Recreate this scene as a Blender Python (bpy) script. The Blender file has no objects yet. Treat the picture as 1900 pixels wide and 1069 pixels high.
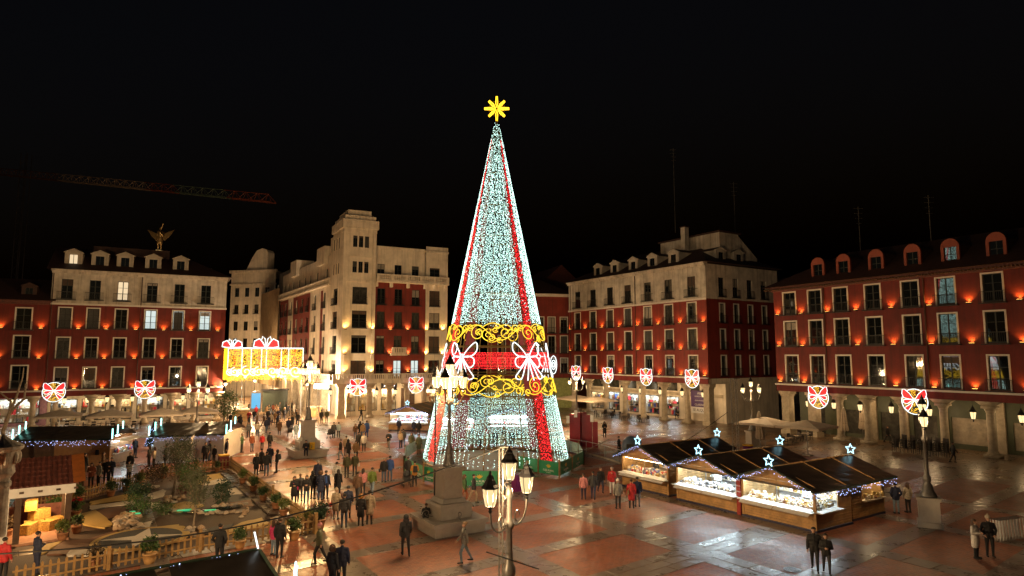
import bpy, bmesh, math, random
import numpy as np
from mathutils import Vector, Matrix, Euler

# ------------------------------------------------------------------ camera, sky, exposure
sc = bpy.context.scene
R = math.radians
PI = math.pi
FPX, CAMH = 1200.0, 9.0                       # focal length in photo pixels (1900 wide), eye height in metres
PITCH = math.atan(126 / FPX)
cam_d = bpy.data.cameras.new("camera"); cam = bpy.data.objects.new("camera", cam_d)
sc.collection.objects.link(cam)
cam.location = (0, 0, CAMH); cam.rotation_euler = (PI / 2 + PITCH, 0, 0)
cam_d.sensor_width = 36; cam_d.lens = 36 * FPX / 1900; cam_d.clip_end = 3000; cam_d.clip_start = 0.2
sc.camera = cam
world = bpy.data.worlds.new("World"); sc.world = world; world.use_nodes = True
wn = world.node_tree.nodes
sky = wn.new("ShaderNodeTexSky"); sky.sky_type = 'NISHITA'; sky.sun_disc = False
sky.sun_elevation = R(-4); sky.sun_rotation = R(200)
wn["Background"].inputs[1].default_value = 0.10
world.node_tree.links.new(sky.outputs[0], wn["Background"].inputs[0])
sc.view_settings.view_transform = 'Standard'; sc.view_settings.look = 'None'
sc.view_settings.exposure = 0.6; sc.view_settings.gamma = 1.0
sc.render.engine = 'CYCLES'
cy = sc.cycles
cy.use_denoising = True
try: cy.denoiser = 'OPENIMAGEDENOISE'
except Exception: pass
cy.use_light_tree = True
cy.max_bounces = 5; cy.diffuse_bounces = 2; cy.glossy_bounces = 3; cy.transmission_bounces = 3; cy.transparent_max_bounces = 8
cy.sample_clamp_indirect = 3.0; cy.caustics_reflective = False; cy.caustics_refractive = False
cy.use_adaptive_sampling = False

rng = random.Random(7)
C = sc.collection

# ------------------------------------------------------------------ places: photo survey to metres
def ray(px, py):
    a = (px - 950) / FPX; b = (534.5 - py) / FPX
    return Vector((a, math.cos(PITCH) - b * math.sin(PITCH), math.sin(PITCH) + b * math.cos(PITCH)))
def G(px, py, z=0.0):                          # surveyed point on the horizontal plane z
    d = ray(px, py); t = (z - CAMH) / d.z
    return Vector((d.x * t, d.y * t, z))
def at(px, py, Y):                             # surveyed point at distance Y
    d = ray(px, py); t = Y / d.y
    return Vector((d.x * t, Y, CAMH + d.z * t))
TH = R(32); UX = Vector((math.cos(TH), math.sin(TH), 0)); VX = Vector((-math.sin(TH), math.cos(TH), 0))   # plaza axes

# ------------------------------------------------------------------ mesh helpers
class MB:
    def __init__(s): s.v = []; s.f = []; s.m = []; s.M = None
    def add(s, vs, fs, mi=0):
        o = len(s.v)
        if s.M is not None: vs = [tuple(s.M @ Vector(p)) for p in vs]
        s.v += [tuple(p) for p in vs]; s.f += [tuple(i + o for i in f) for f in fs]; s.m += [mi] * len(fs)
        return s
    def box(s, x0, x1, y0, y1, z0, z1, mi=0):
        return s.add([(x0,y0,z0),(x1,y0,z0),(x1,y1,z0),(x0,y1,z0),(x0,y0,z1),(x1,y0,z1),(x1,y1,z1),(x0,y1,z1)],
              [(3,2,1,0),(4,5,6,7),(0,1,5,4),(1,2,6,5),(2,3,7,6),(3,0,4,7)], mi)
    def cb(s, cx, cy_, cz, sx, sy, sz, mi=0, rz=0, taper=1.0):
        c, n = math.cos(rz), math.sin(rz); vs = []
        for z, k in ((0, 1), (sz, taper)):
            for a, b in ((-1,-1),(1,-1),(1,1),(-1,1)):
                x = a * sx / 2 * k; y = b * sy / 2 * k
                vs.append((cx + x * c - y * n, cy_ + x * n + y * c, cz + z))
        return s.add(vs, [(3,2,1,0),(4,5,6,7),(0,1,5,4),(1,2,6,5),(2,3,7,6),(3,0,4,7)], mi)
    def quad(s, a, b, c, d, mi=0): return s.add([a, b, c, d], [(0,1,2,3)], mi)
    def poly(s, pts, mi=0): return s.add(pts, [tuple(range(len(pts)))], mi)
    def prism(s, pts, z0, z1, mi=0):           # closed outline in xy, lifted in z (counter-clockwise)
        n = len(pts); vs = [(p[0], p[1], z0) for p in pts] + [(p[0], p[1], z1) for p in pts]
        fs = [tuple(range(n - 1, -1, -1)), tuple(range(n, 2 * n))] + [(i, (i + 1) % n, n + (i + 1) % n, n + i) for i in range(n)]
        return s.add(vs, fs, mi)
    def prism_y(s, pts, y0, y1, mi=0):         # closed outline in xz, pushed along y
        n = len(pts); vs = [(p[0], y0, p[1]) for p in pts] + [(p[0], y1, p[1]) for p in pts]
        fs = [tuple(range(n)), tuple(range(2 * n - 1, n - 1, -1))] + [(i, n + i, n + (i + 1) % n, (i + 1) % n) for i in range(n)]
        return s.add(vs, fs, mi)
    def lathe(s, prof, n=12, mi=0, c=(0, 0, 0), a0=0.0):
        vs = []; fs = []
        for r, z in prof:
            for i in range(n):
                a = a0 + 2 * PI * i / n; vs.append((c[0] + r * math.cos(a), c[1] + r * math.sin(a), c[2] + z))
        for k in range(len(prof) - 1):
            for i in range(n):
                j = (i + 1) % n; fs.append((k*n+i, k*n+j, (k+1)*n+j, (k+1)*n+i))
        fs.append(tuple(range(n - 1, -1, -1))); fs.append(tuple((len(prof) - 1) * n + i for i in range(n)))
        return s.add(vs, fs, mi)
    def tube(s, pts, r, n=6, mi=0, closed=False):
        pts = [Vector(p) for p in pts]; k = len(pts); rr = r if isinstance(r, (list, tuple)) else [r] * k
        vs = []; fs = []; up = None
        for i, p in enumerate(pts):
            if closed: t = pts[(i + 1) % k] - pts[i - 1]
            else: t = pts[min(i + 1, k - 1)] - pts[max(i - 1, 0)]
            if t.length < 1e-9: t = Vector((0, 0, 1))
            t.normalize()
            if up is None: up = Vector((0, 0, 1)) if abs(t.z) < .9 else Vector((1, 0, 0))
            a = t.cross(up)
            if a.length < 1e-6: a = t.cross(Vector((1, .3, 0)))
            a.normalize(); b = a.cross(t); up = b
            for q in range(n):
                g = 2 * PI * q / n; vs.append(p + (a * math.cos(g) + b * math.sin(g)) * rr[i])
        for i in range(k if closed else k - 1):
            for q in range(n):
                j = (q + 1) % n; i2 = (i + 1) % k
                fs.append((i*n+q, i2*n+q, i2*n+j, i*n+j))
        if not closed:
            fs.append(tuple(range(n))); fs.append(tuple((k - 1) * n + q for q in range(n - 1, -1, -1)))
        return s.add(vs, fs, mi)
    def ball(s, c, r, mi=0, nu=10, nv=6):
        rx, ry, rz = r if isinstance(r, (list, tuple)) else (r, r, r)
        vs = [(c[0], c[1], c[2] - rz)]; fs = []
        for k in range(1, nv):
            p = -PI / 2 + PI * k / nv
            for i in range(nu):
                a = 2 * PI * i / nu
                vs.append((c[0] + rx * math.cos(p) * math.cos(a), c[1] + ry * math.cos(p) * math.sin(a), c[2] + rz * math.sin(p)))
        vs.append((c[0], c[1], c[2] + rz)); L = len(vs) - 1
        for i in range(nu):
            j = (i + 1) % nu
            fs.append((0, 1 + j, 1 + i)); fs.append((L, 1 + (nv - 2) * nu + i, 1 + (nv - 2) * nu + j))
            for k in range(nv - 2): fs.append((1 + k*nu + i, 1 + k*nu + j, 1 + (k+1)*nu + j, 1 + (k+1)*nu + i))
        return s.add(vs, fs, mi)
    def octa(s, c, r, mi=0):
        x, y, z = c
        return s.add([(x-r,y,z),(x+r,y,z),(x,y-r,z),(x,y+r,z),(x,y,z-r),(x,y,z+r)],
                     [(0,2,5),(2,1,5),(1,3,5),(3,0,5),(2,0,4),(1,2,4),(3,1,4),(0,3,4)], mi)
    def mesh(s, name, mats, smooth=False):
        me = bpy.data.meshes.new(name); me.from_pydata(s.v, [], s.f)
        for m in (mats if isinstance(mats, (list, tuple)) else [mats]): me.materials.append(m)
        if any(s.m): me.polygons.foreach_set("material_index", s.m)
        if smooth: me.polygons.foreach_set("use_smooth", [True] * len(s.f))
        me.update(); return me
    def build(s, name, mats, parent=None, loc=None, rz=0.0, smooth=False):
        return put(name, s.mesh(name, mats, smooth), parent, loc, rz)

def put(name, me, parent=None, loc=None, rz=0.0, scale=None):
    o = bpy.data.objects.new(name, me); C.objects.link(o)
    if parent is not None: o.parent = parent
    if loc is not None: o.location = loc
    if rz: o.rotation_euler = (0, 0, rz)
    if scale is not None: o.scale = scale if isinstance(scale, (tuple, list)) else (scale,) * 3
    return o
def tag(o, label, cat, group=None):
    o["label"] = label; o["category"] = cat
    if group: o["group"] = group
    return o
def kind(o, k): o["kind"] = k; return o
def thing(name, label, cat, loc=(0, 0, 0), rz=0.0, group=None):
    o = bpy.data.objects.new(name, None); C.objects.link(o); o.empty_display_size = .3
    o.location = loc; o.rotation_euler = (0, 0, rz); return tag(o, label, cat, group)
def copy_tree(o, parent=None):
    c = o.copy(); C.objects.link(c)
    if parent is not None: c.parent = parent
    for ch in list(o.children): copy_tree(ch, c)
    return c
def dup(o, label, loc, rz=0.0, group=None, scale=None):
    c = copy_tree(o); c.location = loc; c.rotation_euler = (0, 0, rz); c["label"] = label
    if group: c["group"] = group
    if scale: c.scale = (scale,) * 3
    return c
def lamp(kind_, power, col, loc, parent=None, radius=.08, rot=None, spot=None, blend=.6, size=None):
    d = bpy.data.lights.new("lamp_light", kind_); d.energy = power; d.color = col
    if kind_ == 'AREA':
        d.shape = 'RECTANGLE'; d.size, d.size_y = size
    else: d.shadow_soft_size = radius
    if spot: d.spot_size = spot; d.spot_blend = blend
    o = bpy.data.objects.new("lamp_light", d); C.objects.link(o)
    if parent is not None: o.parent = parent
    o.location = loc
    if rot: o.rotation_euler = rot
    return o

# ------------------------------------------------------------------ materials
def pm(name, col, rough=.6, metal=0.0, var=.25, scale=3.0, bump=0.0, bscale=30.0, col2=None, spec=.5, rvar=0.0, coat=0.0, streak=0.0, world=False):
    m = bpy.data.materials.new(name); m.use_nodes = True; nt = m.node_tree; N = nt.nodes; L = nt.links
    b = N["Principled BSDF"]; b.inputs["Roughness"].default_value = rough; b.inputs["Metallic"].default_value = metal
    b.inputs["Specular IOR Level"].default_value = spec
    if coat: b.inputs["Coat Weight"].default_value = coat; b.inputs["Coat Roughness"].default_value = .15
    b.inputs["Base Color"].default_value = (*col, 1)
    if var > 0 or col2:
        tc = N.new("ShaderNodeTexCoord"); nz = N.new("ShaderNodeTexNoise"); nz.inputs["Scale"].default_value = scale
        nz.inputs["Detail"].default_value = 6; nz.inputs["Roughness"].default_value = .65
        geo = N.new("ShaderNodeNewGeometry"); L.new(geo.outputs["Position"] if world else tc.outputs["Object"], nz.inputs["Vector"])
        rp = N.new("ShaderNodeValToRGB"); c2 = col2 or tuple(c * (1 + var) for c in col); c1 = col if col2 else tuple(c * (1 - var) for c in col)
        rp.color_ramp.elements[0].position = .35; rp.color_ramp.elements[1].position = .68
        rp.color_ramp.elements[0].color = (*c1, 1); rp.color_ramp.elements[1].color = (*[min(1, c) for c in c2], 1)
        L.new(nz.outputs[0], rp.inputs[0]); L.new(rp.outputs[0], b.inputs["Base Color"])
        if streak:                              # rain streaks and grime running down the wall
            mp = N.new("ShaderNodeMapping"); mp.inputs["Scale"].default_value = (1.6, 1.6, .09); L.new(tc.outputs["Object"], mp.inputs[0])
            n3 = N.new("ShaderNodeTexNoise"); n3.inputs["Scale"].default_value = 1.3; n3.inputs["Detail"].default_value = 5; n3.inputs["Roughness"].default_value = .7; L.new(mp.outputs[0], n3.inputs["Vector"])
            ms = N.new("ShaderNodeMapRange"); ms.inputs[1].default_value = .48; ms.inputs[2].default_value = .72; ms.inputs[3].default_value = 1.0; ms.inputs[4].default_value = 1 - streak; L.new(n3.outputs[0], ms.inputs[0])
            mxx = N.new("ShaderNodeMix"); mxx.data_type = 'RGBA'; mxx.blend_type = 'MULTIPLY'; mxx.inputs[0].default_value = 1
            L.new(rp.outputs[0], mxx.inputs[6]); L.new(ms.outputs[0], mxx.inputs[7]); L.new(mxx.outputs[2], b.inputs["Base Color"])
        if rvar:
            mr = N.new("ShaderNodeMapRange"); mr.inputs[1].default_value = .3; mr.inputs[2].default_value = .7
            mr.inputs[3].default_value = rough - rvar; mr.inputs[4].default_value = rough + rvar
            L.new(nz.outputs[0], mr.inputs[0]); L.new(mr.outputs[0], b.inputs["Roughness"])
    if bump:
        tc = N.new("ShaderNodeTexCoord"); nb = N.new("ShaderNodeTexNoise"); nb.inputs["Scale"].default_value = bscale; nb.inputs["Detail"].default_value = 3
        L.new(tc.outputs["Object"], nb.inputs["Vector"])
        bp = N.new("ShaderNodeBump"); bp.inputs["Strength"].default_value = bump; bp.inputs["Distance"].default_value = .02
        L.new(nb.outputs[0], bp.inputs["Height"]); L.new(bp.outputs[0], b.inputs["Normal"])
    return m
def em(name, col, strength, sample=True, base=(.05, .05, .05)):
    m = bpy.data.materials.new(name); m.use_nodes = True; b = m.node_tree.nodes["Principled BSDF"]
    b.inputs["Base Color"].default_value = (*base, 1); b.inputs["Roughness"].default_value = .4
    b.inputs["Emission Color"].default_value = (*col, 1); b.inputs["Emission Strength"].default_value = strength
    if not sample: m.cycles.emission_sampling = 'NONE'
    return m
def glow_glass(name, col, strength, clear):     # frosted, lit lantern glass that lets part of the bulb through
    m = bpy.data.materials.new(name); m.use_nodes = True; nt = m.node_tree; N = nt.nodes; N.clear()
    o = N.new("ShaderNodeOutputMaterial"); mx = N.new("ShaderNodeMixShader"); e = N.new("ShaderNodeEmission"); t = N.new("ShaderNodeBsdfTransparent")
    e.inputs[0].default_value = (*col, 1); e.inputs[1].default_value = strength; mx.inputs[0].default_value = 1 - clear
    nt.links.new(t.outputs[0], mx.inputs[1]); nt.links.new(e.outputs[0], mx.inputs[2]); nt.links.new(mx.outputs[0], o.inputs[0])
    m.cycles.emission_sampling = 'NONE'; return m
def speckle(name, cols, strength, scale, dark=(.01, .01, .01), thr=.5):   # lit goods seen behind shop glass
    m = bpy.data.materials.new(name); m.use_nodes = True; nt = m.node_tree; N = nt.nodes; L = nt.links
    b = N["Principled BSDF"]; tc = N.new("ShaderNodeTexCoord"); vo = N.new("ShaderNodeTexVoronoi"); vo.inputs["Scale"].default_value = scale
    L.new(tc.outputs["Object"], vo.inputs["Vector"]); rp = N.new("ShaderNodeValToRGB"); rp.color_ramp.interpolation = 'CONSTANT'
    sep = N.new("ShaderNodeSeparateColor"); L.new(vo.outputs["Color"], sep.inputs[0]); L.new(sep.outputs[0], rp.inputs[0])
    els = rp.color_ramp.elements
    while len(els) < len(cols): els.new(.5)
    for i, c in enumerate(cols): els[i].position = i / len(cols); els[i].color = (*c, 1)
    L.new(rp.outputs[0], b.inputs["Base Color"]); b.inputs["Roughness"].default_value = .5
    return m

M = {}
M['red'] = pm('red_stucco', (.125, .011, .008), .75, var=.22, scale=.6, bump=.25, bscale=14, streak=.45)
M['red_b'] = pm('brick_red_stucco', (.175, .02, .013), .75, var=.2, scale=.5, bump=.25, bscale=14, streak=.4)
M['cream'] = pm('cream_stucco', (.52, .465, .385), .8, var=.25, scale=.7, bump=.25, bscale=10, streak=.5)
M['cream_b'] = pm('cream_stone', (.70, .62, .50), .75, var=.15, scale=.6, bump=.3, bscale=8, streak=.35)
M['stone'] = pm('granite_stone', (.40, .36, .31), .5, var=.1, scale=3.0, bump=.1, bscale=25, rvar=.08)
M['stone_col'] = pm('arcade_limestone', (.42, .35, .25), .7, var=.25, scale=2.0, bump=.3, bscale=12)
M['trim'] = pm('white_window_trim', (.62, .58, .52), .55, var=.08, scale=2)
M['sash'] = pm('dark_green_sash', (.015, .018, .014), .5, var=.1)
M['glass'] = pm('dark_window_glass', (.006, .008, .009), .03, var=0, spec=.9); M['glass'].node_tree.nodes['Principled BSDF'].inputs['IOR'].default_value = 1.9
M['glass2'] = pm('curtained_glass', (.05, .05, .045), .06, var=.5, scale=1.5, spec=.8)
M['iron'] = pm('black_ironwork', (.012, .012, .013), .45, metal=.3, var=.1)
M['iron_g'] = pm('grey_painted_iron', (.20, .19, .175), .4, metal=.4, var=.2, scale=8)
M['bronze'] = pm('aged_bronze', (.14, .085, .04), .38, metal=.8, var=.3, scale=6)
M['roof'] = pm('dark_clay_roof', (.045, .018, .013), .7, var=.35, scale=2.5, bump=.5, bscale=20)
M['roof_red'] = pm('red_clay_tile', (.10, .027, .018), .6, var=.35, scale=4, bump=.4, bscale=18)
M['greendoor'] = pm('olive_green_joinery', (.05, .06, .028), .5, var=.15)
M['black'] = pm('black_tarpaulin', (.028, .022, .018), .32, var=.4, scale=1.2, bump=.5, bscale=2.2)
M['wood'] = pm('stall_timber', (.40, .23, .09), .5, var=.3, scale=2.2, bump=.15, bscale=30)
M['wood_d'] = pm('dark_timber', (.06, .03, .015), .6, var=.3, scale=4)
M['white'] = pm('white_paint', (.62, .60, .57), .5, var=.08)
M['canvas'] = pm('cream_canvas', (.55, .45, .34), .8, var=.12, scale=2, bump=.2, bscale=5)
GOLDEN = (1.0, .58, .22)
M['steel'] = pm('galvanised_steel', (.38, .38, .38), .35, metal=.8, var=.15, scale=10)
WARM = (1.0, .66, .33)
AMBER = (1.0, .36, .055)
COOL = (.62, .95, 1.0)
E_lant = glow_glass('lantern_glass', (1.0, .72, .34), .80, .25)
E_lant_far = glow_glass('street_lantern_glass', (1.0, .70, .32), 1.35, .45)
E_scon = em('uplight_lens', (1.0, .52, .10), 6.0, sample=False)
E_white = em('white_neon_rope', (.90, 1.0, 1.0), 1.35)
E_blue = em('ice_blue_neon', (.42, .85, 1.0), 2.2)
E_gold = em('gold_rope_light', (1.0, .60, .03), 1.2)
E_red = em('red_rope_light', (1.0, .02, .025), 1.3)
E_led = em('cool_white_led', (.62, 1.0, .89), 2.4)
E_ledr = em('red_led', (1.0, .02, .025), 2.0)
E_ledg = em('gold_led', (1.0, .52, .02), 1.8)
E_ledb = em('blue_white_led', (.45, .55, 1.0), 3.2, sample=False)
E_win = em('lit_room', (1.0, .78, .48), .55, sample=False, base=(.3, .25, .2))
E_winc = em('lit_cool_room', (.75, .95, .95), .5, sample=False, base=(.3, .3, .3))
E_strip = em('warm_shop_light', (1.0, .76, .42), 26.0)
E_stripw = em('white_shop_light', (.74, .92, 1.0), 38.0)
# speckled red and gold light netting
E_redn = em('red_light_netting', (1.0, .03, .03), .10, sample=False)
E_goldn = em('gold_light_netting', (1.0, .62, .03), .5, sample=False)
_TENS = ['', '', 'twenty', 'thirty', 'forty']
def ordinal(i):
    if i >= 20: return _TENS[(i + 1)//10] + '-' + ordinal((i + 1) % 10 - 1) if (i + 1) % 10 else _TENS[(i + 1)//10][:-1] + 'ieth'
    return ['first','second','third','fourth','fifth','sixth','seventh','eighth','ninth','tenth','eleventh','twelfth','thirteenth','fourteenth','fifteenth','sixteenth','seventeenth','eighteenth','nineteenth','twentieth'][i]

# ================================================================== ground and paving
def paving(name, c1, c2, mortar, bw, bh, msize, rot, r0, r1, bump=.35, wet=.5):
    m = bpy.data.materials.new(name); m.use_nodes = True; nt = m.node_tree; N = nt.nodes; L = nt.links; b = N["Principled BSDF"]
    tc = N.new("ShaderNodeTexCoord"); mp = N.new("ShaderNodeMapping"); mp.inputs["Rotation"].default_value = (0, 0, -rot)
    L.new(tc.outputs["Object"], mp.inputs[0])
    br = N.new("ShaderNodeTexBrick"); br.inputs["Scale"].default_value = 1.0
    br.inputs["Color1"].default_value = (*c1, 1); br.inputs["Color2"].default_value = (*c2, 1); br.inputs["Mortar"].default_value = (*mortar, 1)
    br.inputs["Mortar Size"].default_value = msize; br.inputs["Brick Width"].default_value = bw; br.inputs["Row Height"].default_value = bh; br.inputs["Bias"].default_value = -.1
    L.new(mp.outputs[0], br.inputs[0])
    n1 = N.new("ShaderNodeTexNoise"); n1.inputs["Scale"].default_value = .35; n1.inputs["Detail"].default_value = 7; n1.inputs["Roughness"].default_value = .62
    n2 = N.new("ShaderNodeTexNoise"); n2.inputs["Scale"].default_value = 2.7; n2.inputs["Detail"].default_value = 6; n2.inputs["Roughness"].default_value = .7
    L.new(tc.outputs["Object"], n1.inputs[0]); L.new(tc.outputs["Object"], n2.inputs[0])
    mr = N.new("ShaderNodeMapRange"); mr.inputs[1].default_value = .35; mr.inputs[2].default_value = .65; mr.inputs[3].default_value = .62; mr.inputs[4].default_value = 1.15
    L.new(n2.outputs[0], mr.inputs[0])
    mx = N.new("ShaderNodeMix"); mx.data_type = 'RGBA'; mx.blend_type = 'MULTIPLY'; mx.inputs[0].default_value = 1
    L.new(br.outputs["Color"], mx.inputs[6]); L.new(mr.outputs[0], mx.inputs[7]); L.new(mx.outputs[2], b.inputs["Base Color"])
    ma = N.new("ShaderNodeMath"); ma.operation = 'MULTIPLY_ADD'; ma.inputs[1].default_value = .6
    L.new(n1.outputs[0], ma.inputs[0])
    mb_ = N.new("ShaderNodeMath"); mb_.operation = 'MULTIPLY'; mb_.inputs[1].default_value = .4; L.new(n2.outputs[0], mb_.inputs[0]); L.new(mb_.outputs[0], ma.inputs[2])
    rr = N.new("ShaderNodeMapRange"); rr.inputs[1].default_value = .38; rr.inputs[2].default_value = .62; rr.inputs[3].default_value = r0; rr.inputs[4].default_value = r1
    L.new(ma.outputs[0], rr.inputs[0]); L.new(rr.outputs[0], b.inputs["Roughness"])
    b.inputs["Specular IOR Level"].default_value = wet
    bp = N.new("ShaderNodeBump"); bp.inputs["Strength"].default_value = bump; bp.inputs["Distance"].default_value = .012
    hs = N.new("ShaderNodeMath"); hs.operation = 'MULTIPLY_ADD'; hs.inputs[1].default_value = -1.0
    L.new(br.outputs["Fac"], hs.inputs[0]); L.new(n2.outputs[0], hs.inputs[2]); L.new(hs.outputs[0], bp.inputs["Height"]); L.new(bp.outputs[0], b.inputs["Normal"])
    return m
M['brickpave'] = paving('wet_brick_pavers', (.35, .10, .042), (.19, .05, .024), (.30, .16, .10), .30, .15, .018, R(32), .34, .6, bump=.5, wet=.4)
M['farpave'] = paving('wet_stone_paving', (.25, .155, .085), (.19, .115, .065), (.07, .05, .035), 1.1, .55, .02, R(32), .2, .45)
M['slab'] = pm('wet_grey_granite_slab', (.145, .112, .088), .3, var=.16, scale=1.6, bump=.2, bscale=9, rvar=.08, world=True)
M['slab2'] = pm('wet_pale_granite_slab', (.175, .138, .108), .34, var=.16, scale=1.9, bump=.2, bscale=9, rvar=.08, world=True)

g = MB(); g.quad((-700,-80,0),(700,-80,0),(700,1200,0),(-700,1200,0)); kind(g.build('ground', M['brickpave']), 'structure')
# far stone perimeter in front of the arcades
g = MB(); z = .004
def P2(o, rot, x, y): return (o.x + x*math.cos(rot) - y*math.sin(rot), o.y + x*math.sin(rot) + y*math.cos(rot))
pA, rA = G(250, 787), R(28.4)
pB = G(634, 776)
pC, rC = G(1312, 790), R(-58)
pD, rD = G(1608, 823), R(-59.6)
poly = [P2(pA, rA, -60, 14), P2(pA, rA, -60, -16), P2(pA, rA, 33, -17), P2(pC, rC, -32, -14), P2(pC, rC, 0, -15), P2(pD, rD, 0, -12.5), P2(pD, rD, 45, -12.5), P2(pD, rD, 45, 20), P2(pC, rC, -10, 60), P2(pC, rC, -110, 30), P2(pA, rA, 10, 110)]
g.poly([(x, y, z) for x, y in poly]); kind(g.build('pavement', M['farpave']), 'structure')

# granite bands: lines across (angle 38.5) every ~4.85 m and along (angle 122) every ~6.9 m; each slab near us is a piece
DU = Vector((math.cos(R(38.5)), math.sin(R(38.5)), 0)); DV = Vector((math.cos(R(122.5)), math.sin(R(122.5)), 0))
pav = MB(); pav.box(-.5, .5, -.5, .5, -.3, 0); pave = pav.build('paving_bands', M['slab'], loc=(0, 0, -.2)); kind(pave, 'structure')
near = []; farb = MB()
o1 = G(1225, 1048); o2 = G(1161, 981.6)
def blocked(p):
    return False
def band(origin, d, w, s0, s1, rows, zz):
    nrm = Vector((-d.y, d.x, 0)); s = s0; L = 1.25
    while s < s1:
        for r_ in range(rows):
            sw = w / rows; off = -w / 2 + sw * (r_ + .5); c = origin + d * (s + L / 2 + (r_ % 2) * .5) + nrm * off
            if c.y > 8 and c.y < 95:
                sx = 950 + FPX * c.x / max(c.y, 1); dist = c.length
                (near if (dist < 44 and c.y > 16 and -60 < sx < 1960) else farb_l).append((c, math.atan2(d.y, d.x), L - .025, sw - .025, zz))
        s += L
farb_l = []
import itertools
for k in range(-3, 10):
    wide = 1.9 if k == 0 else 1.05
    org = o1 + DV * (k * 4.85)
    band(org, DU, wide, -70, 60, 3 if k == 0 else 1, .004)
for k in range(-7, 4):
    org = o2 + DU * (k * 7.1)
    band(org, DV, 1.15 if k else 1.7, -25, 62, 1 if k else 2, .007)
near.sort(key=lambda t: t[0].length)
farb_l += near[300:]; near = near[:300]
slabmeshes = {}
for c, a, l, w, zz in near:
    key = (round(l, 2), round(w, 2)); 
    if key not in slabmeshes:
        b_ = MB(); x, y, t = key[0]/2, key[1]/2, .012
        b_.add([(-x,-y,0),(x,-y,0),(x,y,0),(-x,y,0),(-x+t,-y+t,.009),(x-t,-y+t,.009),(x-t,y-t,.009),(-x+t,y-t,.009)],
               [(4,5,6,7),(0,1,5,4),(1,2,6,5),(2,3,7,6),(3,0,4,7)])
        slabmeshes[key] = [b_.mesh('slab', M['slab']), b_.mesh('slab', M['slab2'])]
    me = slabmeshes[key][0 if rng.random() < .6 else 1]
    put('slab', me, pave, (c.x, c.y, zz + .2 + rng.uniform(-.001, .001)), a)
for c, a, l, w, zz in farb_l:
    farb.cb(c.x, c.y, zz + .2, l, w, .006, 0, a)
kind(farb.build('far_slabs', M['slab'], pave), 'stuff')

# ================================================================== building kit
WCACHE = {}
def window_meshes(w, h, trim=True, glass='glass', bars=2):
    key = (round(w, 2), round(h, 2), trim, glass, bars)
    if key in WCACHE: return WCACHE[key]
    f = MB(); t = .14
    if trim:
        for a, b, c_, d in ((-w/2, -w/2 + t, 0, h), (w/2 - t, w/2, 0, h), (-w/2 + t, w/2 - t, h - t, h)): f.box(a, b, -.06, .1, c_, d, 0)
        ix0, ix1, iz1 = -w/2 + t, w/2 - t, h - t
    else: ix0, ix1, iz1 = -w/2, w/2, h
    fr = .07; y0, y1 = .12, .2
    f.box(ix0, ix0 + fr, y0, y1, 0, iz1, 1); f.box(ix1 - fr, ix1, y0, y1, 0, iz1, 1); f.box(ix0 + fr, ix1 - fr, y0, y1, iz1 - fr, iz1, 1); f.box(ix0 + fr, ix1 - fr, y0, y1, 0, .16, 1)
    f.box(-.05, .05, y0 - .01, y1, .16, iz1 - fr, 1)
    for k in range(1, bars + 1):
        zz = .16 + (iz1 - fr - .16) * k / (bars + 1); f.box(ix0 + fr, -.05, y0 + .02, y1 - .01, zz - .02, zz + .02, 1); f.box(.05, ix1 - fr, y0 + .02, y1 - .01, zz - .02, zz + .02, 1)
    fm = f.mesh('window', [M['trim'], M['sash']])
    pn = MB(); pw = (ix1 - fr - .05); pn.box(0, pw, .15, .19, 0, iz1 - fr - .16)
    gm = {'glass': M['glass'], 'glass2': M['glass2'], 'lit': E_win, 'litc': E_winc}[glass] if isinstance(glass, str) else glass
    pm_ = pn.mesh('pane', gm)
    WCACHE[key] = (fm, pm_, ix0 + fr, pw); return WCACHE[key]
def add_window(par, x, z, w, h, y=0.0, rz=0.0, T=None, trim=True, glass='glass', rail=True, bars=2, railw=None):
    fm, pmh, ix, pw = window_meshes(w, h, trim, glass, bars)
    def loc(p): return T @ Vector(p) if T is not None else Vector(p)
    o = put('window', fm, par, loc((x, y, z)), rz)
    put('pane', pmh, o, (ix, 0, .16)); put('pane', pmh, o, (.05, 0, .16))
    if rng.random() < BLIND[0]:                      # roller blind partly let down
        iw = w - (.34 if trim else 0) - .14; ih = h - (.17 if trim else 0) - .07; fr_ = rng.choice([.2, .3, .45, .6, 1.0]) if rng.random() < .8 else .12
        put('blind', blind_mesh(iw, ih*fr_, rng.randrange(3)), o, (0, 0, ih - ih*fr_ + .0 if fr_ < 1 else .16))
    if rail: put('balcony_railing', rail_mesh(railw or w + .25, 1.0), par, loc((x, y, z - .03)), rz)
    return o
BM_ = {}; BLIND = [.42]
def blind_mesh(w, h, k):
    key = (round(w, 2), round(h, 2), k)
    if key in BM_: return BM_[key]
    m = MB(); n = max(3, int(h/.12)); h = max(h - .17, .1) if h > 1.6 else h
    for i in range(n): m.box(-w/2, w/2, .138 + .004*(i % 2), .149, h*i/n, h*(i + 1)/n)
    mats = [('grey_blind', (.05, .05, .048)), ('pale_curtain', (.26, .235, .2)), ('brown_shutter', (.06, .035, .022))][k]
    if mats[0] not in bpy.data.materials: pm(mats[0], mats[1], .7, var=.2, scale=4)
    BM_[key] = m.mesh('blind', bpy.data.materials[mats[0]]); return BM_[key]
RC = {}
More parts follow.
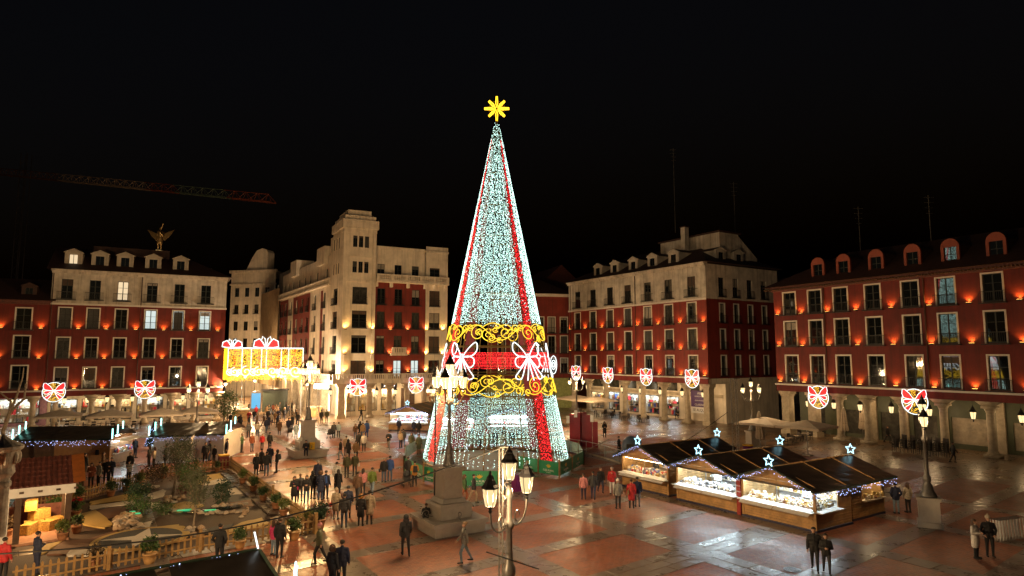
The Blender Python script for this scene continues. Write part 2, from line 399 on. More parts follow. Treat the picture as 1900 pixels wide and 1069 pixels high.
def rail_mesh(w, h, d=.3):
    k = (round(w, 2), round(h, 2), d)
    if k in RC: return RC[k]
    m = MB(); m.box(-w/2, w/2, -d, -d + .035, h - .04, h); m.box(-w/2, w/2, -d, -d + .03, .08, .11)
    for s in (-1, 1): m.box(s*w/2 - .015, s*w/2 + .015, -d, 0.05, h - .04, h); m.box(s*w/2 - .015, s*w/2 + .015, -d, 0.05, .08, .11)
    n = max(6, int(w / .15))
    for i in range(n + 1):
        x = -w/2 + w * i / n; m.box(x - .011, x + .011, -d + .005, -d + .027, .0, h - .04)
    m.box(-w/2 - .05, w/2 + .05, -d - .06, 0, -.1, -.02)
    RC[k] = m.mesh('balcony_railing', M['iron']); return RC[k]
def grid_wall(mb, x0, x1, z0, z1, ops, y=0.0, depth=.3, mi=0):
    xs = sorted({x0, x1, *[min(max(v, x0), x1) for o in ops for v in o[:2]]}); zs = sorted({z0, z1, *[min(max(v, z0), z1) for o in ops for v in o[2:]]})
    for i in range(len(xs) - 1):
        for j in range(len(zs) - 1):
            cx, cz = (xs[i] + xs[i+1]) / 2, (zs[j] + zs[j+1]) / 2
            if any(a < cx < b and c < cz < d for a, b, c, d in ops): continue
            mb.quad((xs[i], y, zs[j]), (xs[i+1], y, zs[j]), (xs[i+1], y, zs[j+1]), (xs[i], y, zs[j+1]), mi)
    for a, b, c, d in ops:
        mb.quad((a, y, c), (a, y, d), (a, y + depth, d), (a, y + depth, c), mi); mb.quad((b, y, d), (b, y, c), (b, y + depth, c), (b, y + depth, d), mi)
        mb.quad((a, y, d), (b, y, d), (b, y + depth, d), (a, y + depth, d), mi); mb.quad((b, y, c), (a, y, c), (a, y + depth, c), (b, y + depth, c), mi)
UPM = None
def uplight(par, x, z, y=0.0, T=None, rz=0.0, power=130.0, col=AMBER):
    global UPM
    if UPM is None:
        b = MB(); b.prism_y([(-.16, 0), (.16, 0), (.22, .12), (-.22, .12)], -.24, 0, 0); b.box(-.19, .19, -.21, -.03, .122, .13, 1); UPM = b.mesh('uplight', [M['iron'], E_scon])
    p = Vector((x, y, z)); p = T @ p if T is not None else p
    o = put('uplight', UPM, par, p, rz)
    lamp('SPOT', power, col, (0, -.2, .16), o, .05, rot=(R(180 - 12), 0, 0), spot=R(125), blend=.9)
    return o
def column_mesh(h, r=.34, sq=False):
    m = MB()
    if sq:
        m.cb(0, 0, 0, 1.25, 1.25, .5); m.cb(0, 0, .5, .95, .95, h - 1.1); m.cb(0, 0, h - .6, 1.1, 1.1, .25); m.cb(0, 0, h - .35, 1.45, 1.2, .35)
    else:
        m.cb(0, 0, 0, 1.15, 1.15, .32); m.lathe([(r*1.35, .32), (r*1.35, .42), (r*1.08, .55), (r, .7), (r*.9, h - 1.05), (r*.9, h - 1.0), (r*1.08, h - .95), (r*1.0, h - .9), (r*1.25, h - .7), (r*1.55, h - .62)], 14)
        m.cb(0, 0, h - .62, 1.05, 1.05, .2); m.add([(-.5,-.4,h-.42),(.5,-.4,h-.42),(.5,.4,h-.42),(-.5,.4,h-.42),(-1.0,-.45,h),(1.0,-.45,h),(1.0,.45,h),(-1.0,.45,h)], [(3,2,1,0),(4,5,6,7),(0,1,5,4),(1,2,6,5),(2,3,7,6),(3,0,4,7)])
    return m
def dormer(par, x, z, y, w=1.75, h=2.0, mats=None, glass='glass', arched=False, deep=2.6):
    m = MB(); wm = mats or M['cream']; ow, oh = w * .5, h * .62
    if arched:
        arc = [(w/2 * math.cos(a), h - w/2 + w/2 * math.sin(a)) for a in [PI * i / 10 for i in range(11)]]
        out = [(-w/2, 0), (w/2, 0)] + arc
        rb = .1; inn = [(w/2 - .26, .15), (w/2 - .26, h - w/2 - .02), (-w/2 + .26, h - w/2 - .02), (-w/2 + .26, .15)]
        m.box(-w/2, -w/2 + .26, 0, .25, 0, h - w/2); m.box(w/2 - .26, w/2, 0, .25, 0, h - w/2); m.box(-w/2 + .26, w/2 - .26, 0, .25, 0, .15)
        m.prism_y([(-w/2, h - w/2)] + [(p[0], p[1]) for p in reversed(arc)][:0] + [(w/2, h - w/2)] + arc[1:-1], 0, .25)
        m.prism_y([(-w/2 + .05, 0), (w/2 - .05, 0)] + [(p[0] * .94, p[1] - .05) for p in arc], .25, deep, 1)
        o = m.build('dormer', [wm, M['roof']], par, (x, y, z))
        pn = MB(); pn.box(-w/2 + .26, w/2 - .26, .16, .2, .15, h - w/2); gm = {'glass': M['glass'], 'lit': E_win, 'litc': E_winc}[glass]
        pn.build('pane', gm, o); sb = MB(); sb.box(-.03, .03, .12, .2, .15, h - w/2); sb.box(-w/2 + .26, w/2 - .26, .12, .2, h*.38, h*.38 + .05); sb.build('sash', M['sash'], o)
    else:
        hw = w/2; e = h * .78
        m.box(-hw, -ow/2, 0, .2, 0, e); m.box(ow/2, hw, 0, .2, 0, e); m.box(-ow/2, ow/2, 0, .2, oh + .1, e); m.box(-ow/2, ow/2, 0, .2, 0, .1)
        m.prism_y([(-hw, e), (hw, e), (0, h - .08)], 0, .2); m.box(-hw, hw, .2, deep, 0, e)
        m.prism_y([(-hw - .14, e - .05), (-hw - .14, e + .05), (0, h + .06), (hw + .14, e + .05), (hw + .14, e - .05), (0, h - .08)][::-1], -.12, .2)
        m.prism_y([(-hw - .12, e + .004), (hw + .12, e + .004), (0, h + .03)], .2, deep, 1)
        o = m.build('dormer', [wm, M['roof']], par, (x, y, z))
        pn = MB(); pn.box(-ow/2, ow/2, .1, .14, .1, oh + .1); gm = {'glass': M['glass'], 'lit': E_win, 'litc': E_winc}[glass]; pn.build('pane', gm, o)
        sb = MB(); sb.box(-.03, .03, .05, .12, .1, oh + .1); sb.box(-ow/2, -ow/2 + .05, .05, .12, .1, oh + .1); sb.box(ow/2 - .05, ow/2, .05, .12, .1, oh + .1); sb.build('sash', M['sash'], o)
    return o
GOODS = [pm('goods_' + n, c, .5, var=.2, scale=9) for n, c in (('white', (.7,.7,.68)), ('red', (.5,.03,.04)), ('brown', (.22,.1,.05)), ('grey', (.2,.2,.22)), ('gold', (.5,.33,.1)), ('blue', (.06,.1,.3)), ('cream', (.6,.5,.36)), ('black', (.02,.02,.02)))]
def shop(par, x0, x1, z0, z1, y, strip='warm', back=None, pal=(0,1,2,3,4,6,7), n=40, seed=0, T=None, rz=0, glassed=False, boost=.15):
    """lit shop window: a shallow room with shelves of goods under a strip light"""
    q = random.Random(seed); D = 1.3
    def L(m, nm, mats, p=par):
        m.M = None; o = m.build(nm, mats, p)
        if T is not None: o.location = T @ Vector((0, 0, 0)); o.rotation_euler = (0, 0, rz)
        return o
    m = MB(); bk = back or M['cream']
    m.quad((x0, y + D, z0), (x1, y + D, z0), (x1, y + D, z1), (x0, y + D, z1)); m.quad((x0, y, z0), (x1, y, z0), (x1, y + D, z0), (x0, y + D, z0)); m.quad((x0, y, z1), (x0, y + D, z1), (x1, y + D, z1), (x1, y, z1))
    m.quad((x0, y, z0), (x0, y + D, z0), (x0, y + D, z1), (x0, y, z1)); m.quad((x1, y, z0), (x1, y, z1), (x1, y + D, z1), (x1, y + D, z0))
    o = L(m, 'display_window', bk)
    s = MB(); s.box(x0 + .1, x1 - .1, y + .35, y + .35 + boost, z1 - .1, z1 - .05); L(s, 'light_strip', E_stripw if strip == 'white' else E_strip)
    gd = MB()
    for lev in (0.02, .33, .6):
        zz = z0 + (z1 - z0) * lev
        if lev: gd.box(x0, x1, y + .7, y + D - .02, zz - .03, zz, 6)
        x = x0 + .1
        while x < x1 - .25:
            w = q.uniform(.12, .4); hh = q.uniform(.15, (z1 - z0) * .26); c = q.choice(pal)
            if q.random() < .85: gd.box(x, x + w, y + q.uniform(.5, .85), y + q.uniform(1.0, 1.2), zz + .001, zz + hh, c)
            x += w + q.uniform(.02, .12)
    kind(L(gd, 'goods', GOODS), 'stuff')
    f = MB()
    for xx in (x0, x1 - .08): f.box(xx, xx + .08, y - .06, y + .04, z0, z1)
    f.box(x0 + .08, x1 - .08, y - .06, y + .04, z1 - .08, z1); f.box(x0 + .08, x1 - .08, y - .06, y + .04, z0, z0 + .12)
    k = max(1, int((x1 - x0) / 1.6))
    for i in range(1, k): xx = x0 + (x1 - x0) * i / k; f.box(xx - .03, xx + .03, y - .05, y + .03, z0 + .12, z1 - .08)
    L(f, 'shop_frame', M['sash'])
    return o

def hip_roof(par, x0, x1, y0, y1, z, rise, over=.6, mat=None, hipL=True, hipR=True, setb=None):
    m = MB(); yr = (y0 + y1) / 2; run = (y1 - y0) / 2
    a, b, c, d = (x0 - over, y0 - over, z), (x1 + over, y0 - over, z), (x1 + over, y1 + over, z), (x0 - over, y1 + over, z)
    e = (x0 + (run if hipL else -over), yr, z + rise); f = (x1 - (run if hipR else -over), yr, z + rise)
    m.add([a, b, c, d, e, f], [(0,1,5,4), (1,2,5), (2,3,4,5), (3,0,4), (3,2,1,0)])
    return m.build('roof', mat or M['roof'], par)

def std_building(name, label, p0, rot, x0, x1, colx, rows, attic, bandz, eave, cornice, upx, upz, redmat, winw, depth=12, lit=(), litc=(), cur=(), upow=130, noside=False):
    """arcaded plaza house; rows = (z0, z1) of framed window rows, attic = (z0, z1, w) pale top storey or None"""
    t = thing(name, label, 'building', p0, rot)
    w = MB(); ops = [(x - winw/2 + .02, x + winw/2 - .02, a, b - .02) for x in colx for a, b in rows]
    top = bandz
    grid_wall(w, x0, x1, cornice, top, ops)
    w.quad((x0, depth, cornice), (x0, 0, cornice), (x0, 0, top), (x0, depth, top)); 
    if not noside: w.quad((x1, 0, cornice), (x1, depth, cornice), (x1, depth, top), (x1, 0, top))
    w.quad((x0 + .02, .6, cornice), (x1 - .02, .6, cornice), (x1 - .02, .6, top), (x0 + .02, .6, top)) if False else None
    w.build('wall', redmat, t)
    if attic:
        a0, a1, aw = attic; u = MB(); grid_wall(u, x0, x1, bandz, eave, [(x - aw/2, x + aw/2, a0, a1) for x in colx])
        u.quad((x0, depth, bandz), (x0, 0, bandz), (x0, 0, eave), (x0, depth, eave)); 
        if not noside: u.quad((x1, 0, bandz), (x1, depth, bandz), (x1, depth, eave), (x1, 0, eave))
        u.build('attic_wall', M['cream'], t)
        b = MB(); b.box(x0 - .08, x1 + .08, -.14, -.003, bandz - .14, bandz + .1); b.build('stone_band', M['trim'], t)
        for i, x in enumerate(colx):
            add_window(t, x, a0, aw, a1 - a0, trim=False, rail=True, glass='lit' if ('a', i) in lit else 'glass', railw=aw + .8)
    c = MB(); c.box(x0 - .1, x1 + .1, -.5, 0.3, eave - .02, eave + .22); c.box(x0 - .05, x1 + .05, -.3, -.003, eave - .28, eave - .02); c.build('eave_cornice', M['cream'] if attic else M['roof_red'], t)
    c = MB(); c.box(x0 - .05, x1 + .05, -.32, -.003, cornice - .05, cornice + .13, 0); c.box(x0, x1, -.12, .55, cornice - .75, cornice - .051, 1); c.build('cornice', [M['trim'], redmat], t)
    for r_, (a, b) in enumerate(rows):
        for i, x in enumerate(colx):
            gl = 'lit' if (r_, i) in lit else 'litc' if (r_, i) in litc else 'glass2' if (r_, i) in cur else 'glass'
            add_window(t, x, a, winw, b - a, glass=gl)
    for z in upz:
        for x in upx: uplight(t, x, z - .1, power=upow)
    # arcade: ceiling and recessed ground-floor wall
    cl = MB(); cl.box(x0, x1, .56, 4.0, cornice - .7, cornice - .5); cl.build('arcade_ceiling', M['cream'], t)
    return t
def side_box(t, x0, x1, y0, y1, z0, z1, mat, name='side_wall'):
    b = MB(); b.box(x0, x1, y0, y1, z0, z1); return b.build(name, mat, t)

# ------------------------------------------------------------------ A: red house with pale attic at the left
A = std_building('arcaded_house', 'red arcaded house with pale top storey and five white dormers, left of the street', pA, rA, -10.15, 10.45,
    [-8.5, -5.45, -2.3, 1.13, 4.45, 7.78], [(12.55, 15.3), (8.68, 11.46), (4.84, 7.62)], (16.3, 18.9, 1.25), 15.7, 19.92, 4.62,
    [-7.0, -3.94, -.55, 2.76, 6.08, 9.52], (12.5, 8.66, 4.82), M['red'], 1.6, lit={('a', 2)}, litc={(0, 3), (0, 4), (0, 5)}, cur={(1, 0), (2, 1), (2, 2), (1, 5), (2, 5)})
hip_roof(A, -10.15, 10.45, 0, 12, 20.14, 3.6, hipL=False)
for i, (x, gl) in enumerate(zip([-8.15, -5.2, -2.3, 1.05, 4.44], ['lit', 'glass', 'glass', 'glass', 'glass'])): dormer(A, x, 20.75, 1.1, 1.95, 2.3, M['cream'], gl)
b = MB(); b.box(5.9, 8.6, 3.6, 6, 20.4, 21.8); b.build('roof_hut', M['cream'], A)
b = MB(); b.box(-6.3, 3, 4.5, 7.5, 21.8, 24.1); b.build('roof_loft', M['roof'], A)
def downpipe(t, x, z0, z1):
    m = MB(); m.tube([(x, -.09, z0), (x, -.09, z1)], .06, 6); m.build('downpipe', M['roof'], t)
downpipe(A, -.1, 4.75, 19.6); downpipe(A, -10.0, 4.75, 19.6)
colm = column_mesh(4.0).mesh('column', M['stone_col'], True)
for x in [-8.9, -5.0, -2.0, 1.0, 4.2, 7.0, 9.9]: put('column', colm, A, (x, .25, 0))
def arcade_wall(t, x0, x1, z1, shops, y=4.0, mat=None, doormat=None):
    w = MB(); grid_wall(w, x0, x1, 0, z1, [(a, b, c, d) for a, b, c, d, *_ in shops], y=y, depth=.05); w.build('arcade_wall', mat or M['cream'], t)
arA = [(-9.8, -6.9, .4, 3.3, 'white'), (-6.4, -3.6, .4, 3.3, 'warm'), (-3.2, -.6, .4, 3.2, 'warm'), (.0, 3.2, .4, 3.3, 'white'), (3.7, 6.2, .4, 3.0, 'warm'), (6.7, 10.0, .4, 3.1, 'warm')]
arcade_wall(A, -10.15, 10.45, 4.0, arA)
for i, (a, b, c, d, s) in enumerate(arA): shop(A, a, b, c, d, 4.02, s, seed=10 + i)

# A0: darker neighbour at the far left
A0 = std_building('corner_house', 'dark red arcaded house cut by the left edge of the picture', pA, rA, -21.0, -10.18,
    [-16.9, -12.8], [(12.3, 15.1), (8.73, 11.62), (4.92, 7.9)], None, 15.75, 15.75, 4.55, [-19, -15.0, -10.95], (12.45, 8.7, 4.75), M['red'], 1.85)
hip_roof(A0, -21, -10.2, 0, 11, 15.97, 3.2, hipL=False, hipR=False)
dormer(A0, -12.6, 16.3, 1.0, 1.6, 2.0, M['roof'])
for x in [-19.5, -15.6, -11.2]: put('column', colm, A0, (x, .25, 0))
arA0 = [(-20.6, -16.4, .4, 3.5, 'white'), (-15.6, -11.0, .4, 3.5, 'white')]
arcade_wall(A0, -21, -10.2, 3.95, arA0, mat=pm('mauve_shop_front', (.32, .18, .26), .6))
for i, (a, b, c, d, s) in enumerate(arA0): shop(A0, a, b, c, d, 4.02, s, seed=20 + i, pal=(0, 0, 1, 3, 6))

# ------------------------------------------------------------------ C: corner house right of the tree
colsC = [-27.0, -22.95, -18.75, -14.65, -10.4, -6.25, -2.0]
Cb = std_building('corner_house', 'red arcaded corner house with pale attic and five gabled dormers, right of the tree', pC, rC, -29.4, .5,
    colsC, [(13.42, 16.26), (9.9, 12.75), (6.32, 9.15)], (17.0, 19.7, 1.42), 16.55, 21.2, 6.08,
    [-29.0, -25.05, -20.8, -16.6, -12.6, -8.35, -4.2, -.1], (13.5, 9.88, 6.42), M['red_b'], 1.75, depth=15, cur={(0, 1), (0, 3), (1, 4), (1, 6), (2, 0), (0, 5)}, lit=set(), upow=120, noside=True)
# its side on the small street
Tm = Matrix.Translation((.5, 0, 0)) @ Matrix.Rotation(R(90), 4, 'Z')
sd = MB(); sops = [(x - .6, x + .6, a, b) for x in (3.0, 5.85, 8.8, 11.8) for a, b in ((13.45, 16.1), (9.9, 12.65), (6.4, 9.15))]
sd2 = MB(); aops = [(x - .55, x + .55, 16.95, 19.5) for x in (3.0, 5.85, 8.8, 11.8)]
sd.M = Tm @ Matrix.Translation((0, -.02, 0)); grid_wall(sd, -.02, 15, 6.08, 16.55, sops); sd.build('side_wall', M['red_b'], Cb)
sd2.M = Tm @ Matrix.Translation((0, -.02, 0)); grid_wall(sd2, -.02, 15, 16.55, 21.2, aops); sd2.build('side_attic_wall', M['cream'], Cb)
for a, b, c, d in sops: add_window(Cb, (a + b)/2, c, b - a, d - c, y=-.02, rz=R(90), T=Tm)
for a, b, c, d in aops: add_window(Cb, (a + b)/2, c, b - a, d - c, y=-.02, rz=R(90), T=Tm, trim=False)
hip_roof(Cb, -29.4, .5, 0, 15, 21.42, 4.2)
for i, x in enumerate([-22.7, -18.55, -14.3, -10.2, -6.0]): dormer(Cb, x, 21.75, .9, 1.95, 2.35, M['cream'], deep=3.4)
for yy in (4.5, 8.2):
    d_ = dormer(Cb, 0, 0, 0, 1.9, 2.2, M['cream'], deep=3.4); d_.location = (-.6, yy, 21.75); d_.rotation_euler = (0, 0, R(90))
b = MB(); b.box(-12.5, -1.2, 5.0, 9.0, 22.2, 26.2, 0); b.box(-12.8, -.9, 4.7, 9.3, 26.2, 26.4, 1); b.box(-7.0, -6.2, 3.6, 4.4, 22.5, 27.6, 0); b.box(-7.1, -6.1, 3.5, 4.5, 27.6, 27.75, 1)
b.add([(-12.5, 9.001, 22), (-1.2, 9.001, 22), (-1.2, 13, 22), (-12.5, 13, 22), (-12.5, 9.001, 26), (-1.2, 9.001, 26), (-1.2, 13, 23), (-12.5, 13, 23)], [(3,2,1,0),(4,5,6,7),(1,2,6,5),(2,3,7,6),(3,0,4,7)], 0); b.build('penthouse', [M['cream'], M['roof']], Cb)
for x in (-12.95, -28.9): downpipe(Cb, x, 6.25, 20.9)
colC = column_mesh(5.3, .4).mesh('column', M['stone_col'], True); sqC = column_mesh(5.33, sq=True).mesh('corner_pier', M['stone_col'])
for x in (-3.5, -7.8, -12.0, -15.9, -20.3, -24.6, -28.6): put('column', colC, Cb, (x, .3, 0))
put('corner_pier', sqC, Cb, (-.1, .6, 0))
arC = [(-28.5, -25.2, .3, 3.0, 'warm'), (-24.0, -21.4, .3, 3.2, 'white'), (-20.4, -17.0, .3, 3.1, 'white'), (-15.6, -12.6, .35, 3.1, 'white'), (-11.6, -8.6, .35, 3.1, 'white')]
arcade_wall(Cb, -29.4, -.2, 5.38, arC, mat=M['cream_b'])
for i, (a, b, c, d, s) in enumerate(arC): shop(Cb, a, b, c, d, 4.02, s, seed=30 + i, n=60, pal=(0, 1, 3, 4, 5, 7, 7, 2))
b = MB(); b.box(-29.4, -.5, 3.86, 3.98, 3.35, 3.75); b.build('fascia', M['stone_col'], Cb)
b = MB(); b.box(-1.3, 1.3, 3.9, 3.97, 3.95, 5.2); mzm = b.mesh('mezzanine_window', M['glass2'])
for x in (-26.8, -22.7, -18.7, -14.1, -10.1, -6.0): put('mezzanine_window', mzm, Cb, (x, 0, 0))
sw = MB(); sw.M = Tm; sw.box(3.9, 15, .6, 1.0, 0, 5.38); sw.box(0, 15, 0, .55, 5.33, 6.03); sw.build('side_arcade', M['cream_b'], Cb)
# purple letting board
def text_mesh(s, size, mat, name='lettering', extrude=.004, align='CENTER'):
    cu = bpy.data.curves.new(name, 'FONT'); cu.body = s; cu.size = size; cu.extrude = extrude; cu.align_x = align; cu.align_y = 'CENTER'
    o = bpy.data.objects.new(name, cu); C.objects.link(o); dg = bpy.context.evaluated_depsgraph_get(); me = bpy.data.meshes.new_from_object(o.evaluated_get(dg))
    bpy.data.objects.remove(o); me.name = name; me.materials.clear(); me.materials.append(mat); return me
def lettering(par, s, size, mat, loc, rot=(R(90), 0, 0), **k):
    o = put('lettering', text_mesh(s, size, mat, **k), par, loc); o.rotation_euler = rot; return o
M['purple'] = pm('purple_vinyl', (.06, .02, .12), .5, var=.05); M['ink'] = pm('dark_print', (.02, .02, .03), .6, var=0); M['paper'] = pm('white_print', (.75, .75, .75), .6, var=0)
sg = thing('letting_board', 'purple and white SE ALQUILA letting board inside the arcade', 'sign', pC + Matrix.Rotation(rC, 3, 'Z') @ Vector((-4.1, 3.5, 1.1)), rC)
b = MB(); b.box(-1.75, 1.75, 0, .08, 0, 3.1); b.build('board', M['purple'], sg); b = MB(); b.box(-1.74, 1.74, -.02, -.001, 0, .85); b.build('white_panel', M['paper'], sg)
lettering(sg, 'SE ALQUILA', .52, M['ink'], (0, -.03, .42)); lettering(sg, 'AASF', .5, M['paper'], (0, -.012, 2.72)); lettering(sg, 'LOCALES Y OFICINAS', .22, M['paper'], (0, -.012, 2.3)); lettering(sg, 'CLARENCIA', .4, M['paper'], (0, -.012, 1.15)); lettering(sg, 'alquiler de inmuebles', .24, M['paper'], (0, -.012, 1.75))

# ------------------------------------------------------------------ D: red house at the right
BLIND[0] = .1
colsD = [-8.35, -5.1, -2.02, 1.52, 5.28, 8.52, 12.4, 16.2]
D = std_building('arcaded_house', 'dark red arcaded house with arched red dormers at the right edge', pD, rD, -10.5, 19.5,
    colsD, [(13.8, 16.48), (10.12, 13.08), (5.95, 9.15)], None, 16.85, 16.85, 5.68, [-9.97, -6.85, -3.6, -.32, 3.4, 7.0, 10.45, 14.4, 18], (13.85, 10.15, 6.03), M['red'], 1.82, depth=12)
hip_roof(D, -10.5, 19.5, 0, 12, 17.08, 4.0, over=.9, hipR=False)
b = MB()
for i in range(100): x = -11.2 + i * .31; b.box(x, x + .13, -.85, 0, 16.72, 16.84)
kind(b.build('eave_rafters', M['wood_d'], D), 'stuff')
for x in (-3.95, 6.6): downpipe(D, x, 5.85, 16.8)
ormat = pm('orange_red_dormer', (.26, .05, .022), .6, var=.15)
for i, x in enumerate([-5.05, -2.0, 1.62, 5.3, 8.78, 12.6]): dormer(D, x, 17.65, .75, 1.62, 2.5, ormat, 'glass', True)
colD = column_mesh(4.95, .36).mesh('column', M['stone_col'], True); sqD = column_mesh(4.95, sq=True).mesh('corner_pier', M['stone_col'])
for x in (-2.95, .1, 3.7, 7.45, 11.35, 15.3): put('column', colD, D, (x, .3, 0))
put('corner_pier', sqD, D, (-9.6, .6, 0)); put('corner_pier', sqD, D, (-6.2, .6, 0))
w = MB(); opsD = [(-8.4, -7.2, 0, 3), (-4.7, -1.9, .4, 3.0), (-.7, 1.4, .1, 3.0), (2.7, 5.0, .2, 3.0), (6.3, 10.0, .5, 3.0), (11.5, 13.6, .4, 2.9), (14.0, 16.5, .4, 2.9)]
grid_wall(w, -10.5, 19.5, 0, 5.0, opsD, y=4.0, depth=.12); w.build('arcade_wall', M['greendoor'], D)
for i, (a, b_, c, d_) in enumerate(opsD):
    p_ = MB(); p_.box(a, b_, 4.1, 4.15, c, d_); p_.build('shop_shutter' if i in (1, 4, 5, 6) else 'doorway', pm('plastic_sheeting', (.30, .25, .18), .45, var=.35, scale=1.3, bump=.6, bscale=2) if i in (4, 5, 6) else M['glass2'], D)
for x in (-5.2, -1.4, 1.9, 5.7, 10.6): p_ = MB(); p_.box(x - .35, x + .35, 3.8, 4.0, 0, 4.9); p_.build('pilaster', M['stone_col'], D)

# ------------------------------------------------------------------ B: pale corner building with tower, left of the tree
BLIND[0] = .42
rS = R(-58); dS = rS - rA; TS = Matrix.Rotation(dS, 4, 'Z')
B = thing('tower_building', 'tall pale and red corner building with square tower, left of the tree', 'building', pB, rA)
def wallpart(name, mat, x0, x1, z0, z1, ops=(), T=None, y=0.0):
    m = MB(); m.M = T; grid_wall(m, x0, x1, z0, z1, list(ops), y=y); return m.build(name, mat, B)
def boxpart(name, mat, x0, x1, y0, y1, z0, z1, T=None):
    m = MB(); m.M = T; m.box(x0, x1, y0, y1, z0, z1); return m.build(name, mat, B)
levB = [(16.8, 19.25), (13.18, 15.72), (9.38, 12.05), (5.75, 8.32)]
fx = [5.5, 8.22, 11.03]
wallpart('red_wall', M['red_b'], 4.4, 12.65, 5.6, 20.4, [(x - .62, x + .62, a, b) for x in fx for a, b in levB])
wallpart('end_bay_wall', M['cream_b'], 12.65, 16.05, 5.6, 20.4, [(13.25, 15.0, a, b) for a, b in levB], y=-.12)
boxpart('end_bay_return', M['cream_b'], 16.05, 16.35, -.12, 14, 5.6, 26.3)
wallpart('tower_wall', M['cream_b'], -.35, 4.4, 5.4, 27.5, [(1.0, 3.22, a, b) for a, b in levB] + [(x - .33, x + .33, a, b) for x in (1.25, 2.13, 3.02) for a, b in ((21.4, 23.1), (25.25, 27.0))], y=-.35)
TT = TS @ Matrix.Translation((0, -.35, 0))
wallpart('tower_side_wall', M['cream_b'], -6.8, .35, 5.4, 27.5, [(-4.9, -2.6, a, b) for a, b in levB] + [(x - .4, x + .4, a, b) for x in (-5.0, -3.8, -2.6) for a, b in ((21.4, 23.1), (25.25, 27.0))], T=TT)
wallpart('top_storey_wall', M['cream_b'], 4.4, 12.65, 20.4, 25.4, [(x - .58, x + .58, 21.35, 23.05) for x in fx], y=.35)
wallpart('end_bay_top_wall', M['cream_b'], 12.65, 16.05, 20.4, 26.3, [(13.3, 15.0, 21.3, 22.9)], y=-.02)
boxpart('parapet', M['cream_b'], 4.4, 12.65, .1, .5, 25.4, 25.8); boxpart('end_bay_cornice', M['cream_b'], 12.5, 16.4, -.3, .3, 25.3, 25.6)
# tower head
def tower_ring(name, o, z0, z1, mat=M['cream_b']):
    pts = [(-.35 - o, -.35 - o), (4.4 + o, -.35 - o), (4.4 + o, 6.4 + o), (-.35 - o, 6.4 + o)]
    m = MB(); m.prism(pts, z0, z1); return m.build(name, mat, B)
tower_ring('tower_cornice', .12, 20.0, 20.35); tower_ring('tower_cornice', .1, 23.7, 23.95)
tower_ring('tower_head', .12, 27.5, 28.1); tower_ring('tower_head', .34, 28.1, 29.4); tower_ring('tower_cap', -.05, 29.4, 30.1); tower_ring('tower_cap', -.6, 30.1, 31.0)
for sx in (-.35, 4.4):
    boxpart('tower_pilaster', M['cream_b'], sx - .15, sx + .35 if sx < 0 else sx + .12, -.52, -.36, 5.6, 27.5) if sx < 0 else boxpart('tower_pilaster', M['cream_b'], sx - .45, sx + .05, -.52, -.36, 5.6, 27.5)
boxpart('tower_core', M['cream_b'], 0.1, 4.38, .3, 6.2, 20.4, 27.5); boxpart('body_core', M['cream'], 4.45, 16.0, 1.0, 14, 20.4, 25.2)
for a, b in levB:
    for x in fx: add_window(B, x, a, 1.24, b - a, trim=False, bars=1, glass='litc' if (a < 6 and x > 6) else 'glass2' if a in (9.38, 13.18) else 'glass', railw=1.7)
    add_window(B, 14.12, a, 1.75, b - a, y=-.12, trim=False, bars=1, railw=1.75); add_window(B, 2.11, a, 2.22, b - a, y=-.35, trim=False, bars=1, glass='glass2' if a > 16 else 'glass', rail=a > 13, railw=2.2)
    add_window(B, -3.75, a, 2.3, b - a, y=-.35, T=TS, rz=dS, trim=False, bars=1, railw=2.3)
for x in fx: add_window(B, x, 21.35, 1.16, 1.7, y=.35, trim=False, rail=False, bars=1)
add_window(B, 14.15, 21.3, 1.7, 1.6, y=-.02, trim=False, rail=False, bars=1)
for a, b in ((21.4, 23.1), (25.25, 27.0)):
    for x in (1.25, 2.13, 3.02): add_window(B, x, a, .66, b - a, y=-.35, trim=False, rail=False, bars=1)
    for x in (-5.0, -3.8, -2.6): add_window(B, x, a, .8, b - a, y=-.35, T=TS, rz=dS, trim=False, rail=False, bars=1)
def balustrade(x0, x1, z0, z1, y, T=None, nm='balustrade', gap=2.7):
    m = MB(); m.M = T; m.box(x0, x1, y, y + .3, z1 - .16, z1); m.box(x0, x1, y, y + .3, z0, z0 + .18)
    n = int((x1 - x0) / gap) + 1
    for i in range(n + 1): x = x0 + (x1 - x0 - .35) * i / n; m.box(x, x + .35, y + .002, y + .298, z0 + .18, z1 - .16)
    k = int((x1 - x0) / .3)
    for i in range(k): x = x0 + .15 + (x1 - x0 - .3) * i / k; m.cb(x, y + .15, z0 + .18, .15, .15, z1 - z0 - .34)
    return m.build(nm, M['cream_b'], B)
balustrade(4.55, 16.3, 20.42, 21.4, -.85); boxpart('balcony_slab', M['cream_b'], 4.45, 16.3, -.95, .34, 20.15, 20.41)
for x in (4.6, 6.9, 9.6, 12.4, 14.0, 15.8): boxpart('balcony_bracket', M['cream_b'], x - .18, x + .18, -.8, -.13, 19.45, 20.14)
balustrade(-1.9, 16.5, 5.45, 6.4, -1.9); boxpart('terrace_slab', M['cream_b'], -1.95, 16.6, -2.0, .0, 5.0, 5.44)
balustrade(7.15, 9.4, 9.35, 10.3, -.8, nm='balcony'); boxpart('balcony_slab', M['cream_b'], 7.0, 9.55, -.9, -.01, 9.05, 9.34)
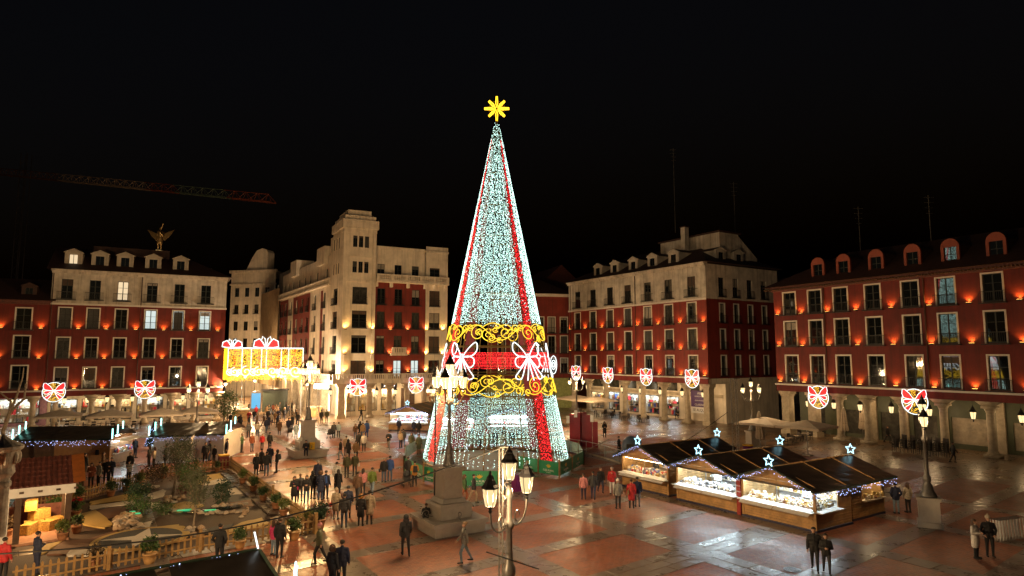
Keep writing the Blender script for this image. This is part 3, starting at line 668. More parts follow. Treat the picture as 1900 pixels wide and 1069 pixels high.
for (x, z) in [(.05, 12.97), (4.05, 12.97), (7.0, 12.97), (9.78, 13.0), (12.72, 13.0), (15.57, 13.05), (.05, 9.32), (4.02, 9.33), (7.0, 9.32), (9.95, 9.25), (12.75, 9.25), (15.57, 9.25), (.05, 6.62), (4.02, 6.6), (7.0, 6.6), (9.93, 6.6), (12.75, 6.6)]:
    uplight(B, x, z - .1, y=-.54 if x < 4.3 else -.14 if x > 12.6 else 0, power=150, col=(1, .52, .14))
# lit arcade with piers and shop windows
colB = column_mesh(4.95, .42).mesh('column', M['stone_col'], True); sqB = column_mesh(4.98, sq=True).mesh('corner_pier', M['stone_col'])
put('corner_pier', sqB, B, (-.4, -.7, 0))
for x in (3.8, 6.85, 9.6, 12.4, 15.6): put('column', colB, B, (x, -.7, 0))
arB = [(.4, 2.6, .7, 4.0, 'warm'), (3.1, 6.0, .7, 4.0, 'warm'), (6.6, 9.0, .7, 4.0, 'warm'), (13.2, 15.8, .7, 3.8, 'warm')]
w = MB(); grid_wall(w, -.3, 16.35, 0, 5.0, [(a, b, c, d) for a, b, c, d, *_ in arB], y=2.6, depth=.05); w.build('arcade_wall', M['cream_b'], B)
for i, (a, b, c, d, s) in enumerate(arB): shop(B, a, b, c, d, 2.62, s, seed=50 + i, pal=(2, 6, 6, 4, 6, 0), back=M['cream_b'], boost=.7)
boxpart('poster', M['wood_d'], 9.8, 12.0, 2.5, 2.58, .6, 4.0)
for x, s_ in ((1.5, 'ARCO'), (7.8, 'ARCO')):
    bb = MB(); bb.box(x - 1.25, x + 1.25, 2.35, 2.58, 4.02, 4.9); so = bb.build('sign_fascia', M['black'], B)
    lettering(so, s_, .62, em('sign_white', (1, 1, 1), 3.0), (x, 2.33, 4.45))
# side along the street
Ls = [(-13.0, -9.0), (-20.0, -15.5), (-31, -23), (-42, -34)]
sops = []
for x in (-10.8, -16.4, -20.9, -24.6, -28.6, -33.2, -37.0, -40.4):
    for a, b in levB: sops.append((x - .7, x + .7, a, b))
wallpart('side_wall', M['cream_b'], -42, -6.8, 5.4, 20.4, sops, T=TS)
tops = [(x - .6, x + .6, 21.3, 23.1) for x in (-10.8, -16.4, -20.9, -24.6, -28.6, -33.2, -37.0, -40.4)]
wallpart('side_top_wall', M['cream_b'], -42, -6.8, 20.4, 25.2, tops, T=TS, y=.3)
for xa, xb in ((-31.2, -19.2), (-42, -35.2)): wallpart('side_red_wall', M['red_b'], xa, xb, 6.4, 19.9, [o_ for o_ in sops if xa < o_[0] < xb], T=TS, y=-.06)
for x in (-12.6, -31.0): boxpart('side_bay_head', M['cream_b'], x - 2.5, x + 2.0, -.25, 3, 24.0, 26.9, T=TS)
balustrade(-42, -6.9, 20.42, 21.3, -.5, T=TS, gap=4); boxpart('side_balcony_slab', M['cream_b'], -42, -6.9, -.6, .28, 20.15, 20.41, T=TS)
balustrade(-42, -1.9, 5.45, 6.3, -1.6, T=TS, gap=5); boxpart('side_terrace_slab', M['cream_b'], -42, -1.96, -1.7, -.01, 5.0, 5.44, T=TS)
for a, b in levB:
    for x in (-10.8,): 
        m = MB(); m.M = TS; m.box(x - 2.0, x - .74, -.035, -.004, a - 1.0, b + .4); m.build('red_panel', M['red_b'], B)
for (a, b, c, d) in sops: add_window(B, (a + b)/2, c, b - a, d - c, T=TS, rz=dS, trim=False, bars=1, rail=c > 6)
for (a, b, c, d) in tops: add_window(B, (a + b)/2, c, b - a, d - c, y=.3, T=TS, rz=dS, trim=False, bars=1, rail=False)
sw = MB(); sw.M = TS; grid_wall(sw, -42, -.5, 0, 5.0, [(x - .7, x + .7, .3, 4.2) for x in (-5, -9.5, -14, -18.5, -23, -27.5, -32)], y=.8, depth=.2); sw.build('side_shop_wall', M['cream_b'], B)
for x in (-5, -9.5, -14, -18.5, -23, -27.5, -32):
    m = MB(); m.M = TS; m.box(x - .69, x + .69, .95, 1.0, .3, 4.2); m.build('lit_doorway', em('lit_shop_door', (1, .82, .55), 2.2), B)
for x in (-7, -11.8, -16.3, -20.8, -25.4, -30):
    o = put('side_pier', column_mesh(4.98, sq=True).mesh('side_pier', M['stone_col']) if x == -7 else bpy.data.meshes['side_pier'], B, TS @ Vector((x, -.7, 0)), dS)

# ------------------------------------------------------------------ further houses down the street
def side_loc(x, y, z=0): return pB + Matrix.Rotation(rS, 3, 'Z') @ Vector((x, y, z))
S1 = thing('netted_house', 'pale house behind beige scaffold netting down the street', 'building', side_loc(-43, 0), rS)
m = MB(); m.box(-17, 0, .5, 12, 0, 22.5); m.box(-15, 0, 3, 12, 22.5, 27.5); m.build('wall', M['cream'], S1)
net = MB()
for i in range(12):
    x = -16.5 + i * 1.5
    for j in range(9): net.quad((x, -.5 + .06 * math.sin(i * 2.1 + j), 3 + j*2.2), (x + 1.5, -.5 + .06 * math.sin(i * 2.1 + 2.1 + j), 3 + j*2.2), (x + 1.5, -.5 + .06 * math.sin(i * 2.1 + 2.1 + j + 1), 5.2 + j*2.2), (x, -.5 + .06 * math.sin(i * 2.1 + j + 1), 5.2 + j*2.2))
net.build('scaffold_net', pm('beige_netting', (.40, .29, .17), .9, var=.2, scale=1.2), S1)
for i in range(6): m = MB(); m.tube([(-16.5 + i * 3.3, -.42, 0), (-16.5 + i * 3.3, -.42, 23.5)], .06, 5); m.build('scaffold_pole', M['steel'], S1)
s2o = at(423, 660, 150); s2o.z = 0
S2 = thing('cream_house', 'bright cream house with stepped curved gable closing the street', 'building', s2o, R(-12))
o2 = [(x - .55, x + .55, z, z + 2.1) for x in (1.6, 4.2, 6.8, 9.4) for z in (7.0, 10.9, 14.8, 18.7, 22.6)]
m = MB(); grid_wall(m, 0, 11.5, 0, 28.5, o2); m.quad((0, 14, 0), (0, 0, 0), (0, 0, 28.5), (0, 14, 28.5)); m.quad((0, 0, 28.5), (11.5, 0, 28.5), (11.5, 14, 28.5), (0, 14, 28.5)); m.build('wall', M['cream_b'], S2)
for a, b, c, d in o2: add_window(S2, (a+b)/2, c, b-a, d-c, trim=False, bars=1, rail=c in (10.9, 18.7))
m = MB(); m.prism_y([(3.4, 28.5), (9.0, 28.5), (9.0, 33.0), (8.6, 33.6), (7.6, 33.9), (6.2, 33.4), (5.0, 31.6), (4.4, 30.4)], .2, 3.0); m.build('curved_gable', M['cream_b'], S2)
m = MB(); m.box(-.3, 11.8, -.45, .2, 28.2, 28.8); m.build('cornice', M['cream_b'], S2); m = MB(); m.box(-.2, 11.7, -.3, 0, 25.3, 25.7); m.build('string_course', M['cream_b'], S2)
# dome behind
dm = thing('street_dome', 'small golden-rimmed dome rising behind the netted house', 'dome', side_loc(-70, 22), rS)
m = MB(); m.lathe([(4.2, 20), (4.2, 33.5), (4.6, 33.6), (4.6, 34.4), (3.9, 34.6)], 20); m.build('drum', M['cream_b'], dm); m = MB(); m.lathe([(3.9, 34.6), (3.6, 36), (2.6, 37.6), (1.2, 38.6), (.7, 38.9), (.7, 40.2), (.3, 41), (.05, 43)], 18); m.build('dome', M['roof'], dm, smooth=True)

C0p = G(1030, 757)
C0 = thing('narrow_house', 'narrow red house with tall white bay windows and green ground floor, behind the tree', 'building', C0p, R(12))
rws = [(13.0, 15.9), (9.5, 12.6), (6.0, 8.7)]
cx0 = [-9.5, -7.2, -4.9, -2.6, -.55, 1.7]
m = MB(); grid_wall(m, -12, 3.0, 5.2, 19.6, [(x - .7, x + .7, a, b) for x in cx0 for a, b in rws]); m.build('wall', M['red_b'], C0)
for x in cx0:
    for a, b in rws: add_window(C0, x, a, 1.5, b - a, rail=True)
m = MB(); m.box(-12, 3, -.1, 9, 0, 5.15); m.build('ground_floor', pm('pale_green_render', (.30, .33, .12), .7), C0)
m = MB(); m.box(-12.2, 3.2, -.4, 0, 19.4, 19.9); m.build('cornice', M['trim'], C0); hip_roof(C0, -12, 3, 0, 9, 19.9, 3)
H1 = thing('gabled_house', 'dark gabled house with brown roof behind the narrow red house', 'building', at(1045, 560, 128) * 1, R(20)); H1.location.z = 0
m = MB(); m.box(-7, 6, 0, 12, 0, 21); m.build('wall', M['roof_red'], H1); m = MB(); m.prism_y([(-7.6, 21), (6.6, 21), (-.5, 27)], -.5, 12); m.build('roof', M['roof_red'], H1)
H2 = thing('rear_block', 'dark flat-roofed block seen over the gap beside the right-hand house', 'building', at(1460, 560, 125), R(-58)); H2.location.z = 0
m = MB(); m.box(-10, 10, 0, 14, 0, 23.5); m.build('wall', M['cream'], H2); m = MB(); m.box(-10.4, 10.4, -.4, 14.4, 23.5, 24.1); m.build('roof', M['roof'], H2)
for i in range(5):
    add_window(H2, -8 + i*4, 18.5, 1.6, 2.4, trim=True, rail=False)

# ------------------------------------------------------------------ crane and antennas, rooftop statue
cr = thing('tower_crane', 'lattice tower crane jib reaching across the night sky at upper left', 'crane')
a, b = at(-60, 318, 190), at(508, 376, 150)
d = (b - a); n = 34; upv = Vector((0, 0, 1.9)); sidev = Vector((d.y, -d.x, 0)).normalized() * .8
secs = [(0, 12, 'grey'), (12, 22, 'pale'), (22, 25, 'red'), (25, 30, 'green'), (30, 34, 'red')]
cm = {'grey': pm('jib_grey_red', (.2, .09, .06), .5), 'pale': pm('jib_pale', (.40, .29, .2), .5), 'red': pm('jib_red', (.24, .06, .03), .5), 'green': pm('jib_green', (.12, .16, .12), .5)}
for s0, s1, cn in secs:
    m = MB()
    for i in range(s0, s1):
        p, q = a + d * (i / n), a + d * ((i + 1) / n); mid = (p + q) / 2 + upv
        m.tube([p - sidev, q - sidev], .13, 4); m.tube([p + sidev, q + sidev], .13, 4); m.tube([(a + d * ((i - .5) / n)) + upv, mid], .12, 4)
        m.tube([p - sidev, mid], .07, 4); m.tube([mid, q + sidev], .07, 4); m.tube([p + sidev, mid], .07, 4); m.tube([mid, q - sidev], .07, 4)
    m.build('jib_section', cm[cn], cr)
m = MB(); tb = at(46, 330, 183)
for dx, dy in ((-.9,-.9),(.9,-.9),(.9,.9),(-.9,.9)): m.tube([(tb.x+dx, tb.y+dy, 0), (tb.x+dx, tb.y+dy, tb.z + 7)], .13, 4)
for i in range(30):
    z0 = i * 2.2; s_ = 1 if i % 2 else -1
    m.tube([(tb.x-.9*s_, tb.y-.9, z0), (tb.x+.9*s_, tb.y-.9, z0+2.2)], .07, 4)
m.build('mast', pm('mast_dark', (.02, .015, .015), .6), cr)
for i, (px, y0, y1, Y) in enumerate([(1249, 275, 372, 118), (1361, 338, 432, 112), (1592, 383, 462, 88), (1722, 362, 420, 82)]):
    p0_, p1_ = at(px, y1 + 60, Y), at(px, y0, Y)
    an = thing('rooftop_antenna', ['tall lattice antenna above the corner house chimney', 'thin antenna above the corner house side dormers', 'antenna above the second arched dormer', 'antenna above the fifth arched dormer'][i], 'antenna', (p1_.x, Y, p0_.z))
    m = MB(); h = p1_.z - p0_.z; m.tube([(0, 0, 0), (0, 0, h)], .05, 5); m.build('mast', M['iron_g'], an)
    for k in range(4): m = MB(); m.tube([(-.7 + .1*k, 0, h - .3 - k*.7), (.7 - .1*k, 0, h - .3 - k*.7)], .03, 4); m.build('element', M['iron_g'], an)

# ================================================================== the light tree
TP = G(920, 857); TP.z = 0
TR, TZ = 6.25, 30.3
tree = thing('christmas_tree_of_lights', 'giant cone Christmas tree of white lights with red ribbons and gold scrolls', 'light tree', TP)
def cone(th, z, out=0.0):                       # th measured from the side facing us, to the right
    r = TR * (1 - z / TZ) * .985 + .1 + out
    return (r * math.sin(th), -r * math.cos(th), z)
M['frame'] = pm('dark_gold_frame', (.16, .11, .03), .5, metal=.5, var=.2)
for z in (.25, 2.6, 5.2, 7.5, 9.8, 11.9, 14.2, 16.6, 19.2, 22, 25):
    m = MB(); m.tube([cone(2*PI*i/48, z, -.04) for i in range(48)], .055, 5, closed=True); m.build('frame_ring', M['frame'], tree)
for i in range(24):
    th = 2*PI*(i + .5)/24; zt = 29.4 if i % 2 == 0 else 17
    m = MB(); m.tube([cone(th, 0, -.04), cone(th, zt, -.04)], .04, 5); m.build('frame_rib', M['frame'], tree)
q = random.Random(3)
RIB = [R(43), R(-57), R(143), R(-143)]
def rib_w(z): return .105 + .02
def in_ribbon(th, z):
    for t in RIB:
        dth = (th - t + PI) % (2*PI) - PI
        if abs(dth) < .125: return True
    return False
# white light curtains, one per gore; real little bulbs
NG = 24
gores = [MB() for _ in range(NG)]; reds = {k: MB() for k in range(len(RIB))}; band = [MB() for _ in range(NG)]
nst = 190
for s_ in range(nst):
    th = 2*PI*s_/nst; g_ = int(s_ * NG / nst)
    z = .5 + q.random()*.1
    while z < 29.9:
        r = TR*(1 - z/TZ)
        keep = min(1.0, (nst * .115 * .32) and 1.0)
        # fewer strings higher up, so that the spacing stays even
        dens = min(1.0, (2*PI*r/nst) / .105) if z > 12 else 1.0
        gap = 5.6 < z < 11.75
        if z < 1.8 and s_ % 2: z += .13; continue
        if q.random() < dens and not gap:
            jt = th + q.gauss(0, .12) / max(r, .5) * (1.0 if z > 11 else .35); zz = z + q.uniform(-.05, .05)
            if in_ribbon(jt, zz):
                if q.random() < .06: gores[g_].octa(cone(jt, zz), .028)
            else:
                low = z < 2.6 and abs(((th + PI) % (2*PI)) - PI - R(2)) < R(24)
                if not low or q.random() < .35: gores[g_].octa(cone(jt, zz), q.uniform(.019, .032) if z > 1.8 else q.uniform(.026, .04))
        z += .115 if z > 5.6 else .13
for i, m in enumerate(gores): kind(m.build('white_light_curtain', E_led, tree), 'stuff')
for k, t in enumerate(RIB):
    m = reds[k]; z = .6
    while z < 28.4:
        r = TR*(1 - z/TZ); wd = .105; nn = max(2, int(2*wd*r/.11))
        for i in range(nn):
            if q.random() < .93: m.octa(cone(t + q.uniform(-wd, wd), z + q.uniform(-.06, .06), .03), q.uniform(.024, .038))
        z += .115
    kind(m.build('red_light_ribbon', E_ledr, tree), 'stuff')
    m = MB()
    for i in range(27):
        z0, z1 = .6 + i*1.02, .6 + (i + 1)*1.02; m.quad(cone(t - .12, z0, .0), cone(t + .12, z0, .0), cone(t + .12, z1, .0), cone(t - .12, z1, .0))
    m.build('ribbon_net', E_redn, tree)
# red belt
for g_ in range(NG):
    m = MB()
    for i in range(13):
        th = 2*PI*(g_ + i/13)/NG
        z = 8.0
        while z < 9.3:
            if q.random() < .95: m.octa(cone(th + q.uniform(-.008, .008), z, .0), q.uniform(.023, .035))
            z += .125
    kind(m.build('red_light_belt', E_ledr, tree), 'stuff')
# gold scrolls
def spiral(cx, cz, r0, turns, a0, sgn=1, n=22, r1=.08):
    return [(cx + (r0 + (r1 - r0)*i/n)*math.cos(a0 + sgn*2*PI*turns*i/n), cz + (r0 + (r1 - r0)*i/n)*math.sin(a0 + sgn*2*PI*turns*i/n)) for i in range(n + 1)]
def on_cone(pts, th0, zc): 
    out = []
    for x, z in pts:
        zz = zc + z; r = TR*(1 - zz/TZ) + .1; out.append(cone(th0 + x/r, zz, .14))
    return out
NS = 6
for tier, (zc, flip) in enumerate(((10.9, 1), (6.55, -1))):
    for k in range(NS):
        th0 = R(-2) + 2*PI*k/NS; r = TR*(1 - zc/TZ); span = 2*PI*r/NS
        curves = [spiral(-span*.30, -.05*flip, .68, 1.6, R(60), 1), spiral(span*.24, 0, .66, 1.7, R(130), -1), spiral(span*.42, .32*flip, .36, 1.4, R(-60), 1), spiral(-span*.03, -.45*flip, .3, 1.4, R(80), -1),
                  spiral(-span*.46, .42*flip, .28, 1.3, R(-90), -1), spiral(span*.08, .52*flip, .26, 1.3, R(200), 1),
                  [(-span*.5 + span*i/24, .62*flip*math.sin(2*PI*i/24*1.0 + .6)) for i in range(25)], [(-span*.22 + span*.42*i/12, flip*(.38 + .38*math.sin(PI*i/12))) for i in range(13)]]
        m = MB()
        for c_ in curves: m.tube(on_cone(c_, th0, zc), .034, 5)
        m.build('gold_scroll', E_gold, tree, smooth=True)
# white bows
def bow_curves(s):
    loops = []
    for sg in (-1, 1):
        loops.append([(sg*s*x, s*z) for x, z in ((.06, .0), (.35, .42), (.72, .78), (.88, .72), (.92, .35), (.72, .08), (.4, -.02), (.06, 0))])
        loops.append([(sg*s*x, s*z) for x, z in ((.06, -.05), (.45, .02), (.8, -.12), (.85, -.45), (.62, -.62), (.35, -.38), (.06, -.05))])
        loops.append([(sg*s*x, s*z) for x, z in ((.04, -.1), (.3, -.6), (.62, -1.25), (.95, -1.15), (.62, -.75), (.15, -.2))])
        loops.append([(sg*s*x, s*z) for x, z in ((.02, -.1), (.08, -.7), (.22, -1.35))])
    loops.append([(s*.13*math.cos(a), s*.13*math.sin(a)) for a in [2*PI*i/10 for i in range(11)]])
    return loops
def smooth_curve(pts, k=5):
    out = []; n = len(pts)
    for i in range(n - 1):
        p0, p1, p2, p3 = (Vector(pts[max(i-1, 0)]), Vector(pts[i]), Vector(pts[i+1]), Vector(pts[min(i+2, n-1)]))
        for j in range(k):
            t = j/k; out.append(tuple(.5*((2*p1) + (p2-p0)*t + (2*p0 - 5*p1 + 4*p2 - p3)*t*t + (3*p1 - p0 - 3*p2 + p3)*t*t*t)))
    return out + [tuple(pts[-1])]
for k in (-3, -1, 1, 3):
    m = MB()
    for c_ in bow_curves(1.42): m.tube(on_cone(smooth_curve(c_), R(36*k), 8.95), .045, 5)
    m.build('white_bow', E_white, tree, smooth=True)
# star on top
m = MB(); zc = 31.25; m.tube([(0, 0, 29.4), (0, 0, 30.8)], .06, 6); m.build('star_mast', M['frame'], tree)
for i in range(8):
    a = R(90 + 45*i); L_ = 1.12 if i % 2 == 0 else 1.0; m = MB(); ca, sa = math.cos(a), math.sin(a)
    for y in (-.09, .09):
        pts = [(.12*ca, .12*sa), (.5*ca - .09*sa, .5*sa + .09*ca), (L_*ca - .05*sa, L_*sa + .05*ca), (L_*ca + .05*sa, L_*sa - .05*ca), (.5*ca + .09*sa, .5*sa - .09*ca)]
        m.tube([(x, y, zc + z) for x, z in pts], .036, 5, closed=True)
    m.build('star_ray', em('star_gold', (1, .55, .02), 2.2) if i == 0 else bpy.data.materials['star_gold'], tree)
m = MB(); m.tube([(.72*math.cos(2*PI*i/20), 0, zc + .72*math.sin(2*PI*i/20)) for i in range(20)], .025, 4, closed=True); m.build('star_ring', M['frame'], tree)
# base deck inside the tree and lit walls
m = MB(); m.lathe([(TR - .2, .0), (TR - .2, .12)], 40); m.build('deck', M['stone'], tree)

# ------------------------------------------------------------------ lamp posts
def lantern_into(par, x, y, z, s=1.0, glass=None, power=0, col=WARM, name='lantern', hang=False):
    """four-sided street lantern, base of the glass at z"""
    n = 6; m = MB(); r0, r1, h = .15*s, .23*s, .5*s
    m.lathe([(.03*s, -.22*s), (.06*s, -.16*s), (.04*s, -.1*s), (r0*.7, -.05*s), (r0*1.08, 0)], n); 
    for i in range(n):
        a = 2*PI*i/n; m.tube([(r0*math.cos(a), r0*math.sin(a), 0), (r1*math.cos(a), r1*math.sin(a), h)], .013*s, 4)
    m.lathe([(r1*1.12, h), (r1*1.15, h + .04*s), (r1*.85, h + .12*s), (r1*.62, h + .24*s), (r1*.5, h + .26*s), (r1*.46, h + .33*s), (.05*s, h + .4*s), (.045*s, h + .44*s), (.02*s, h + .52*s)], n)
    o = m.build(name, M['iron'], par, (x, y, z))
    gm = MB(); vs = []; 
    for r, zz in ((r0*.97, .004), (r1*.97, h - .004)):
        for i in range(n): a = 2*PI*i/n; vs.append((r*math.cos(a), r*math.sin(a), zz))
    gm.add(vs, [(i, (i+1) % n, n + (i+1) % n, n + i) for i in range(n)] + [tuple(range(n - 1, -1, -1))]); gm.build('glass', glass or E_lant_far, o)
    if power: lamp('POINT', power, col, (0, 0, h*.45), o, .11*s)
    return o
def arm_pts(r, z0, z1, a):
    prof = [(.1, 0), (.3, -.18), (.55, -.22), (.8, -.12), (.95, .08), (1.0, .35)]
    return [(r*p*math.cos(a), r*p*math.sin(a), z0 + (z1 - z0)*k/5 + q_) for k, (p, q_) in enumerate(prof)]
def post_lamp(name, label, loc, rz, power, glass, group='three-lantern lamp posts', pedestal=True, top=6.0, arm=.95):
    t = thing(name, label, 'lamp post', loc, rz, group)
    if pedestal:
        m = MB(); m.cb(0, 0, 0, 1.15, 1.15, .28); m.cb(0, 0, .28, .98, .98, 1.1); m.cb(0, 0, 1.38, 1.12, 1.12, .16); m.build('pedestal', M['stone'], t)
    b0 = 1.54
    m = MB(); m.lathe([(.42, b0), (.42, b0 + .1), (.3, b0 + .3), (.24, b0 + .6), (.17, b0 + .75), (.2, b0 + .85), (.2, b0 + 1.0), (.13, b0 + 1.15), (.115, b0 + 1.3), (.085, top - 1.5), (.15, top - 1.45), (.15, top - 1.3), (.09, top - 1.2), (.08, top - .6), (.12, top - .5), (.1, top - .3), (.04, top - .2)], 12); m.build('post', M['iron_g'], t, smooth=True)
    for a in (0, PI):
        m = MB(); m.tube(smooth_curve(arm_pts(arm, top - 1.3, top - 1.15, a), 3), .035, 6)
        m.tube([( (.5 + .16*math.cos(u))*math.cos(a), 0, top - 1.2 + .16*math.sin(u)) for u in [i*.5 for i in range(11)]], .02, 5); m.build('arm', M['iron_g'], t)
        lantern_into(t, arm*math.cos(a), 0, top - .6, 1.0, glass, power)
    lantern_into(t, 0, 0, top, 1.0, glass, power)
    return t
p = at(945, 900, 20.6); p.z = 0
post_lamp('lamp_post', 'nearest three-lantern lamp post in front of the tree', p, R(60), 1500, E_lant, top=5.2, arm=1.12)
post_lamp('lamp_post', 'unseen three-lantern lamp post added beyond the left edge to light the garden', p + Vector((-21.7, -14.9, 0)), R(58), 14000, E_lant_far, top=5.2)  # out of view, added in line with the row to brighten the nativity garden
for (px, py, Y, lab, rz, pw) in [(1705, 0, 35.5, 'three-lantern lamp post on stone pedestal beside the end stall', R(60), 360), (1391, 0, 66, 'three-lantern lamp post beside the folded parasol, in front of the side street', R(15), 850),
                          (1069, 0, 86, 'three-lantern lamp post beyond the red blocks, right of the tree', R(20), 3000), (371, 0, 66, 'three-lantern lamp post behind the white market stalls', R(0), 1500)]:
    p = at(px, 660, Y); p.z = 0; post_lamp('lamp_post', lab, p, rz, pw, E_lant_far, top=5.9)
def pedestal_lamp(label, loc, power, col=WARM):
    t = thing('pedestal_lamp', label, 'lamp post', loc, TH, 'stone pedestal lamps with bench base')
    m = MB(); s = 1.48
    m.add([(-s*.93,-s*.93,0),(s*.93,-s*.93,0),(s*.93,s*.93,0),(-s*.93,s*.93,0),(-s*.97,-s*.97,.5),(s*.97,-s*.97,.5),(s*.97,s*.97,.5),(-s*.97,s*.97,.5)], [(0,1,5,4),(1,2,6,5),(2,3,7,6),(3,0,4,7)]); m.cb(0, 0, .5, 2*s + .12, 2*s + .12, .2); m.build('bench_base', M['stone'], t)
    m = MB(); m.cb(0, 0, .7, 1.78, 1.78, .62); m.cb(0, 0, 1.32, 1.86, 1.86, .14, taper=.93); m.cb(0, 0, 1.46, 1.4, 1.4, .2, taper=.85); m.build('plinth', M['stone'], t)
    m = MB(); m.cb(0, 0, 1.66, 1.06, 1.06, 1.35, taper=.98); m.cb(0, 0, 1.82, 1.09, .76, 1.02); m.cb(0, 0, 1.825, .76, 1.09, 1.01); m.cb(0, 0, 3.01, 1.12, 1.12, .06); m.cb(0, 0, 3.07, 1.32, 1.32, .16); m.build('shaft', M['stone'], t)
    for a in (0, 1, 2, 3):
        m = MB(); m.tube([(.35 + .22*math.cos(u)*(1 - u/9), 0, .24 + .2*math.sin(u)*(1 - u/9)) for u in [i*.45 for i in range(16)]], .022, 5); m.tube([(-.1, 0, .02), (.2, 0, .1), (.5, 0, .02)], .022, 5)
        o = m.build('iron_scroll', M['iron_g'], t); o.location = (.93*math.cos(a*PI/2), .93*math.sin(a*PI/2), .71); o.rotation_euler = (0, 0, a*PI/2)
    b0 = 3.23; top = 7.55
    m = MB(); m.lathe([(.34, b0), (.34, b0 + .1), (.24, b0 + .4), (.2, b0 + .75), (.22, b0 + .85), (.15, b0 + 1.0), (.1, b0 + 1.2), (.075, top - 1.2), (.14, top - 1.1), (.16, top - .9), (.1, top - .7), (.07, top), (.05, top + .2)], 12); m.build('post', M['iron_g'], t, smooth=True)
    for i in range(4):
        a = R(45) + i*PI/2; m = MB(); m.tube(smooth_curve(arm_pts(.75, top - .95, top - .75, a), 3), .03, 6); m.build('arm', M['bronze'], t)
        lantern_into(t, .75*math.cos(a), .75*math.sin(a), top - .25, 1.15, E_lant_far, power, col)
    lantern_into(t, 0, 0, top + .42, 1.15, E_lant_far, power, col)
    return t
pl1 = pedestal_lamp('stone pedestal lamp with five lanterns and bench base, before the tree', (G(832, 982).x, G(832, 982).y, 0), 2100)
pl2 = pedestal_lamp('stone pedestal lamp with yellow box, beside the street crowd', (G(570, 846).x, G(570, 846).y, 0), 3300, GOLDEN)

# hanging lanterns in the arcades
def hang_lantern(label, world, cord, power, group):
    t = thing('hanging_lantern', label, 'lantern', world, 0, group)
    o = lantern_into(t, 0, 0, 0, 1.25, E_lant_far, power, name='lantern_body')
    m = MB(); m.tube([(0, 0, 1.15), (0, 0, cord)], .015, 4); m.build('cord', M['iron'], t); return t
def arcade_lanterns(p0, rot, xs, y, z, ceil, where, power):
    for i, x in enumerate(xs):
        w_ = p0 + Matrix.Rotation(rot, 3, 'Z') @ Vector((x, y, z))
        hang_lantern(f'{ordinal(i)} lantern from the left hanging {where}', w_, ceil - z, power, 'lanterns hanging ' + where)
arcade_lanterns(pC, rC, [-26.6, -22.2, -18.0, -13.9, -9.9, -5.7, -1.9], 1.6, 3.5, 5.38, 'under the corner house arcade right of the tree', 160)
arcade_lanterns(pD, rD, [-7.6, -4.4, -1.4, 1.9, 5.6, 9.4, 13.2], 1.5, 3.2, 4.98, 'under the arcade of the right-edge house', 110)
arcade_lanterns(pA, rA, [-18, -13.4, -8.1, -5.6, -3.4, -.5, 2.6, 5.6, 8.6], 1.6, 2.9, 3.92, 'under the left-hand red house arcades', 150)
arcade_lanterns(pB, rA, [-.2 + .4, 5.3, 8.2, 11.0, 14.0], .6, 3.2, 5.0, 'under the tower building arcade', 240)
arcade_lanterns(pB, rS, [-26, -19, -12, -4], -.6, 3.2, 5.0, 'along the street side of the tower building', 240)
# street floodlight
p = at(590, 775, 88); p.z = 0
fl = thing('floodlight_mast', 'white floodlight on a slim truss mast behind the pedestal lamp', 'floodlight', p, R(0))
m = MB()
for dx, dy in ((-.15,-.1),(.15,-.1),(0,.16)): m.tube([(dx, dy, 0), (dx, dy, 6.0)], .04, 5)
for i in range(14): m.tube([(-.15 if i % 2 else .15, -.1, .4*i), (.15 if i % 2 else -.15, -.1, .4*i + .4)], .02, 4)
m.build('truss', M['white'], fl)
m = MB(); m.box(-.6, 1.4, -.2, .1, 4.6, 5.3); m.build('housing', M['iron_g'], fl); m = MB(); m.box(-.55, 1.35, -.23, -.205, 4.65, 5.25); m.build('lamp_face', em('floodlight_face', (1, .93, .8), 30.0), fl)
# hat-shaded lamps in the side street; last two added to light the cream house
for i, (px, Y) in enumerate([(419, 92), (473, 104), (507, 122), (571, 92), (440, 136), (455, 122)]):
    p = at(px, 700, Y); p.z = 0
    t = thing('street_lamp', ['hat-shaded street lamp at the end of the red house', 'hat-shaded street lamp beside the blue screen', 'hat-shaded street lamp in the middle of the street crowd', 'hat-shaded street lamp behind the pedestal lamp', 'farthest hat-shaded street lamp, added to light the cream house', 'far hat-shaded street lamp before the netted house, added to light the street end'][i], 'street lamp', p, 0, 'hat-shaded street lamps')
    m = MB(); m.lathe([(.12, 0), (.1, 1), (.06, 1.2), (.045, 5.4)], 8); m.build('post', M['iron'], t); m = MB(); m.lathe([(.42, 5.2), (.4, 5.25), (.2, 5.5), (.06, 5.7), (.03, 5.9)], 12); m.build('shade', M['iron'], t)
    m = MB(); m.ball((0, 0, 5.1), (.22, .22, .17)); m.build('bulb', em('street_bulb', (1, .8, .5), 6.0, sample=False), t); lamp('POINT', [2600, 4500, 6000, 12000, 6500, 5500][i], (1, .72, .45) if i == 3 else (1, .62, .30), (0, 0, 4.75), t, .1)

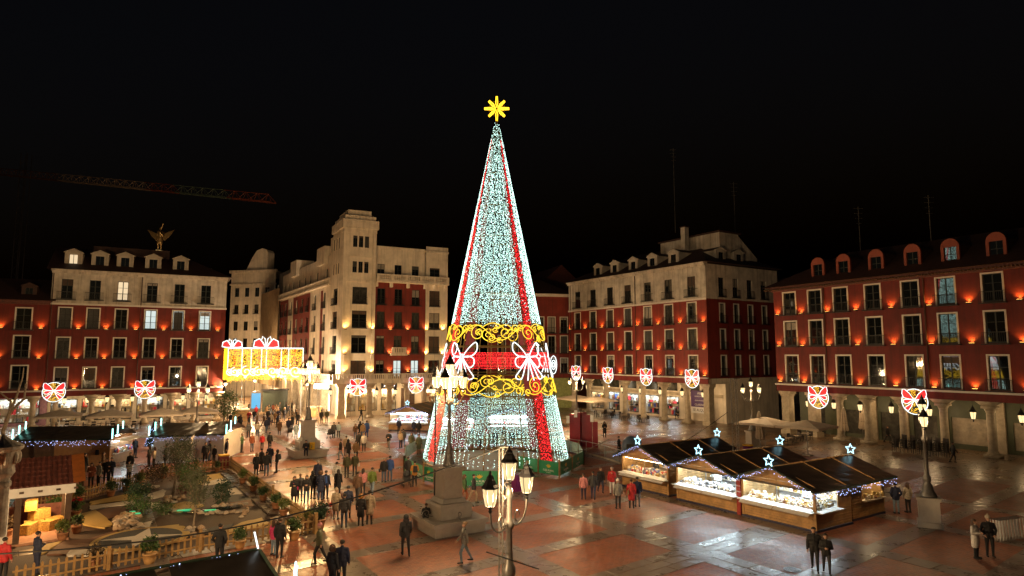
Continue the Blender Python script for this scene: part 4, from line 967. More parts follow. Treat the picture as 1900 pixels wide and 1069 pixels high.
# ================================================================== hanging light ornaments
def face_pt(px, py, p0, rot, yoff=0.0):
    d = ray(px, py); nx, ny = -math.sin(rot), math.cos(rot)
    t = (p0.x*nx + p0.y*ny + yoff) / (d.x*nx + d.y*ny); return Vector((d.x*t, d.y*t, CAMH + d.z*t))
M['bracket'] = M['iron']
def ornament():
    t = thing('bow_ornament', 'x', 'light ornament')
    rim = MB(); n = 30; rim.tube([(1.2*math.cos(2*PI*i/n), 0, -.12 + 1.2*math.sin(2*PI*i/n)) for i in range(n + 1)], .034, 6); rim.build('rim', E_white, t, smooth=True)
    net = MB(); qq = random.Random(5)
    for i in range(420):
        a, r = qq.uniform(0, 2*PI), 1.12*math.sqrt(qq.random()); net.octa((r*math.cos(a), qq.uniform(-.02, .02), -.12 + r*math.sin(a)), .03)
    kind(net.build('gold_netting', E_ledg, t), 'stuff')
    shapes = []
    for sg in (-1, 1):
        shapes.append([(sg*x, z) for x, z in ((.08, .12), (.4, .62), (.85, 1.02), (1.08, 1.0), (1.14, .6), (1.0, .22), (.5, .1))])
        shapes.append([(sg*x, z) for x, z in ((.1, .02), (.6, .08), (1.0, .02), (1.02, -.28), (.7, -.36), (.35, -.12))])
        shapes.append([(sg*x, z) for x, z in ((.08, -.08), (.3, -.28), (.62, -.52), (.98, -.78), (.62, -1.02), (.32, -.62))])
    for s_ in shapes:
        cs = s_ if s_[1][0] > 0 else s_[::-1]
        m = MB(); cx = sum(x for x, z in cs)/len(cs); cz = sum(z for x, z in cs)/len(cs)
        m.prism_y([(cx + (x - cx)*.95, cz + (z - cz)*.95) for x, z in cs[::-1]], -.035, .035)
        pet = m.build('red_petal', em('red_petal', (1, .02, .03), .6, base=(.4, .01, .02)) if 'red_petal' not in bpy.data.materials else bpy.data.materials['red_petal'], t)
        o = MB(); o.tube([(x, -.045, z) for x, z in cs], .028, 5, closed=True); o.build('white_outline', E_white, t)
    m = MB(); m.ball((0, -.04, .04), .13); m.build('knot', E_white, t)
    m = MB(); m.tube([(0, .1, 1.0), (0, .1, 1.9)], .03, 5); m.tube([(0, .1, -1.0), (0, .1, 1.0)], .03, 5); m.build('hanger', M['iron'], t)
    return t
orn = ornament(); first = True
for (px, py, p0_, rt, lab) in [(100, 726, pA, rA, 'leftmost glowing bow bauble over the left arcades'), (269, 721, pA, rA, 'glowing bow bauble above the grey parasols, second of the left arcades'),
        (664, 717, pB, rA, 'glowing bow bauble in front of the tower building shop windows, left of two'), (772, 713, pB, rA, 'glowing bow bauble over the stall roof behind the tree, right of two'),
        (1069, 691, pC, rC, 'leftmost glowing bow bauble on the corner house right of the tree'), (1128, 695, pC, rC, 'second glowing bow bauble from the left on the corner house'),
        (1199, 698, pC, rC, 'third glowing bow bauble from the left on the corner house'), (1284, 701, pC, rC, 'rightmost glowing bow bauble on the corner house, above the purple board'),
        (1518, 735, pD, rD, 'glowing bow bauble above the square parasol on the dark red house'), (1697, 743, pD, rD, 'glowing bow bauble behind the lamp post on the dark red house')]:
    w_ = face_pt(px, py, p0_, rt, -2.6 if p0_ is pB else -1.1)
    if first: orn.location = w_; orn.rotation_euler = (0, 0, rt); orn['label'] = lab; orn['group'] = 'glowing bow baubles'; first = False
    else: dup(orn, lab, w_, rt, 'glowing bow baubles')
# white ornament on the narrow house
w_ = face_pt(1027, 677, C0p, R(12), -.5)
t = thing('snow_ornament', 'small white pointed light ornament on the narrow house', 'light ornament', w_, R(12)); m = MB()
for s_ in (1.3, .8, .4): m.tube([(s_*.45*math.sin(u), 0, s_*math.cos(u)*(1.2 if s_ > 1 else 1)) for u in [2*PI*i/16 for i in range(16)]], .06, 5, closed=True)
m.build('outline', E_white, t)

# ------------------------------------------------------------------ gift-box light curtain across the street
g1, g2 = G(446, 781), G(557, 777); dg_ = g2 - g1; rG = math.atan2(dg_.y, dg_.x)
Gb = thing('gift_box_curtain', 'golden gift-box light curtain with red bows hung across the street', 'light ornament', g1, rG)
def gl(px, py): 
    w = face_pt(px, py, g1, rG); v = w - g1; return (v.x*math.cos(rG) + v.y*math.sin(rG), w.z)
x0, zt = gl(424, 646); x1, _ = gl(563, 646); zm = gl(490, 681)[1]; zb = gl(430, 714)[1]; zc_ = gl(500, 706)[1]
W_ = x1 - x0; fxs = [0, .18, .30, .435, .50, .70, .80, 1.0]
for i, f_ in enumerate(fxs): m = MB(); m.tube([(x0 + W_*f_, 0, zm - .6), (x0 + W_*f_, 0, zt)], .05, 5); m.build('white_upright', E_white, Gb)
m = MB(); m.tube([(x0, 0, zt), (x1, 0, zt)], .09, 5); m.build('white_top_rail', E_white, Gb); m = MB(); m.tube([(x0, .05, zm), (x1, .05, zm)], .05, 5); m.build('cable', M['iron'], Gb)
qq = random.Random(9); E_ledo = em('orange_led', (1, .30, .02), 2.6)
for k in range(len(fxs) - 1):
    a, b = x0 + W_*fxs[k], x0 + W_*fxs[k+1]; m = MB()
    for i in range(int((b - a)*(zt - zm)*85)):
        x, z = qq.uniform(a, b), qq.uniform(zm, zt); m.octa((x, qq.uniform(-.08, .08), z), qq.uniform(.04, .06))
    kind(m.build('gold_light_net', E_ledo if k == 4 else E_ledg, Gb), 'stuff')
for (fa, fb, za, zb_) in [(.07, .10, zm - .3, zt), (.385, .41, zm, zt), (.86, .895, zm, zt), (.50, .70, zm - .35, zm + .2), (.455, .475, zm, zt)]:
    m = MB()
    for i in range(int(W_*(fb - fa)*(zb_ - za)*130)): m.octa((x0 + W_*qq.uniform(fa, fb), qq.uniform(-.12, -.06), qq.uniform(za, zb_)), .04)
    kind(m.build('red_light_stripe', E_ledr, Gb), 'stuff')
m = MB()
for i in range(2700):
    u = qq.random(); x = x0 + W_*u; bot = zb + (zc_ - zb)*math.sin(PI*u)**.6 + qq.uniform(0, .5); z = qq.uniform(bot, zm - .1); m.octa((x, qq.uniform(-.1, .1), z), qq.uniform(.04, .06))
kind(m.build('gold_fringe', E_ledg, Gb), 'stuff')
for i, (f_, r_) in enumerate([(.03, .5), (.09, .6), (.15, .4), (.24, .8), (.33, .55), (.40, .7), (.46, .4), (.51, .3), (.585, .7), (.66, .35), (.73, .8), (.8, .45), (.9, .85), (.97, .4)]):
    m = MB(); c_ = spiral(x0 + W_*f_, zm - .65, r_, 1.5, R(90 if i % 2 else -60), 1 if i % 2 else -1); m.tube([(x, -.12, z) for x, z in c_], .055, 5); m.build('white_scroll', E_white, Gb)
for (px, py, s_) in [(494, 640, 1.5), (431, 641, 1.15)]:
    cx, cz = gl(px, py)
    for sg in (-1, 1):
        out = [(cx + sg*s_*x, zt + .08 + s_*z) for x, z in ((.05, .05), (.3, .5), (.62, .85), (1.05, .62), (1.12, .1), (.6, 0))]
        m = MB(); m.prism_y(out if sg < 0 else out[::-1], -.06, 0); m.build('red_bow_loop', bpy.data.materials['red_petal'], Gb)
        m = MB(); m.tube([(x, -.1, z) for x, z in out], .07, 5, closed=True); m.tube([(x, -.1, z) for x, z in ((cx, zt + .1), (cx + sg*s_*.12, zt + s_*.9), (cx + sg*s_*.34, zt + s_*1.12), (cx + sg*s_*.45, zt + s_*.75), (cx + sg*s_*.05, zt + .1))], .06, 5); m.build('white_bow_outline', E_white, Gb)
# the box's return face
vb = Matrix.Rotation(R(122) - rG, 3, 'Z') @ Vector((1, 0, 0))
m = MB()
for i in range(1400):
    s_ = qq.uniform(0, 4.2); z = qq.uniform(zb + .6, zt); m.octa((x0 + vb.x*s_, vb.y*s_, z), .04)
kind(m.build('gold_return_net', E_ledg, Gb), 'stuff')
for px, base, nm in ((446, 0, 'pole'), (557, 1, 'pole')):
    cx = 0 if not base else dg_.length; m = MB(); m.lathe([(.07, 0), (.055, zt)], 8, c=(cx, .15, 0)); m.build('pole', M['steel'], Gb)
def planter_box(label, loc, rz, w=2.2, h=1.5):
    t = thing('planter_box', label, 'planter', loc, rz, 'wooden ballast boxes'); m = MB(); m.box(-w/2, w/2, -w/2, w/2, 0, h); m.build('box', M['wood'], t); m = MB(); m.box(-w/2 - .08, w/2 + .08, -w/2 - .08, w/2 + .08, h, h + .12); m.build('lid', M['canvas'], t); return t
planter_box('pale wooden ballast box at the foot of the light curtain pole, left', g1 + Vector((0, -.1, 0)), rG); planter_box('pale wooden ballast box beside the pedestal lamp in the crowd', g2 + Vector((.9, 3.5, 0)), rG, 2.0, 1.4)

# ================================================================== market stalls
def star_into(par, x, y, z, s=.31, rz=0):
    m = MB(); pts = []
    for i in range(10): a = R(90 + 36*i); r_ = s if i % 2 == 0 else s*.45; pts.append((r_*math.cos(a), 0, r_*math.sin(a)))
    m.tube(pts, .03, 5, closed=True); o = m.build('neon_star', E_blue, par, (x, y, z + s*.9)); o.rotation_euler = (0, 0, rz)
    m = MB(); m.tube([(0, 0.02, -s*.9), (0, .02, s*.5)], .012, 4); m.build('star_stem', M['iron'], o); return o
def planks(m, x0, x1, y, z0, z1, ph=.135, axis='x', mi=0):
    z = z0; k = 0
    while z < z1 - .02:
        zz = min(z + ph, z1); off = .012*((k*7) % 3 - 1)*.6
        if axis == 'x': m.box(x0, x1, y + off, y + .05, z + .006, zz - .006, mi)
        else: m.box(y + off if False else y - .05, y - off, x0, x1, z + .006, zz - .006, mi)
        z = zz; k += 1
LEDM = {}
def garland(par, pts, n, drop=.0, mat=None, nm='fairy_lights', seed=1):
    m = MB(); g_ = random.Random(seed); pts = [Vector(p) for p in pts]
    for i in range(n):
        u = (i + g_.random()*.8)/n*(len(pts) - 1); k = min(int(u), len(pts) - 2); p = pts[k].lerp(pts[k+1], u - k); p = p + Vector((g_.uniform(-.03, .03), g_.uniform(-.05, 0), -g_.random()*drop)); m.octa(p, .02)
    kind(m.build(nm, mat or E_ledb, par), 'stuff')
    c = MB(); c.tube(pts, .05, 5); c.build('garland', pm('pine_garland', (.012, .03, .015), .8, var=.5, scale=20) if 'pine_garland' not in bpy.data.materials else bpy.data.materials['pine_garland'], par)
def goods_mesh(x0, x1, y0, y1, z, seed, pal, n, hmax=.22):
    m = MB(); g_ = random.Random(seed)
    for i in range(n):
        x, y = g_.uniform(x0 + .08, x1 - .08), g_.uniform(y0 + .05, y1 - .05); w = g_.uniform(.07, .2); h = g_.uniform(.06, hmax); zz = z + (y - y0)*.35
        if g_.random() < .4: m.ball((x, y, zz + h*.5), (w*.6, w*.6, h*.55), g_.choice(pal), 6, 4)
        else: m.cb(x, y, zz, w, w*.8, h, g_.choice(pal), g_.uniform(0, 3), .9)
    return m
def hut(label, loc, rz, w, d, roofd, light='white', openz=(.98, 2.02), endopen=False, seed=1, pal=(0,0,6,6,4,2,1), group='wooden market stalls', stars=(1, 1), wood='wood', eave=2.25, ridge=3.05, strip=1.0, flap=True):
    t = thing('market_stall', label, 'market stall', loc, rz, group); W = M[wood]
    a, b = openz; e = .06
    m = MB(); planks(m, 0, w, 0, .12, a); m.build('front_cladding', W, t)
    m = MB(); planks(m, 0, w, 0, b, eave + .05); m.prism_y([(0, eave + .06), (w, eave + .06), (w/2, ridge - .05)], 0, .05); m.build('front_gable', W, t)
    m = MB(); m.box(-.04, .1, -.02, .1, 0, eave); m.build('corner_post', W, t); m = MB(); m.box(w - .1, w + .04, -.02, .1, 0, eave); m.build('corner_post', W, t)
    for xx, s_ in ((0, 1), (w, -1)):
        m = MB()
        if endopen and xx == w:
            z = .12
            while z < a: m.box(w - .06, w - .01, .1, d, z + .006, min(z + .135, a) - .006); z += .135
            m.box(w - .06, w - .01, .1, d, b, eave); m.box(w - .06, w - .01, d*.62, d, a, b)
        else:
            z = .12
            while z < eave: m.box(min(xx, xx - .05*(-s_)), max(xx, xx + .05*s_), .1, d, z + .006, min(z + .135, eave) - .006); z += .135
        m.build('side_cladding', W, t)
    m = MB(); m.box(.05, w - .05, d - .06, d, .0, eave); m.build('back_wall', M['white'], t)
    m = MB(); m.box(-.03, w + .03, -.45, .06, a, a + .05); m.build('counter', M['white'], t)
    # glass display on the counter
    for k in range(2):
        m = MB(); xx = .08 + k*(w - .16)/2; m.add([(xx + .02, -.5, a - .12), (xx + (w - .16)/2 - .02, -.5, a - .12), (xx + (w - .16)/2 - .02, -.02, a + .16), (xx + .02, -.02, a + .16), (xx + .02, -.46, a - .16), (xx + (w - .16)/2 - .02, -.46, a - .16)], [(0,1,2,3), (0,4,5,1)]); m.build('counter_tray', M['white'], t)
    m = MB(); m.box(.06, w - .06, .07, .85, a - .03, a + .045); m.build('display_deck', M['white'], t)
    m = MB(); m.box(w/2 - .02, w/2 + .02, -.02, .02, a + .05, b); m.build('mullion', M['steel'], t)
    goods_mesh(.1, w - .1, .0, .75, a + .06, seed, pal, int(w*60)).build('goods', GOODS, t)['kind'] = 'stuff'
    m = MB()
    for lev in (1.15, 1.55):
        m.box(.1, w - .1, d - .4, d - .07, lev, lev + .03, 6); g_ = random.Random(seed + 3); x = .15
        while x < w - .3: ww = g_.uniform(.08, .22); m.box(x, x + ww, d - .36, d - .15, lev + .031, lev + g_.uniform(.12, .36), g_.choice(pal)); x += ww + .02
    m.build('shelf_goods', GOODS, t)['kind'] = 'stuff'
    E = E_stripw if light == 'white' else E_strip
    m = MB(); m.box(.15, w - .15, .1, .1 + .12*strip, b - .03, b + .02); m.build('strip_light', E, t)
    m = MB(); m.box(.25, w - .25, d*.55, d*.55 + .12*strip, b - .03, b + .02); m.build('strip_light', E, t)
    if flap: m = MB(); m.add([(0, -.02, b + .04), (w, -.02, b + .04), (w, -.62, b + .12), (0, -.62, b + .12), (0, -.02, b + .09), (w, -.02, b + .09), (w, -.62, b + .16), (0, -.62, b + .16)], [(3,2,1,0),(4,5,6,7),(0,1,5,4),(1,2,6,5),(2,3,7,6),(3,0,4,7)]); m.build('awning_flap', M['black'], t)
    # roof: two tarred sheets with creases
    for sg in (-1, 1):
        m = MB(); n = 7; ex = w/2 + .35
        for i in range(n):
            for yy in (-.55,): pass
        vs = []; ny = 9
        for j in range(ny + 1):
            y = -.55 + (roofd + .9)*j/ny
            for i in range(n + 1):
                u = i/n; x = w/2 + sg*ex*u; z = ridge - (ridge - eave + .12)*u + .03*math.sin(j*2.3 + i*1.7 + seed)*(i/n) ; vs.append((x, y, z))
        fs = []
        for j in range(ny):
            for i in range(n):
                f_ = (j*(n+1)+i, j*(n+1)+i+1, (j+1)*(n+1)+i+1, (j+1)*(n+1)+i); fs.append(f_ if sg > 0 else f_[::-1])
        m.add(vs, fs); k0 = len(vs); m.add([(x, y, z - .05) for x, y, z in vs], [f[::-1] for f in fs])
        for j in range(ny): m.quad(vs[j*(n+1)+n], vs[(j+1)*(n+1)+n], tuple(Vector(vs[(j+1)*(n+1)+n]) - Vector((0,0,.05))), tuple(Vector(vs[j*(n+1)+n]) - Vector((0,0,.05))))
        m.build('roof_sheet', M['black'], t)
    m = MB(); m.box(w/2 - .07, w/2 + .07, -.56, roofd + .36, ridge - .01, ridge + .03); m.build('ridge_board', M['wood'], t)
    for sg in (-1, 1):
        m = MB(); ex = w/2 + .33; dz = ridge - eave + .12; m.add([(w/2, -.57, ridge - .06), (w/2, -.57, ridge + .04), (w/2 + sg*ex, -.57, ridge - dz + .04), (w/2 + sg*ex, -.57, ridge - dz - .06), (w/2, -.53, ridge - .06), (w/2, -.53, ridge + .04), (w/2 + sg*ex, -.53, ridge - dz + .04), (w/2 + sg*ex, -.53, ridge - dz - .06)], [(0,1,2,3),(7,6,5,4),(1,5,6,2),(0,3,7,4)]); m.build('verge_board', W, t)
    garland(t, [(-.33, -.6, eave - .12), (w/2, -.6, ridge + .02), (w + .33, -.6, eave - .12)], int(w*16), .22, seed=seed)
    for sg in (-1, 1):
        for f_ in (.36, .72):
            m = MB(); ex = w/2 + .3; dz = ridge - eave + .12; y = -.5 + (roofd + .8)*f_; m.add([(w/2, y, ridge + .03), (w/2 + sg*ex, y, ridge - dz + .05), (w/2 + sg*ex, y + .1, ridge - dz + .05), (w/2, y + .1, ridge + .03), (w/2, y, ridge + .06), (w/2 + sg*ex, y, ridge - dz + .08), (w/2 + sg*ex, y + .1, ridge - dz + .08), (w/2, y + .1, ridge + .06)], [(0,1,5,4),(4,5,6,7),(1,2,6,5),(2,3,7,6)] if sg > 0 else [(4,5,1,0),(7,6,5,4),(5,6,2,1),(6,7,3,2)]); m.build('roof_batten', M['wood'], t)
    if stars[0]: star_into(t, w/2, -.58, ridge + .05)
    if stars[1]: star_into(t, w/2, roofd + .3, ridge + .05)
    m = MB(); m.box(-.05, w + .05, -.06, d, 0, .11); m.build('skid_base', pm('blue_grey_skirt', (.03, .03, .07), .5) if 'blue_grey_skirt' not in bpy.data.materials else bpy.data.materials['blue_grey_skirt'], t)
    return t
O1 = G(1156, 902); O2 = G(1514.6, 988); dv = O2 - O1; rR = math.atan2(dv.y, dv.x); LR = dv.length
def row(x, y, z=0): return O1 + Matrix.Rotation(rR, 3, 'Z') @ Vector((x, y, z))
hut('wooden market stall with warm lit toy counter, farthest of the right-hand row', row(0, 0), rR, 4.2, 3.2, 7.2, 'warm', seed=11, pal=(0,1,4,5,6,3), flap=False, strip=.6)
s2 = hut('wooden market stall with white-lit glass counter, middle of the right-hand row', row(5.1, -.15), rR, 4.55, 3.3, 7.2, 'white', seed=12, pal=(0,0,3,6,7), strip=1.3)
s3 = hut('wooden market stall selling pale sweets, nearest of the right-hand row', row(9.95, -.15), rR, 4.4, 3.4, 7.2, 'white', endopen=True, seed=13, pal=(6,6,0,4,2), strip=1.3)
# end counter of the nearest stall
garland(s3, [(4.78, -.55, 2.1), (4.78, 2.5, 2.06), (4.78, 7.6, 2.1)], 90, .35, seed=15)
goods_mesh(0, 1.9, 0, .6, 0, 77, (6, 6, 0, 4), 90).build('goods', GOODS, s3, (4.3, .15, 1.04), R(90))['kind'] = 'stuff'
m = MB(); m.box(4.35, 4.75, .0, 2.1, .98, 1.03); m.build('counter', M['white'], s3)
m = MB(); m.box(-.33, -.08, -.1, .35, 0, 2.2); m.build('red_price_panel', pm('red_print', (.28, .03, .025), .5, var=.3, scale=8), s3)
for i, tx in enumerate(('QUESOS', 'DULCES', 'TURRON', 'MIEL')): lettering(s3, tx, .09, M['paper'], (-.2, -.11, 1.95 - i*.32))
# rear huts, back to back with the row
def rear_hut(label, loc, rz, w, d, seed):
    t = thing('market_stall', label, 'market stall', loc, rz, 'rear market stalls'); m = MB(); planks(m, 0, w, 0, .12, .95); planks(m, 0, w*.3, 0, .95, 2.15); planks(m, w*.92, w, 0, .95, 2.15); planks(m, w*.3, w*.92, 0, 1.85, 2.15); m.build('front_cladding', M['wood'], t)
    m = MB(); m.box(0, .05, .06, d, .12, 2.15); m.box(w - .05, w, .06, d, .12, 2.15); m.box(.05, w - .05, d - .05, d, .12, 2.15); m.build('side_cladding', M['wood'], t)
    m = MB(); m.box(w*.28, w*.94, -.25, .1, .95, 1.0); m.build('counter', M['canvas'], t); goods_mesh(w*.3, w*.9, -.2, .1, 1.0, seed, (4, 4, 6, 2), 26, .3).build('goods', GOODS, t)['kind'] = 'stuff'
    m = MB(); m.box(w*.3, w*.9, .5, .6, 1.9, 1.95); m.build('strip_light', E_strip, t); m = MB(); m.box(-.02, w + .02, -.02, d, 0, .11); m.build('skid_base', bpy.data.materials['blue_grey_skirt'], t); return t
rear_hut('small wooden stall end with a lit hatch of pale figures, behind the nearest stall', row(14.1, 3.75), rR + R(90), 3.4, 4.0, 5)
rear_hut('wooden stall back under the shared roof of the middle stall', row(9.5, 7.1), rR + R(180), 4.3, 3.3, 6)

# stall behind the tree
rT = R(-12)
hut('white-lit market stall under a brown roof behind the tree', G(722, 799), rT, 5.0, 3.0, 6.5, 'white', seed=21, pal=(0,0,1,5,6), group='stalls behind the tree', stars=(1, 0), strip=1.2)
hut('white-lit market stall half hidden behind the tree curtain', G(800, 812), rT, 5.0, 3.0, 6.0, 'white', seed=22, pal=(0,0,1,3,6), group='stalls behind the tree', stars=(1, 0), strip=1.4)
hut('white-lit market stall seen through the base of the tree', G(905, 808), R(4), 5.4, 3.0, 5.0, 'white', seed=23, pal=(0,0,1,3,6), group='stalls behind the tree', stars=(0, 0), strip=1.4)

# stalls at the left: backs and ends to us
def back_stall(label, loc, rz, w, d, wall, seed, eave=2.35, ridge=3.1, doors=False, icic=True, strip_side=None, tarp=None):
    """long side to us (y=0 face), roof ridge along x"""
    t = thing('market_stall', label, 'market stall', loc, rz, 'left-hand market stalls'); m = MB()
    n = max(2, int(w/1.15))
    for i in range(n): m.box(w*i/n + .008, w*(i+1)/n - .008, 0, .05, .08, eave)
    m.build('wall_panels', wall, t)
    for xx in (0, w - .05): m = MB(); m.box(xx, xx + .05, .051, d, .08, eave); m.build('end_wall', wall, t)
    m = MB(); m.box(.05, w - .05, d - .05, d, .08, eave - .9); m.build('counter_front', wall, t)
    for sg, (ya, yb) in ((1, (-.35, d/2)), (-1, (d + .35, d/2))):
        m = MB(); ny, nx = 5, 10; vs = []; fs = []; g_ = random.Random(seed)
        for j in range(ny + 1):
            for i in range(nx + 1): u = j/ny; vs.append((-.25 + (w + .5)*i/nx, ya + (yb - ya)*u, eave - .05 + (ridge - eave + .05)*u + g_.uniform(-.018, .018)))
        for j in range(ny):
            for i in range(nx): f_ = (j*(nx+1)+i, j*(nx+1)+i+1, (j+1)*(nx+1)+i+1, (j+1)*(nx+1)+i); fs.append(f_ if sg > 0 else f_[::-1])
        m.add(vs, fs); m.add([(x, y, z - .06) for x, y, z in vs], [f[::-1] for f in fs]); m.build('roof_sheet', tarp or M['black'], t)
    m = MB(); m.box(-.2, w + .2, -.3, -.26, eave - .12, eave - .05); m.build('fascia', tarp or M['black'], t)
    if icic: garland(t, [(-.2, -.36, eave - .1), (w*.3, -.36, eave - .2), (w*.6, -.36, eave - .1), (w + .2, -.36, eave - .12)], int(w*11), .45, seed=seed)
    m = MB(); m.box(.3, w - .3, d*.55, d*.55 + .14, eave - .1, eave - .05); m.build('strip_light', E_stripw, t)
    return t
E_ice = em('teal_white_tube', (.35, 1.0, .85), 3.0)
rL = R(28)
bl1 = back_stall('brown market stall with black tarp roof behind the thatched nativity hut', G(30, 868), R(5), 5.2, 3.4, M['wood_d'], 31); 
bl2 = back_stall('brown market stall with black tarp roof facing the lane at the left', G(98, 868), R(5), 4.3, 3.6, pm('brown_stall_panel', (.20, .10, .04), .55, var=.2), 32)
wl = pm('white_stall_panel', (.60, .57, .54), .5, var=.08, scale=2)
bl3 = back_stall('white-panelled market stall with black roof, left of the white pair', G(283, 859), R(4), 3.1, 4.6, wl, 33)
bl4 = back_stall('white-panelled market stall with black roof, right of the white pair', G(354, 855), R(4), 2.7, 4.6, wl, 34)
for st, w, d in ((bl2, 4.3, 3.6), (bl1, .0, 3.4), (bl3, 0.0, 4.6), (bl4, 2.7, 4.6)):
    for k in range(3): m = MB(); y = -.3 + d*.5*k/2.2; x = w + .28 if w else -.28; m.tube([(x, y, 2.3 + .7*k/2.2), (x, y, 3.1 + .5*k/2.2)], .05, 5); m.build('ice_tube_light', E_ice, st)
for st, x in ((bl2, 4.35), (bl3, -.05)):
    m = MB(); s_ = 1 if x > 1 else -1
    for k in range(4): m.box(min(x, x + s_*1.3), max(x, x + s_*1.3), .3 + k*.8, 1.0 + k*.8, 2.05 - .0*k, 2.1)
    m.build('awning_slats', M['canvas'], st); m = MB(); m.box(min(x, x + s_*.25), max(x, x + s_*.25), .3, 3.2, .95, 1.0); m.build('counter', M['white'], st)
    goods_mesh(0, 2.8, 0, .4, 0, 91 if x > 1 else 92, (0, 0, 1, 4, 5), 90, .4).build('goods', GOODS, st, (x + s_*.02 if s_ < 0 else x + .4, .35, 1.0), R(90))['kind'] = 'stuff'
    m = MB(); m.box(x + s_*.05, x + s_*.12, .4, 3.1, 1.95, 2.0); m.build('strip_light', E_stripw, st)
# small blue-lit tree by the lane
bt = thing('blue_light_tree', 'small fir wrapped in blue lights at the corner of the white stall', 'light tree', G(272, 838) + Vector((0, 1, 0)))
m = MB(); qq = random.Random(4)
for i in range(260): u = qq.random(); a = qq.uniform(0, 6.28); r_ = .75*(1 - u); m.octa((r_*math.cos(a), r_*math.sin(a), .4 + 2.3*u), .022)
kind(m.build('fairy_lights', E_ledb, bt), 'stuff'); m = MB(); m.lathe([(.1, 0), (.1, .35), (.75, .4), (.4, 1.4), (.05, 2.75)], 9); m.build('foliage', pm('dark_fir', (.01, .03, .015), .9), bt)
# nearest stall, roof seen from above at the bottom edge
zr = 2.6
pa, pb = G(312, 1052, 2.95), G(479, 1021, 2.95)
nd = pb - pa; rN = math.atan2(nd.y, nd.x); Ln = nd.length
ns = thing('market_stall', 'nearest market stall, black roof seen from above at the bottom edge', 'market stall', Vector((pa.x, pa.y, 0)), rN, 'left-hand market stalls')
for xa, xb in ((0, Ln), (-5.2, -.35)):
    for y1, z1 in ((-2.4, 2.25), (1.9, 2.3)):
        m = MB(); q8 = [(xa, 0, 2.95), (xb, 0, 2.95), (xb + .05, y1, z1), (xa, y1, z1)]; lo = [(x, y, z - .06) for x, y, z in q8]
        fs = [(3,2,1,0), (4,5,6,7), (0,1,5,4), (1,2,6,5), (2,3,7,6), (3,0,4,7)] if y1 < 0 else [(0,1,2,3), (7,6,5,4), (4,5,1,0), (5,6,2,1), (6,7,3,2), (7,4,0,3)]
        m.add(q8 + lo, fs); m.build('roof_sheet', M['black'], ns)
m = MB(); m.box(-5, Ln - .1, -2.2, 1.7, 0, 2.2); m.build('wall', M['wood'], ns)
for k in range(6): m = MB(); m.box(Ln + .1 + .13*k, Ln + .17 + .13*k, -2.3, 1.2, 2.05 - .06*k, 2.09 - .06*k); m.build('awning_slat', M['canvas'], ns)
garland(ns, [(-5.2, .05, 2.98), (0, .05, 2.98), (Ln, .05, 2.98)], 40, .1, seed=8); garland(ns, [(Ln + .05, 0, 2.95), (Ln + .1, -2.4, 2.25)], 16, .1, seed=9)
m = MB(); m.tube([(Ln, .0, 3.0), (Ln - .1, .1, 3.5)], .028, 5); m.build('ice_tube_light', E_white, ns); m = MB(); m.box(Ln + .04, Ln + .09, -2.0, 1.2, 1.7, 1.74); m.build('strip_light', E_stripw, ns)
st_ = star_into(ns, Ln + .75, -1.2, 2.2, .28, R(60))

# ------------------------------------------------------------------ barrier of green banners round the tree
M['banner'] = pm('green_banner', (.03, .25, .12), .5, var=.12); M['post'] = pm('barrier_post', (.20, .12, .05), .6); E_none = None
M['yel'] = pm('yellow_print', (.75, .45, .02), .6, var=0)
bpts = [G(750, 877), G(786, 894.5), G(806, 899), G(854, 905), G(925, 905)]
bpts2 = [G(961, 872), G(999, 880), G(1038, 887), G(1061, 875), G(1083, 863)]
bpts3 = [G(1083, 863), G(1074, 846), G(1040, 836), G(975, 829), G(900, 826), G(830, 829), G(775, 838), G(752, 853), G(750, 877)]
names = ['left of the pedestal lamp', 'between the pedestal lamp and the nearest lamp post', 'at the right foot of the tree', 'behind the tree']
def barrier(label, pts, logo=True, mat=None):
    t = thing('banner_barrier', label, 'barrier', pts[0], 0, 'banner barriers round the tree')
    for i in range(len(pts)):
        p = pts[i] - pts[0]; m = MB(); m.box(-.07, .07, -.07, .07, 0, 1.3); m.build('post', M['post'], t, p)
    for i in range(len(pts) - 1):
        p, q_ = pts[i], pts[i+1]; d = q_ - p; L_ = d.length; rz = math.atan2(d.y, d.x); k = max(1, round(L_/2.4))
        for j in range(k):
            c_ = p + d*((j + .5)/k) - pts[0]; w = L_/k - .12
            m = MB(); m.box(-w/2, w/2, -.02, .02, .14, 1.12); b_ = m.build('banner', mat or M['banner'], t, c_, rz)
            if logo and w > 1.0:
                ln = lettering(b_, 'CAJA RURAL', .2, M['paper'], (0, -.024, .42)); lettering(b_, 'de Zamora', .1, M['paper'], (0, -.024, .27))
                em_ = MB()
                for a in (-50, -25, 0, 25, 50):
                    r_ = R(90 + a); cx, cz = math.cos(r_), math.sin(r_); em_.prism_y([(0, .6), (.2*cx - .03*cz, .6 + .2*cz + .03*cx*1), (.32*cx, .6 + .32*cz), (.2*cx + .03*cz, .6 + .2*cz - .03*cx)][::-1], -.026, -.0215)
                em_.build('emblem', M['yel'], b_)
    return t
barrier('green banner barrier left of the stone pedestal, at the left foot of the tree', bpts[:3]); barrier('green banner barrier behind the stone pedestal, front of the tree', bpts[3:]); barrier('green banner barrier with white logos at the right foot of the tree', bpts2)
barrier('pale green barrier backs behind the tree', bpts3, False, pm('pale_banner_back', (.30, .42, .36), .5))

